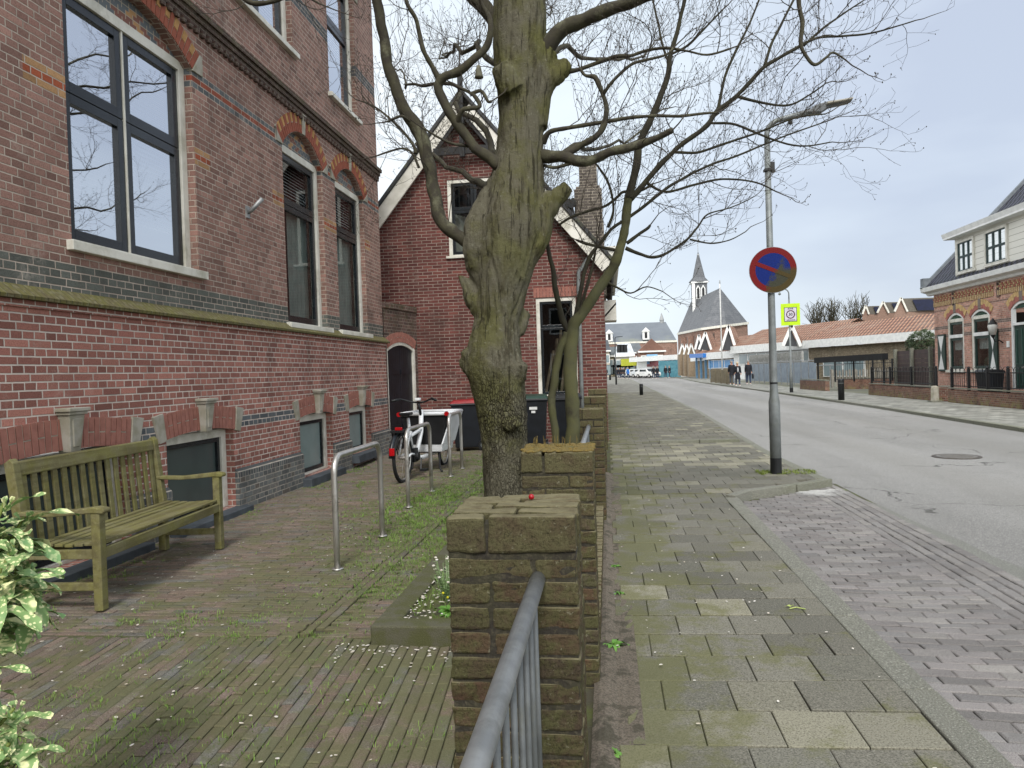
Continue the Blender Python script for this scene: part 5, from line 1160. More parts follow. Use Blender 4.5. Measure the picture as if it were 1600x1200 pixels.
t=thing('wall_lantern','white globe lantern on black scroll bracket beside the green door','lantern',(HX-.3,25.45,2.35)); q=MB(); q.lathe(0,0,[(.08,-.18),(.15,.1),(.13,.16)],10); q.build('globe',mat('milk_glass','#cfcfc9',None,5,.3),t,True); q=MB(); q.lathe(0,0,[(.15,.16),(.06,.28),(.02,.36)],8); q.lathe(0,0,[(.03,-.28),(.08,-.18)],8); q.tube([(0,0,-.26),(.05,0,-.4),(.18,0,-.36),(.3,0,-.45)],.02,6); q.build('bracket',m_black,t)
q=MB(); pbox(q,PR,25.05,25.2,1.75,1.95,-.03,-.005); tag(q.build('house_number_plate',m_white2),'small white number plate between lantern and green door','plate')
binn(12.2,25.3,rad(90),'dark wheeled bin in the front yard of the corner house','#101418',1.05,.6)
# ============================================================ YARD WALLS AND RAILINGS
m_yw=brick('yard_wall_brick',['#7a5548','#6b4a40','#86614f','#5d463d'],'#8d8478',L=.21,H=.0625,m=.01,moss=(.35,.0,'#7d7a4e',.8))
def ywall(x0,y0,x1,y1,h,label,th=.22):
    t=thing('garden_wall',label,'wall',(0,0,0),0,'low garden walls'); q=MB(); q.bar((x0,y0,h/2-.05),(x1,y1,h/2-.05),th,h); q.build('brickwork',m_yw,t); q=MB(); q.bar((x0,y0,h+.005),(x1,y1,h+.005),th*.98,.03); q.build('coping',m_kerbst,t); return t
ywall(11.3,14,11.3,25.9,.47,'low brick garden wall in front of the corner house'); ywall(11.3,27.0,11.35,33.5,.48,'low brick garden wall left of the stone post'); ywall(11.4,26.55,11.65,26.95,.5,'short square brick wall stub beside the stone post',.4)
ywall(11.0,43.5,11.1,39.0,.55,'low mossy brick wall behind the dark bollard'); ywall(12.4,41.5,14.6,39.2,.6,'low brick wall beneath the long black beam')
def iron(x0,y0,x1,y1,n,z0,z1,label,loops=True,st=6):
    t=thing('iron_railing',label,'railing',(0,0,0),0,'black iron railings'); q=MB(); a=Vector((x0,y0,0)); b=Vector((x1,y1,0)); U=Vector((0,0,1))
    q.tube([a+U*(z0+.08),b+U*(z0+.08)],.016,5); q.tube([a+U*(z1-.14),b+U*(z1-.14)],.016,5)
    for i in range(n+1):
        p=a+(b-a)*i/n
        if i<n:
            p2=a+(b-a)*(i+1)/n; q.tube([p+U*(z0+.05),p+U*(z1-.1)]+[p.lerp(p2,.5-.5*math.cos(k))+U*(z1-.1+.13*math.sin(k)) for k in (.5,1.,1.57,2.1,2.7)]+[p2+U*(z1-.1)],.009,4)
            m_=p.lerp(p2,.5); q.tube([m_+U*(z0+.05),m_+U*(z1-.14)],.007,4)
    q.build('bars',m_black,t)
    for i in range(st+1):
        p=a+(b-a)*i/st; q=MB(); q.box(p.x-.035,p.x+.035,p.y-.035,p.y+.035,z0-.05,z1-.02); q.ball((p.x,p.y,z1+.01),.045,8,6); q.build('post',m_black,t)
iron(11.3,19.0,11.3,25.85,24,.47,1.13,'black iron railing on the wall before the corner house'); iron(11.32,27.05,11.35,33.4,22,.5,1.16,'black iron railing left of the stone post',st=3)
iron(11.5,39.0,14.8,38.0,18,.5,1.5,'iron railing in front of the pale picket fence',st=4)
t=thing('beam_canopy','long black flat beam canopy standing behind the iron railing','canopy',(0,0,0)); q=MB(); A=atY(1276,563,42);Bq=atY(1383,557,36); q.bar(A,Bq,.3,.30); q.build('beam',m_black,t)
for k in (.02,.98): p=A.lerp(Bq,k); q=MB(); q.tube([(p.x,p.y,0),(p.x,p.y,p.z)],.05,8); q.build('post',m_black,t)
# fences
def slats(x0,y0,x1,y1,h,label,m,w=.09,gap=.03,base=.05,name='fence',cat='fence',posts=4):
    t=thing(name,label,cat,(0,0,0)); a=Vector((x0,y0,0));b=Vector((x1,y1,0)); d=(b-a); n=int(d.length/(w+gap)); d.normalize(); q=MB()
    for i in range(n): p=a+d*(i*(w+gap)); e=p+d*w; hh=h+R.uniform(-.03,.03); q.bar((p.x,p.y,(hh+base)/2),(e.x,e.y,(hh+base)/2),.03,hh-base)
    q.build('slats',m,t)
    for i in range(posts+1): p=a.lerp(b,i/posts); q=MB(); q.box(p.x-.05,p.x+.05,p.y-.05,p.y+.05,0,h+.05); q.build('post',m,t)
    return t
slats(9.3,68,9.35,56.5,1.15,'low wooden slat fence behind the walking couple',mat('grey_timber','#8a7f66','#6e6450',5,.85))
slats(12.8,44,17,41.5,1.0,'pale wooden picket fence behind the iron railing',mat('pale_picket','#8e8a80','#76726a',5,.85),.1,.08)
m_bf=mat('brown_fence_board','#4a3a38','#3b2f2e',4,.7)
t=thing('board_fence','dark brown horizontal board fence with concrete posts beside the corner house','fence',(0,0,0)); q=MB()
for k in range(9): q.bar((14.2,38.2,.2+k*.2),(13.6,30.8,.2+k*.2),.03,.19)
q.build('boards',m_bf,t)
for k in range(4): p=Vector((14.12,38.2,0)).lerp(Vector((13.52,30.8,0)),k/3); q=MB(); q.box(p.x-.07,p.x+.07,p.y-.07,p.y+.07,0,2.0); q.build('post',m_kerbst,t)
t=thing('mesh_fence','tall blue grey metal panel fence between the pavement and the school','fence',(0,0,0)); A=Vector((11.6,64,0));Bq=Vector((12.5,46,0)); mf=mat('blue_grey_panel','#8f9ba6','#7f8b97',3,.6); mg=m_galv
for i in range(12):
    a=A.lerp(Bq,i/12+.004);b=A.lerp(Bq,(i+1)/12-.004); q=MB(); q.bar((a.x,a.y,.85),(b.x,b.y,.85),.02,1.35); q.build('panel',mf,t)
    q=MB(); q.tube([(a.x,a.y,0),(a.x,a.y,1.75)],.045,6); q.build('post',mg,t)
q=MB(); q.tube([A+Vector((0,0,1.62)),Bq+Vector((0,0,1.62))],.03,6); q.tube([Bq+Vector((0,0,1.3)),(12.9,42,1.3)],.03,6); q.tube([(12.7,44,0),(12.7,44,1.35)],.03,6); q.build('top_rail',mg,t)
# ============================================================ SCHOOL (orange tiled)
g=G('orange_pantile'); P=g.obj(); x,y,z=g.xyz(P)[:3]; u_=g.M('SUBTRACT',x,g.M('MULTIPLY',y,.65)); s1=g.M('SINE',g.M('MULTIPLY',u_,6.2832/.36)); s2=g.M('FRACT',g.M('DIVIDE',z,.24))
c=g.mix(g.ss(s1,-.6,.6),'#65473a','#a0785f'); c=g.mix(g.ss(s2,.0,.3,.8,0),c,'#3c241d'); c=g.mix(g.ss(g.noise(.6,5,P),.45,.65,0,.5),c,'#93806f'); g.bump(g.M('ADD',s1,g.M('MULTIPLY',s2,-1.)),.05); m_or=g.out(c,.75)
m_sch=brick('school_brick',['#8d8069','#7d725f','#978a74','#6f6655'],'#93897a',L=.22,H=.0625,m=.01)
S=thing('school_building','long low school with orange tiled roof, white fascia and white gable ends','building',(0,0,0))
def V3(p): return Vector(p)
def block(A,Bp,dep,ze,zr,wallm,fas=.55,gable=True,wins=(),name='wall',up=0):
    """A->Bp front eave line (x,y) left to right, roof ridge runs parallel behind"""
    a=Vector((*A,0));b=Vector((*Bp,0)); d=(b-a).normalized(); n=Vector((-d.y,d.x,0)); U=Vector((0,0,1))
    if n.y<0: n=-n
    q=MB(); a1=a+n*.5;b1=b+n*.5; q.hexa([a1-U*.1,b1-U*.1,b1+n*dep-U*.1,a1+n*dep-U*.1,a1+U*ze,b1+U*ze,b1+n*dep+U*ze,a1+n*dep+U*ze]); q.build(name,wallm,S)
    h=dep/2+.5; q=MB(); q.poly([a+U*(ze+fas),b+U*(ze+fas),b+n*h+U*zr,a+n*h+U*zr]); q.poly([a+n*2*h+U*(ze+fas),b+n*2*h+U*(ze+fas),b+n*h+U*zr,a+n*h+U*zr]); q.build('roof',m_or,S)
    q=MB(); q.bar(a+U*(ze+fas/2),b+U*(ze+fas/2),.12,fas); q.build('fascia',m_white2,S)
    for (t0,t1,z0,z1,m_) in wins:
        p=a1+d*t0;r=a1+d*t1; q=MB(); q.bar(p-n*.03+U*(z0+z1)/2,r-n*.03+U*(z0+z1)/2,.1,z1-z0); q.build('window',m_white2,S)
        k=max(1,int((t1-t0)/1.7)); q=MB()
        for j in range(k):
            e=p.lerp(r,(j+.05)/k);f_=p.lerp(r,(j+.95)/k); q.bar(e-n*.085+U*(z0+z1)/2,f_-n*.085+U*(z0+z1)/2,.02,z1-z0-.16)
        q.build('pane',m_,S)
mwn=mat('school_pane','#75858a','#8b9a9c',.6,.15,0,0,60,None,.7); mwb=mat('school_blue_frame','#3f7fb8','#5a93c2',3,.4)
block((16.5,64.5),(24,43.5),6,2.75,4.72,m_sch,.62,True,[(2,7,.3,1.9,mwn)])
block((13.0,80.5),(18.2,66),7,2.75,5.25,m_white2,.75,True,[(1.2,15,1.55,2.7,mwn)])
block((11.6,91),(13.9,81),6,2.3,4.9,m_sch,.8,True,[(.5,9,1.2,2.2,mwb)])
block((11.0,99),(12.2,91.5),5,2.2,4.6,m_sch,.7,True)
for pk_,l_,r_,Yg in (((1237,508),(1223,541),(1251,541),64.5),((1138,509),(1126,548),(1150,546),80),((1102,519),(1092,546),(1112,548),90.5),((1092,523),(1086,546),(1099,548),98)):
    a=atY(*pk_,Yg);b=atY(*l_,Yg);c_=atY(*r_,Yg); q=MB(); q.bar(b,a,.14,.26); q.bar(c_,a,.14,.26); q.build('gable_board',m_white2,S)
    q=MB(); q.poly([b+Vector((.2,.15,0)),c_+Vector((-.2,.15,0)),a+Vector((0,.15,-.4))]); q.build('dark_gable_infill',mat('gable_timber','#3d3f42'),S)  # dark infill triangle set just behind the white boards
    q=MB(); q.poly([a+Vector((0,.02,.15)),c_+Vector((0,.02,.15)),c_+Vector((1.5,5,.6)),a+Vector((1.5,5,0))]); q.poly([a+Vector((0,.02,.15)),b+Vector((0,.02,.15)),b+Vector((1.5,5,.6)),a+Vector((1.5,5,0))]); q.build('gable_roof',m_or,S)
t=thing('school_balustrade','grey vertical bar balustrade along the raised school terrace','balustrade',(0,0,0)); q=MB(); A=atY(1172,560,74);Bq=atY(1254,557,60)
for i in range(46): p=A.lerp(Bq,i/45); q.box(p.x-.09,p.x+.09,p.y-.03,p.y+.03,1.35,p.z+.65 if 0 else 2.35)
q.bar((A.x,A.y,2.4),(Bq.x,Bq.y,2.4),.1,.1); q.build('bars',mat('balustrade_grey','#9a9b98','#83847f',4,.6),t); q=MB(); q.bar((A.x,A.y,.6),(Bq.x,Bq.y,.6),.3,1.4); q.build('terrace_wall',m_white,t)
# blue totem, blue canopies, small gables further on
m_blue=mat('bright_blue_paint','#1f66b5','#2c74bf',3,.4); m_lb=mat('pale_blue_paint','#6f9fc4','#86b0cf',3,.5)
t=thing('blue_column','bright blue advertising column on the far right pavement','column',tuple(gnd(1076,588))); q=MB(); q.box(-.6,.6,-.6,.6,0,2.7); q.build('column',m_blue,t); q=MB(); q.box(-.95,.95,-.9,.9,2.7,3.0); q.build('cap',m_lb,t)
t=thing('blue_entrance','blue framed school entrance canopy under three white gables','entrance',(0,0,0)); q=MB(); A=atY(1088,556,96);Bq=atY(1110,555,90); q.bar(A,Bq,1.8,.5); q.build('canopy',m_blue,t)
q=MB()
for k in (0,.33,.66,1.): q=MB(); p=A.lerp(Bq,k); q.box(p.x-.12,p.x+.12,p.y-.12,p.y+.12,0,p.z); q.build('post',m_lb,t); q=MB(); A2=atY(1098,572,98);B2=atY(1107,572,94); q.bar(A2,B2,.2,2.4); q.build('doorway',m_black,t)
for i,px in enumerate((1066,1073,1080)):
    p=atY(px,546,108-i*2); t=thing('small_gable','tiny white framed gable, '+['first','second','third'][i]+' from the left beside the blue column','gable',tuple(p)); q=MB()
    for s in (-1,1): q.bar((s*.45,0,-.7),(0,0,.8),.2,.2)
    q.build('gable_board',m_white2,t); q=MB(); q.poly([(-.4,.1,-.7),(.4,.1,-.7),(0,.1,.6)]); q.box(-.42,.42,.1,3,-3.8,-.7); q.build('infill',mat('gable_infill','#8a7a64'),t)
t=thing('flagpole','thin white flagpole standing in front of the school','flagpole',tuple(gnd(1129,578+17))); q=MB(); q.lathe(0,0,[(.07,0),(.05,9.3),(.03,9.6)],8); q.build('pole',m_white2,t,True); q=MB(); q.ball((0,0,9.66),.08,8,6); q.build('finial',m_galv,t)
# ============================================================ CHURCH
m_slate=mat('church_slate','#55575a','#44474b',1.2,.7,0,.01,4,'#626468',.4)
g=G('church_slate_rows'); v=g.obj(); z=g.xyz(v)[2]; fr=g.M('FRACT',g.M('DIVIDE',z,.35)); c=g.mix(g.ss(g.noise(1.1,6,v,.7),.35,.65),'#5c5e61','#474a4e'); c=g.mix(g.ss(fr,0,.3,.55,0),c,'#2c2e31'); c=g.mix(g.ss(g.noise(9,3,v),.5,.65,0,.5),c,'#7a7c7e'); m_slate=g.out(c,.65)
m_chb=brick('church_brick',['#86675a','#7a5c50','#927060'],'#9a8c80',L=.3,H=.1,m=.012)
Ch=thing('village_church','brick church with steep slate roof and slim slate spire','church',(0,0,0))
rg=atY(1125,450,118); E2=atY(1097,513,113); E3=atY(1135,508,112); E4=atY(1168,504,117); Rf=atY(1080,471,134); Lf=atY(1059,521,130)
q=MB(); q.poly([E2,E3,rg]); q.poly([E3,E4,rg]); q.poly([Lf,E2,rg,Rf]); RR=Vector((E4.x-8,E4.y+16,E4.z)); q.poly([E4,rg,Rf,RR]); q.poly([Lf,Rf,RR]); q.build('roof',m_slate,Ch)
q=MB()
for p_,r_ in ((Lf,E2),(E2,E3),(E3,E4)): 
    q.poly([(p_.x,p_.y,0),(r_.x,r_.y,0),r_,p_])
q.build('wall',m_chb,Ch)
q=MB()
for p_,r_ in ((Lf,E2),(E2,E3),(E3,E4)): q.bar(p_-Vector((0,.15,.1)),r_-Vector((0,.15,.1)),.35,.35)
q.build('eaves_gutter',m_white,Ch)
mcw=mat('church_window','#4a3f38','#5b5048',3,.3)
for k,(p_,r_) in enumerate(((Lf,E2),(Lf,E2),(Lf,E2),(E2,E3))):
    tt=[.2,.5,.8,.5][k]; c=Vector(p_).lerp(Vector(r_),tt); d=(Vector(r_)-Vector(p_)).normalized(); d.z=0; nn_=Vector((d.y,-d.x,0)); c=c+nn_*.12; q=MB()
    pts=[c-d*.7+Vector((0,0,-5)),c+d*.7+Vector((0,0,-5)),c+d*.7+Vector((0,0,-2)),c+d*.4+Vector((0,0,-1.2)),c+Vector((0,0,-.9)),c-d*.4+Vector((0,0,-1.2)),c-d*.7+Vector((0,0,-2))]
    q.prism(pts,nn_*.15); q.build('window',mcw,Ch)
    q=MB(); bb=Vector(p_).lerp(Vector(r_),tt+.15)+nn_*.3; q.box(bb.x-.5,bb.x+.5,bb.y-.5,bb.y+.5,0,bb.z-.9); q.build('buttress',m_chb,Ch)
# belfry with spire
bx_,by_=atY(1092,440,129).x,129; zb=atY(1092,441,129).z; zt=atY(1090,393,129).z; zl=zb-6; hw=1.2
q=MB(); q.box(bx_-hw,bx_+hw,by_-hw,by_+hw,zl,zb); q.build('belfry',m_slate,Ch)
q=MB(); q.box(bx_-hw-.12,bx_-hw+.35,by_-hw-.12,by_-hw+.3,zl,zb-.2); q.box(bx_-hw-.2,bx_+hw+.2,by_-hw-.2,by_+hw+.2,zb-.25,zb)
for s in (-.42,.42): q.prism([(bx_+.1+s-.36,by_-hw-.1,zb-3),(bx_+.1+s+.36,by_-hw-.1,zb-3),(bx_+.1+s+.36,by_-hw-.1,zb-1.2),(bx_+.1+s,by_-hw-.1,zb-.6),(bx_+.1+s-.36,by_-hw-.1,zb-1.2)],(0,.12,0))
q.build('belfry_trim',m_white2,Ch)
q=MB()
for s in (-.42,.42): q.prism([(bx_+.1+s-.2,by_-hw-.16,zb-2.9),(bx_+.1+s+.2,by_-hw-.16,zb-2.9),(bx_+.1+s+.2,by_-hw-.16,zb-1.3),(bx_+.1+s,by_-hw-.16,zb-.9),(bx_+.1+s-.2,by_-hw-.16,zb-1.3)],(0,.05,0))
q.build('louvre',m_black,Ch)
q=MB(); pr=[(1.75,zb),(1.05,zb+.8),(.8,zb+1.9),(.05,zt-.1)]; q.lathe(bx_,by_,pr,8); q.build('spire',m_slate,Ch); q=MB(); q.tube([(bx_,by_,zt-1.2),(bx_,by_,zt+3.2)],.05,5); q.ball((bx_,by_,zt-.6),.22,8,6); q.tube([(rg.x,rg.y,rg.z-.3),(rg.x,rg.y,rg.z+1.2)],.09,5); q.build('finial',m_galv,Ch)
# far church with broad slate roof
Fc=thing('distant_church','long blue grey slate roofed church closing the end of the street','church',(0,0,0)); Y=215; a=atY(900,508,Y);b=atY(1040,503,Y); c_=atY(1058,533,Y-9); d_=atY(900,538,Y-9)
m_fs=mat('pale_slate','#6a7076','#5f656c',.25,.7,0,0,4,'#75796f')
q=MB(); q.poly([d_,c_,b,a]); q.poly([c_,c_+Vector((0,18,0)),b]); q.build('roof',m_fs,Fc); q=MB(); q.poly([(d_.x,d_.y,0),(c_.x,c_.y,0),c_,d_]); q.poly([(c_.x,c_.y,0),(c_.x,c_.y+18,0),c_+Vector((0,18,0)),c_]); q.build('wall',m_chb,Fc)
q=MB(); q.bar(d_,c_,.5,.5); q.build('eaves_gutter',m_white,Fc)
p=atY(1034,503,Y); q=MB(); q.lathe(p.x,p.y,[(.6,p.z-1.5),(.6,p.z+.4),(.7,p.z+.5),(.05,p.z+2.6)],8); q.build('turret',m_galv,Fc)
for px,py in ((952,527),(1009,524)):
    p=atY(px,py,Y-8); q=MB(); q.box(p.x-.9,p.x+.9,p.y-1,p.y+2,p.z-1.2,p.z+1); q.prism([(p.x-1.2,p.y-1.2,p.z+1),(p.x+1.2,p.y-1.2,p.z+1),(p.x,p.y-1.2,p.z+2.2)],(0,3,0)); o=q.build('roof_dormer',m_white2,Fc); q=MB(); q.box(p.x-.35,p.x+.35,p.y-1.1,p.y-1.02,p.z-.8,p.z+.8); q.build('opening',m_black,o)
# ============================================================ FAR STREET FRONT
def farhouse(px0,px1,pyt,Y,roofc,wallc,label,kind='gable',ridge=6,win=3,pyr=None,name='town_house'):
    p0=atY(px0,pyt,Y);p1=atY(px1,pyt,Y); t=thing(name,label,'house',(p0.x,Y,0)); w_=p1.x-p0.x; h=p0.z; zr=atY((px0+px1)/2,pyr,Y).z if pyr else h+3
    wm=mat('far_wall',wallc,None,1,.8); rm=mat('far_roof',roofc,None,1,.8)
    q=MB(); q.box(0,w_,0,12,0,h); q.build('wall',wm,t)
    q=MB()
    if kind=='gable': q.prism([(-.2,-.2,h),(w_+.2,-.2,h),(w_/2,-.2,zr)],(0,12.4,0)); q.build('roof',rm,t)
    else: q.hexa([(-.3,-.3,h),(w_+.3,-.3,h),(w_+.3,12,h),(-.3,12,h),(w_*.12,4,zr),(w_*.88,4,zr),(w_*.88,9,zr),(w_*.12,9,zr)]); q.build('roof',rm,t)
    q=MB(); q.bar((-.3,-.35,h-.1),(w_+.3,-.35,h-.1),.2,.3); q.build('eaves_gutter',m_white2,t)
    for k in range(win):
        u=w_*(k+.5)/win; q=MB(); q.box(u-.5,u+.5,-.06,.02,h-2.6,h-.8); W=q.build('window',m_white2,t); q=MB(); q.box(u-.36,u+.36,-.1,-.062,h-2.45,h-.95); q.build('pane',mwn,W)
        q=MB(); q.box(u-.7,u+.7,-.06,.02,.4,2.5); W=q.build('shop_window',m_dark,t); q=MB(); q.box(u-.6,u+.6,-.1,-.062,.5,2.4); q.build('pane',mwn,W)
    return t
farhouse(938,952,548,150,'#4d5256','#d0c9b6','narrow cream house left of the far lamp post',kind='hip',pyr=530,win=2)
farhouse(951,965,556,160,'#5b6062','#cfc6a8','pale yellow house with awning at the far street end',kind='hip',pyr=541,win=2)
farhouse(962,990,556,150,'#c6ccd0','#d8d6cc','white house with three dark roof windows at the far street end',kind='hip',pyr=536,win=4)
farhouse(980,1003,551,165,'#63686b','#8d6658','brick house with wide grey roof behind the white house',kind='hip',pyr=535,win=2)
farhouse(999,1038,549,140,'#7a5a4c','#8b6a5b','brown brick house with broad pointed gable at the street end',kind='gable',pyr=529,win=3)
for k,px in enumerate((967,972,977)):
    p=atY(px,545,151); tag((lambda m:(m.box(-.4,.4,-.3,.3,-.7,.7),m.box(-.55,.55,-.35,.4,.7,.85),m.build('roof_window',m_black,None,loc=tuple(p)))[2])(MB()),['left','middle','right'][k]+' dark upright window in the white far roof','window')
t=thing('shop_pavilion','low white flat roofed shop with red window band at the street end','shop',(0,0,0)); A=atY(1003,562,132);Bq=atY(1062,562,118)
q=MB(); q.bar(Vector((A.x,A.y,1.4)),Vector((Bq.x,Bq.y,1.4)),2.,2.8); q.build('wall',m_white2,t); q=MB(); q.bar(Vector((A.x-.5,A.y-.6,3.1)),Vector((Bq.x+1,Bq.y-.6,3.1)),4.,.8); q.build('flat_roof',m_white2,t)
q=MB(); q.bar(Vector((A.x,A.y-1.2,2.2)),Vector((Bq.x-2,Bq.y-1.2,2.2)),.3,.9); q.build('sign_band',mat('dark_red_band','#6e1f26'),t); q=MB(); q.bar(Vector((Bq.x-3.4,Bq.y-1.3,1.3)),Vector((Bq.x,Bq.y-1.3,1.3)),.3,2.6); q.build('teal_front',mat('teal_front','#3c6f7c','#54838e',3,.4),t)
q=MB(); p=atY(1019,562,126); q.box(p.x-.9,p.x+.9,p.y-.1,p.y+.1,p.z-.7,p.z+.9); tag(q.build('blue_sign',m_lb),'small pale blue sign board in front of the white shop','sign')
p=atY(983,566,146); q=MB(); q.box(-1.6,1.6,-.2,.2,-.7,.7); o=q.build('yellow_shop_sign',mat('yellow_sign','#aab030',None,3,.5),None,loc=tuple(p)); tag(o,'bright yellow shop sign at the end of the street','sign')
p=gnd(1032,583.5); t=thing('white_board_sign','white pavement sign board with blue print near the far shop','sign',tuple(p)); q=MB(); q.box(-.55,.55,-.2,.2,.1,2.0); q.build('board',m_white2,t); q=MB(); q.box(-.35,.35,-.23,-.205,.6,.9); q.box(-.3,.3,-.23,-.205,1.1,1.5); q.build('print',m_blue,t)
p=gnd(1093,585); t=thing('playground_slide','white and blue slide shaped play unit beside the blue column','slide',tuple(p)); q=MB(); q.bar((-1.5,0,.7),(1.,0,2.2),.5,.12); q.bar((1.,0,.0),(1.,0,2.2),.1,.1,up=(0,1,0)); q.build('chute',m_white2,t); q=MB(); q.box(-.2,.9,-.3,.3,0,.9); q.build('base',m_lb,t)
gooselamp(tuple(gnd(963,601)),'thin dark lamp post on the far left pavement',4.6,1,m=m_dark,s=1,arm=.3)
# solar roofed row
for k,(px0,pxp,pxe,pyt,pye) in enumerate(((1347,1352,1378,478.5,491),(1370,1379,1408,472.5,489),(1397,1407,1470,466.5,487))):
    Y=108-k*6; a=atY(px0,pye,Y);ap=atY(pxp,pyt,Y);e=atY(pxe,pyt,Y+3); b=atY(2*pxp-px0,pye,Y); t=thing('solar_roof_house','brick house with navy solar roof, '+['smallest and leftmost','middle one','largest, nearest the corner house'][k]+' of three','house',(0,0,0),0,'row of solar roofed houses')
    q=MB(); q.poly([a,b,ap]); q.poly([(a.x,a.y,0),(b.x,b.y,0),b,a]); dd=Vector((8,2,0)); q.poly([(b.x,b.y,0),(b.x+8,b.y+2,0),b+dd,b]); q.build('wall',mat('row_house_brick','#8d7263'),t)
    L_=(e-ap).length+4; dv=Vector((L_,1.5,0)); q=MB(); q.poly([b,b+dv,ap+dv,ap]); q.poly([a,ap,ap+dv,a+dv]); q.build('roof',mat('row_roof_tile','#5f5a50'),t)
    q=MB(); nn_=(b-ap).cross(dv).normalized(); nn_=nn_ if nn_.y<0 else -nn_; f=lambda u,v_:ap.lerp(b,v_)+dv*u+nn_*.15; q.poly([f(.12,.12),f(.98,.12),f(.98,.95),f(.12,.95)]); q.build('solar_panel',mat('solar_navy','#141b38','#0f152c',2,.45,0,0,60,None,.3),t)
    q=MB(); q.bar(a+Vector((0,-.15,0)),ap+Vector((0,-.15,.1)),.2,.2); q.bar(b+Vector((0,-.15,0)),ap+Vector((0,-.15,.1)),.2,.2); q.build('bargeboard',m_white,t)
# bare trees beyond the school
def faraway(px,py,Y,hpx,label):
    base=atY(px,py,Y); t=thing('far_bare_tree',label,'tree',(base.x,base.y,0),0,'bare trees behind the school'); q=MB(); zt_=base.z; top=zt_+hpx*Y/F
    q.tube([(0,0,0),(0,0,zt_)],[.3,.2],6); q.build('trunk',m_limb,t); q=MB()
    for i in range(26):
        d=Vector((R.gauss(0,.45),R.gauss(0,.45),1)).normalized(); L_=(top-zt_+2)*R.uniform(.7,1.05); p=Vector((0,0,zt_-2)); pts=[p]
        for k in range(6): d=(d+Vector((R.gauss(0,.12),R.gauss(0,.12),.1))).normalized(); pts.append(pts[-1]+d*L_/6)
        q.tube(pts,[.07,.06,.05,.05,.04,.035,.03],3)
        for k in range(8): s=pts[R.randint(2,6)]; q.tube([s,s+Vector((R.gauss(0,.5),R.gauss(0,.5),R.uniform(.4,1.3)))],[.035,.02],3)
    q.build('crown',m_limb,t)
faraway(1278,497,115,20,'leftmost small bare tree top above the school roof'); faraway(1300,495,115,22,'middle bare tree top above the school roof'); faraway(1337,493,112,26,'tallest bare tree top left of the solar roofs')
# evergreen shrub beside the corner house
m_leaf=mat('shrub_leaf','#2c3a20','#3f4e2a',2,.6,0,0,60)
t=thing('evergreen_shrub','round dark evergreen shrub behind the brown board fence','shrub',tuple(atY(1441,537,40).xy)+(0,)); q=MB(); zc=atY(1441,537,40).z; q.tube([(0,0,0),(0,0,zc)],[.1,.06],6); q.build('trunk',m_limb,t); q=MB()
for i in range(2600):
    d=Vector((R.gauss(0,1),R.gauss(0,1),R.gauss(0,1))).normalized()*R.uniform(.55,1.0)**.5; p=Vector((d.x*.78,d.y*.8,zc+d.z*.72))*1.0+Vector((noise.noise(d*3)*.15,0,noise.noise(d*3+Vector((5,0,0)))*.15)); a=Vector((R.gauss(0,1),R.gauss(0,1),R.gauss(0,1))).normalized()*.06; b=a.orthogonal().normalized()*.03; q.poly([p-a,p+b,p+a,p-b])
q.build('crown',m_leaf,t)
# houses further along our side and behind us: unseen, but mirrored in the window panes
def sidehouse(x0,x1,y0,y1,h,face,wallc,label):
    t=thing('terraced_house',label,'house',(0,0,0),0,'terraced houses along our side'); wm=brick('terrace_brick',[wallc,'#6d4f44','#7d6152'],'#948a7e',L=.21,H=.0625)
    q=MB(); q.box(x0,x1,y0,y1,-.1,h); q.build('wall',wm,t); q=MB(); xm,ym=(x0+x1)/2,(y0+y1)/2
    q.prism([(x0-.2,y0,h),(x1+.2,y0,h),(xm,y0,h+2.6)],(0,y1-y0,0)); q.build('roof',m_tile,t)
    n=int((y1-y0)/2.4) if face=='x' else int((x1-x0)/2.4)
    for k in range(n):
        for zz_ in (1.0,3.6):
            q=MB(); p=MB()
            if face=='x': u=y0+(k+.5)*(y1-y0)/n; q.box(x1-.01,x1+.05,u-.5,u+.5,zz_,zz_+1.5); p.box(x1+.051,x1+.06,u-.4,u+.4,zz_+.1,zz_+1.4)
            else: u=x0+(k+.5)*(x1-x0)/n; q.box(u-.5,u+.5,y1-.01,y1+.05,zz_,zz_+1.5); p.box(u-.4,u+.4,y1+.051,y1+.06,zz_+.1,zz_+1.4)
            W=q.build('window',m_white2,t); p.build('pane',m_dark,W)
sidehouse(-7,-.8,27,39,5.4,'x','#7b5546','first terraced house beyond the gabled house'); sidehouse(-7,-.9,41,55,6.0,'x','#8a6a58','second terraced house beyond the gabled house'); sidehouse(-7,-1.0,57,75,5.2,'x','#6f4d42','third terraced house beyond the gabled house')
sidehouse(-9,-1.5,-24,-12,6.0,'y','#7b5546','terraced house behind the railing end'); sidehouse(0,8,-34,-24,7,'y','#805b4a','terraced house closing the street behind the camera')
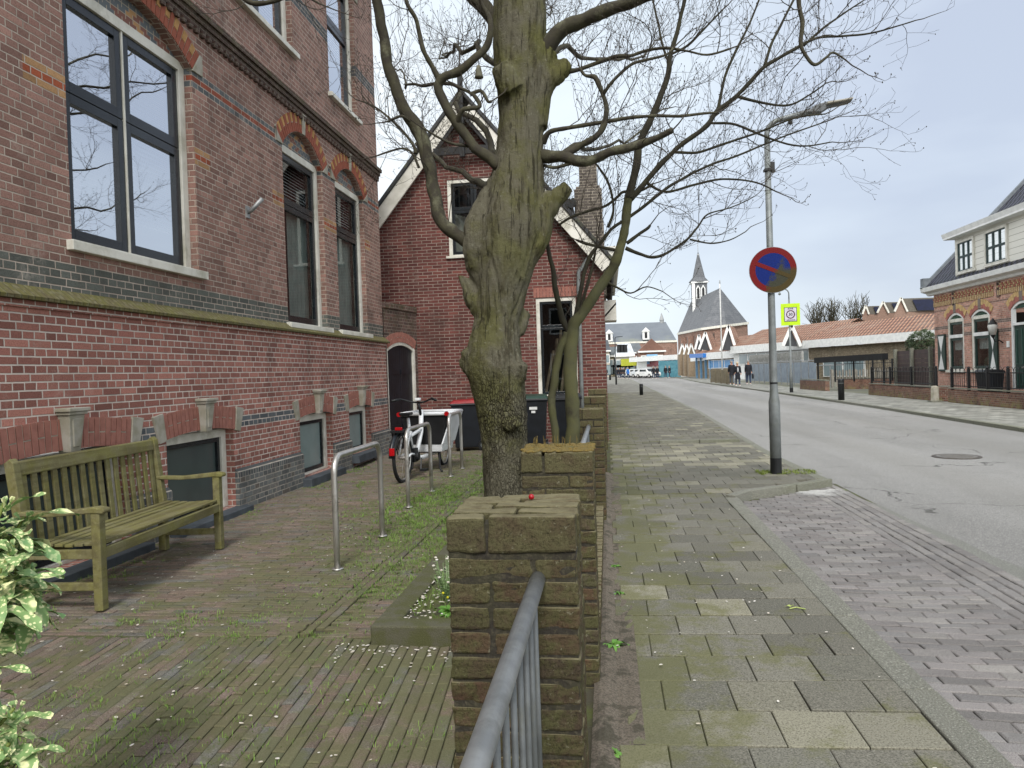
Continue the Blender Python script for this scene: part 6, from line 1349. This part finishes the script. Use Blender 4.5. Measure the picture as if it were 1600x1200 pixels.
# ============================================================ PEOPLE
m_skin=mat('skin','#b98a72',None,5,.6); m_jk=mat('dark_jacket','#191c24','#12141a',5,.85); m_jn=mat('blue_jeans','#38455c','#2c374b',6,.85); m_shoe=mat('pale_shoe','#c9c8c4',None,5,.6); m_hair=mat('grey_hair','#8d8780',None,20,.8); m_lt=mat('light_top','#c9c9cb',None,5,.8)
def skin(name,vs,es,rs,m,par):
    me=bpy.data.meshes.new(name); me.from_pydata(vs,es,[]); me.materials.append(m); o=bpy.data.objects.new(name,me); COL.objects.link(o); o.parent=par
    import bmesh
    bm=bmesh.new(); bm.from_mesh(me); ly=bm.verts.layers.skin.verify(); bm.verts.ensure_lookup_table()
    for v,r in zip(bm.verts,rs): v[ly].radius=(r,r)
    bm.verts[0][ly].use_root=True; bm.to_mesh(me); bm.free()
    md=o.modifiers.new('skin','SKIN'); md.use_smooth_shade=True; s=o.modifiers.new('sub','SUBSURF'); s.levels=1; s.render_levels=1; return o
def person(loc,rz,label,stride=.22,jk=None,jn=None,hair=None,h=1.75,top=None,lng=0,arm=.15,group=None,bag=False):
    t=thing('person',label,'person',loc,rz,group); k=h/1.75; V=lambda *a:tuple(x*k for x in a)
    s=stride
    vs=[V(0,0,.95),V(0,0,1.15),V(0,0,1.38),V(0,0,1.50),V(0,-.01,1.60),V(0,-.01,1.68),
        V(.16,0,1.42),V(.2,.05,1.15),V(.2,-arm,.92),V(.2,-arm-.03,.83),V(-.16,0,1.42),V(-.2,-.03,1.15),V(-.2,arm,.93),V(-.2,arm+.02,.84),
        V(.09,0,.88),V(.1,-s*.5,.5),V(.1,-s,.09),V(.1,-s-.14,.04),V(-.09,0,.88),V(-.1,s*.4,.5),V(-.1,s,.12),V(-.1,s-.12,.05)]
    es=[(0,1),(1,2),(2,3),(3,4),(4,5),(2,6),(6,7),(7,8),(8,9),(2,10),(10,11),(11,12),(12,13),(0,14),(14,15),(15,16),(16,17),(0,18),(18,19),(19,20),(20,21)]
    rs=[.12,.12,.13,.05,.085,.07,.055,.045,.035,.035,.055,.045,.035,.035,.085,.06,.042,.04,.085,.06,.042,.04]
    skin('body',vs,es,[r*k for r in rs],m_skin,t)
    z0=.62 if lng else .84
    skin('jacket',[V(0,0,z0+.08),V(0,0,1.15),V(0,0,1.4),V(0,0,1.47),V(.17,0,1.42),V(.215,.05,1.15),V(.21,-arm,.94),V(-.17,0,1.42),V(-.215,-.03,1.15),V(-.21,arm,.95),V(0,0,z0)],[(0,1),(1,2),(2,3),(2,4),(4,5),(5,6),(2,7),(7,8),(8,9),(0,10)],[x*k for x in (.175,.165,.17,.07,.085,.07,.055,.085,.07,.055,.17)],jk or m_jk,t)
    skin('trousers',[V(0,0,.9),V(.09,0,.84),V(.1,-s*.5,.5),V(.1,-s,.12),V(-.09,0,.84),V(-.1,s*.4,.5),V(-.1,s,.14)],[(0,1),(1,2),(2,3),(0,4),(4,5),(5,6)],[x*k for x in (.12,.1,.075,.06,.1,.075,.06)],jn or m_jn,t)
    q=MB(); q.ball(V(0,.015,1.69),.108*k,12,8,(.92,1,.9)); q.build('hair',hair or m_hair,t,True)
    q=MB(); q.ball(V(0,-.105,1.635),.018*k,6,4); q.ball(V(.035,-.092,1.655),.012*k,6,4); q.ball(V(-.035,-.092,1.655),.012*k,6,4); q.build('face',m_skin,t,True)
    for e in (V(.1,-s-.06,.05),V(-.1,s-.05,.06)): q=MB(); q.ball(e,.075*k,10,6,(.75,1.9,.75)); q.build('shoe',m_shoe,t,True)
    if top: q=MB(); q.ball(V(0,-.135,1.2),.1*k,10,8,(.5,.45,1.9)); q.build('light_top',top,t,True)
    if bag: q=MB(); q.box(.24*k,.34*k,-.2,.12,.45*k,.8*k); q.build('bag',m_jk,t,bevel=.03)
    return t
G1='people walking on the right pavement'
person(tuple(gnd(1144,602)),rad(-6),'bald person in dark jacket and grey jeans walking, left of the trio',.2,jn=mat('grey_jeans','#5b6068'),h=1.80,group=G1)
person(tuple(gnd(1153,604)),rad(4),'person with open dark coat over white top, middle of the trio',.12,hair=mat('fair_hair','#b5a488'),h=1.68,top=m_lt,lng=1,group=G1)
person(tuple(gnd(1170,601.5)),rad(-4),'person in black jacket with bag walking beside the couple',.16,h=1.78,bag=True,group=G1)
crowd=[(1021,583.5,'person in black by the pale blue sign'),(1027,583.5,'person with legs apart beside the white board'),(1040,583.3,'person walking behind the white board sign'),(1046,584.5,'person in dark clothes carrying bags near the shop'),(981,584.5,'cyclist like figure in blue at the road edge'),(975,582.5,'person in dark coat left of the blue figure'),(968,581,'person standing at the street corner in black'),(947,581,'person half hidden by the house edge, far away'),(971,581,'small far person beside the street corner'),(964,580.6,'tiny far person beside the thin lamp post')]
src=None
for i,(px,py,lb) in enumerate(crowd):
    pp=atY(px,580,100+2.2*i); pp.z=0
    o=person(tuple(pp),rad(R.uniform(-60,60)),'distant '+lb,.15,jk=m_blue if i==4 else None,h=1.75,group='people at the far street end')
# ============================================================ CARS
def car(loc,rz,label,col='#d9dcdc'):
    t=thing('parked_car',label,'car',loc,rz,'cars at the far street end'); cm_=mat('car_paint',col,None,4,.25,0,0,60,None,.6); x=.86
    prof=[(-2.1,.28),(-2.15,.62),(-2.0,.86),(-1.1,.98),(-.55,1.42),(.9,1.46),(1.7,1.02),(2.1,.9),(2.15,.3)]
    q=MB(); q.prism([(-x,a,b) for a,b in prof],(2*x,0,0)); q.build('body',cm_,t,bevel=.06)
    q=MB(); q.hexa([(-x*.88,-1.1,.99),(x*.88,-1.1,.99),(x*.8,-.62,1.38),(-x*.8,-.62,1.38),(-x*.88,-1.14,1.02),(x*.88,-1.14,1.02),(x*.8,-.66,1.41),(-x*.8,-.66,1.41)]); q.box(-x-.01,x+.01,-.6,.9,1.0,1.32); q.build('windscreen',m_glassd,t)
    for a in (-1.35,1.35):
        for s in (-1,1): q=MB(); q.disc((s*(x-.06),a,.31),.31,(1,0,0),.2,18); wq=q.build('wheel',m_rub,t); q=MB(); q.disc((s*(x-.06),a,.31),.18,(1,0,0),.22,12); q.build('rim',m_steel,wq)
    for s in (-1,1): q=MB(); q.ball((s*.62,-2.1,.68),.13,8,6,(1.2,.4,.7)); q.build('headlight',m_white2,t)
    q=MB(); q.box(-.5,.5,-2.17,-2.12,.38,.6); q.build('grille',m_black,t)
    return t
m_glassd=mat('car_glass','#1d2427','#2a3236',3,.1,0,0,60,None,.7)
car(tuple(gnd(956,588)),rad(4),'small white car driving towards us at the far left kerb')
for k,(px,py,lb,c) in enumerate(((1004,584.5,'nearest silver car in the far parked row','#c3c8ca'),(996,583.6,'white car in the middle of the far parked row','#dfe0de'),(990,582.8,'pale car behind the middle one in the far row','#cfd2cc'),(985,582.2,'last dark car of the far parked row','#3a4247'),(1012,583.6,'white car right of the silver one, near the shop','#dadbd8'))): pp=atY(px,583,117+6*(1012-px)*.12); pp.z=0; car(tuple(pp),rad(38),lb,c)
# ============================================================ AUCUBA SHRUB (near left)
g=G('aucuba_leaf'); v=g.pos(); vo=g.n('ShaderNodeTexVoronoi'); vo.inputs['Scale'].default_value=85; g.L(v,vo.inputs['Vector'])
k=g.M('ADD',g.M('MULTIPLY',vo.outputs['Distance'],.55),g.M('MULTIPLY',g.noise(26,4,v,.7),.9)); c=g.mix(g.ss(k,.61,.70),'#d2d4a0','#78945c'); c=g.mix(g.ss(g.noise(11,3,v),.55,.65),c,'#dcdca6'); c=g.mix(g.ss(g.noise(9,3,v),.36,.44,.7,0),c,'#5d8254'); g.bump(g.noise(60,2,v),.001)
g.b.inputs['Transmission Weight'].default_value=0; m_auc=g.out(c,.5,0,.35); m_aus=mat('aucuba_stem','#6d7a35','#5b6a2c',9,.6)
def leaf(q,p,d,up,L,W,droop=.5,fold=.25,nseg=8):
    d=d.normalized(); s=d.cross(up).normalized(); u=s.cross(d); b=len(q.v); cur=Vector(p); dd=d.copy(); rows=[]
    for i in range(nseg+1):
        t=i/nseg; w=W*math.sin(math.pi*min(1,t*.93+.03))**.75*(1-.25*t); 
        if i%2: w*=.90
        uu=s.cross(dd); wav=math.sin(t*9+L*50)*.006
        rows.append([cur-s*w+uu*(w*fold+wav),cur-s*w*.5+uu*(w*fold*.45),cur,cur+s*w*.5+uu*(w*fold*.45),cur+s*w+uu*(w*fold-wav)])
        cur=cur+dd*(L/nseg); dd=(dd+Vector((0,0,-droop/nseg))).normalized()
    for r in rows: q.v+= [tuple(x) for x in r]
    for i in range(nseg):
        for j in range(4): q.face([b+i*5+j,b+i*5+j+1,b+(i+1)*5+j+1,b+(i+1)*5+j])
au=thing('spotted_laurel','spotted laurel shrub with cream speckled green leaves at the left edge','shrub',(0,0,0))
nodes=[(38,822,2.05),(8,800,2.0),(22,868,1.92),(42,905,1.98),(2,905,1.85),(-18,960,1.9),(30,900,2.05),(-30,860,1.95),(-20,930,1.9),(22,1125,1.75),(-8,1150,1.72),(-30,1085,1.8),(-40,800,2.),(-60,1000,1.85),(-30,1050,1.8),(15,1180,1.7)]
stem=MB(); root=Vector((-2.05,1.72,.0))
for px,py,Y in nodes:
    p=atY(px,py,Y); mid=root.lerp(p,.55)+Vector((R.uniform(-.08,-.02),R.uniform(-.05,.05),.02)); stem.tube([root,mid,p+Vector((0,0,.03))],[.011,.008,.005],6)
    q=MB(); a0=R.uniform(0,6)
    for k in range(11):
        a=a0+k*2.4; tilt=.75-.2*k if k<3 else R.uniform(-.5,.15); d=Vector((math.cos(a),math.sin(a),tilt)); leaf(q,p+Vector((0,0,-.012*k)),d,Vector((0,0,1)),R.uniform(.08,.16),R.uniform(.020,.036),R.uniform(.5,1.3))
    for k in range(4): a=R.uniform(0,6); leaf(q,p,Vector((math.cos(a)*.5,math.sin(a)*.5,1)),Vector((1,0,0)),.05,.010,.1)
    q.build('leaf_cluster',m_auc,au,True)
stem.build('stem',m_aus,au,True)
# ============================================================ WEEDS, GRASS, PETALS
m_grass=mat('grass_blade','#5f7c30','#7a9646',9,.7); m_weed=mat('weed_leaf','#4f7a2c','#6a9444',12,.6); m_pet=mat('white_petal','#d9d6cf','#b9ad98',30,.8); m_yel=mat('yellow_petal','#c9c024',None,9,.7)
q=MB()
def tuft(q,x,y,z,n,h,w=.0016,sp=.02):
    for _ in range(n):
        a=R.uniform(0,6.28); r=R.uniform(0,sp); bx,by=x+r*math.cos(a),y+r*math.sin(a); l=h*R.uniform(.5,1.2); e=R.uniform(.3,1.)*l; dx,dy=math.cos(a)*e,math.sin(a)*e; sx,sy=-math.sin(a)*w,math.cos(a)*w
        q.v+=[(bx-sx,by-sy,z),(bx+sx,by+sy,z),(bx+dx*.45+sx*.8,by+dy*.45+sy*.8,z+l*.65),(bx+dx*.45-sx*.8,by+dy*.45-sy*.8,z+l*.65),(bx+dx,by+dy,z+l*.8)]; b=len(q.v)-5; q.face([b,b+1,b+2,b+3]); q.face([b+3,b+2,b+4])
cnt=0
while cnt<9000:
    x=R.uniform(-4.1,-.42); y=R.uniform(1.6,13) if R.random()<.75 else R.uniform(1.6,5)
    if x>-1.34 and 3.75<y<9.45: continue
    dn=noise.noise(Vector((x*1.1,y*.9,3)))+.55*noise.noise(Vector((x*4,y*4,1)))
    band=math.exp(-((x+1.75+.25*math.sin(y))/.55)**2)
    if R.random()<max(.0,dn*1.2-.18)+band*(.55 if 4.6<y<11 else .15)+.015:
        tuft(q,x,y,-.012,R.randint(3,7),R.uniform(.014,.034)*(1.5 if band>.5 and y>5 else 1),.0016 if y<7 else .0026,.03); cnt+=1
stuff(q.build('grass',m_grass),'short green grass growing between the courtyard pavers','grass')
q=MB()
for i in range(900):
    x=R.uniform(-1.15,-.45);y=R.uniform(4.0,9.2); tuft(q,x,y,.07,6,R.uniform(.03,.09),.002,.03)
stuff(q.build('bed_grass',m_grass),'grass covering the planting bed soil','grass')
# petals and litter
q=MB()
def petal(q,x,y,z,s):
    a=R.uniform(0,6.28); t=R.uniform(-.4,.4); c,si=math.cos(a),math.sin(a)
    pts=[(1,0),(.4,.6),(-.6,.5),(-1,-.1),(-.3,-.6),(.6,-.5)]; q.poly([(x+(u*c-v_*si)*s,y+(u*si+v_*c)*s,z+s*.3*t*u+s*.12*R.random()) for u,v_ in pts])
for i in range(900):
    m=R.random()
    if m<.42: x,y,z=-1.2+R.expovariate(6),R.uniform(3.95,6.5),.095; x=min(x,-.45)
    elif m<.54: x,y,z=R.uniform(-1.5,-.45),3.8-R.expovariate(9),.004
    elif m<.9: x,y,z=R.uniform(-3.9,-.45),R.uniform(1.9,7),.006
    else: x,y,z=R.uniform(.0,1.2),R.uniform(1.8,9),.010
    if -1.33<x<-.41 and 3.78<y<9.4 and z<.05: continue
    petal(q,x,y,z,R.uniform(.006,.013) if m<.54 else R.uniform(.004,.012))
stuff(q.build('petal_litter',m_pet),'fallen white petals and shell bits scattered on the ground','litter')
# sandy strip of grit at the wall foot
g=G('sandy_grit'); P=g.pos(); c=g.mix(g.ss(g.noise(90,4,P,.8),.4,.6),'#564e43','#7b7264'); c=g.mix(g.ss(g.noise(11,4,P),.5,.62,0,.7),c,'#3c3a2a'); g.bump(g.noise(120,5,P,.8),.012); m_grit=g.out(c,.95)
q=MB()
ny=150
for j in range(ny):
    for i in range(8):
        def pt(i_,j_): x=-.105+i_*.026; y=1.0+j_*.062; e=.075+.05*noise.noise(Vector((y*2.2,0,0)))-.02; h=.022*max(0,1-((x+.06)/max(.03,e))**2)-.002+.006*noise.noise(Vector((x*30,y*30,0))); return (x,y,h)
        q.poly([pt(i,j),pt(i+1,j),pt(i+1,j+1),pt(i,j+1)])
stuff(q.build('sand_drift',m_grit),'sandy grit drifted along the foot of the low walls','sand')
def weed(x,y,z,n,L,label,cat='weed',flower=0,gr=None,up=.8):
    t=thing('weed_plant',label,cat,(x,y,z),0,gr); q=MB()
    for k in range(n):
        a=k*2.4+R.uniform(-.3,.3); leaf(q,Vector((0,0,0)),Vector((math.cos(a),math.sin(a),R.uniform(.3,1.)*up)),Vector((0,0,1)),L*R.uniform(.6,1.1),L*.14,1.3,.3,6)
    q.build('leaves',m_weed,t,True)
    if flower:
        q=MB()
        for k in range(flower): a=R.uniform(0,6);r=R.uniform(0,L*.6); q.ball((r*math.cos(a),r*math.sin(a),L*R.uniform(.3,.8)),.008,6,4)
        q.build('flower',m_yel,t,True)
    return t
WG='weeds along the wall foot'
weed(-.02,3.85,0,16,.10,'larger leafy weed at the wall foot behind second pillar',gr=WG)
weed(.0,5.4,0,10,.07,'small green weed halfway along the low kerb wall',gr=WG)
weed(-.03,2.75,0,14,.05,'tiny grass like weed between the two nearest pillars',gr=WG)
weed(.03,4.75,0,8,.05,'small pale weed in the sand strip',gr=WG)
weed(-.93,4.10,.08,18,.13,'leafy yellow flowering plant at the front corner of planting bed','flower',4)
for k,(x,y) in enumerate(((-1.0,4.28),(-.93,4.62),(-1.02,5.05))):
    t=thing('flowering_plant',['nearest','middle','rearmost'][k]+' feathery grey green plant with white blossoms in the bed','plant',(x,y,.08),0,'plants in the bed'); q=MB(); f=MB()
    for i in range(46):
        a=R.uniform(0,6.28); h=R.uniform(.10,.26); e=Vector((math.cos(a)*h*R.uniform(.1,.6),math.sin(a)*h*.5,h)); q.tube([(0,0,0),e*.5+Vector((0,0,.02)),e],.0016,3)
        for _ in range(9): p=e*R.uniform(.3,1); d=Vector((R.gauss(0,1),R.gauss(0,1),R.uniform(0,1))).normalized()*.03; w_=d.orthogonal().normalized()*.0022; q.poly([p-w_,p+w_,p+d])
        if R.random()<.35: f.ball(tuple(e),.010,6,4,(1,1,.6))
    q.build('stems',mat('feathery_leaf','#67814e','#8a9a78',12,.7),t); f.build('blossoms',m_pet,t)
# weed tufts by the lamp post foot
t=thing('weed_plant','low green weeds around the foot of the lamp post','weed',(2.3,10.05,0)); q=MB()
for i in range(220): tuft(q,R.uniform(-.35,.42),R.uniform(-.12,.3),.0,5,R.uniform(.015,.035),.003,.03)
q.build('blades',mat('yellow_green_moss','#66752c','#7b8a3a',12,.8),t)
# twig and fallen leaf on the pavement
q=MB(); q.tube([(0,0,0),(.04,.01,.006),(.09,-.005,.0)],.004,5); leaf(q,Vector((-.02,.03,.004)),Vector((1,.4,0)),Vector((0,0,1)),.06,.008,0,.1,5); tag(q.build('fallen_leaf',mat('pale_leaf','#a7b06a','#7c9a48',9,.7),None,loc=(1.02,4.45,.008)),'pale green fallen leaf and twig on the grey tiles','leaf')
# lime stain: thin powder film lying over the kerb tip and the bay corner
g=G('lime_powder'); P=g.pos(); x,y,z=g.xyz(P)[:3]; dx=g.M('SUBTRACT',x,2.35); dy=g.M('SUBTRACT',y,8.95); rr=g.M('SQRT',g.M('ADD',g.M('MULTIPLY',dx,dx),g.M('MULTIPLY',g.M('MULTIPLY',dy,dy),.6)))
al=g.M('MULTIPLY',g.ss(g.M('ADD',rr,g.M('MULTIPLY',g.noise(6,6,P,.7),.5)),.38,.66,.75,0),g.ss(g.noise(120,3,P),.35,.6,.35,1)); g.set(g.b.inputs['Alpha'],al); m_lime=g.out('#c9c9c4',.9)
q=MB()
for i in range(14):
    for j in range(16):
        f=lambda a,b:(1.75+a*.07,8.2+b*.075,-.040+wob(1.75+a*.07,8.2+b*.075)*.7)
        if all(f(i+a,j+b)[1]<8.42+(f(i+a,j+b)[0]-1.5)*.42+.2 for a in(0,1) for b in (0,1)): q.poly([f(i,j),f(i+1,j),f(i+1,j+1),f(i,j+1)])
if q.f: stuff(q.build('lime_stain',m_lime),'pale lime powder spilled at the kerb tip','stain')
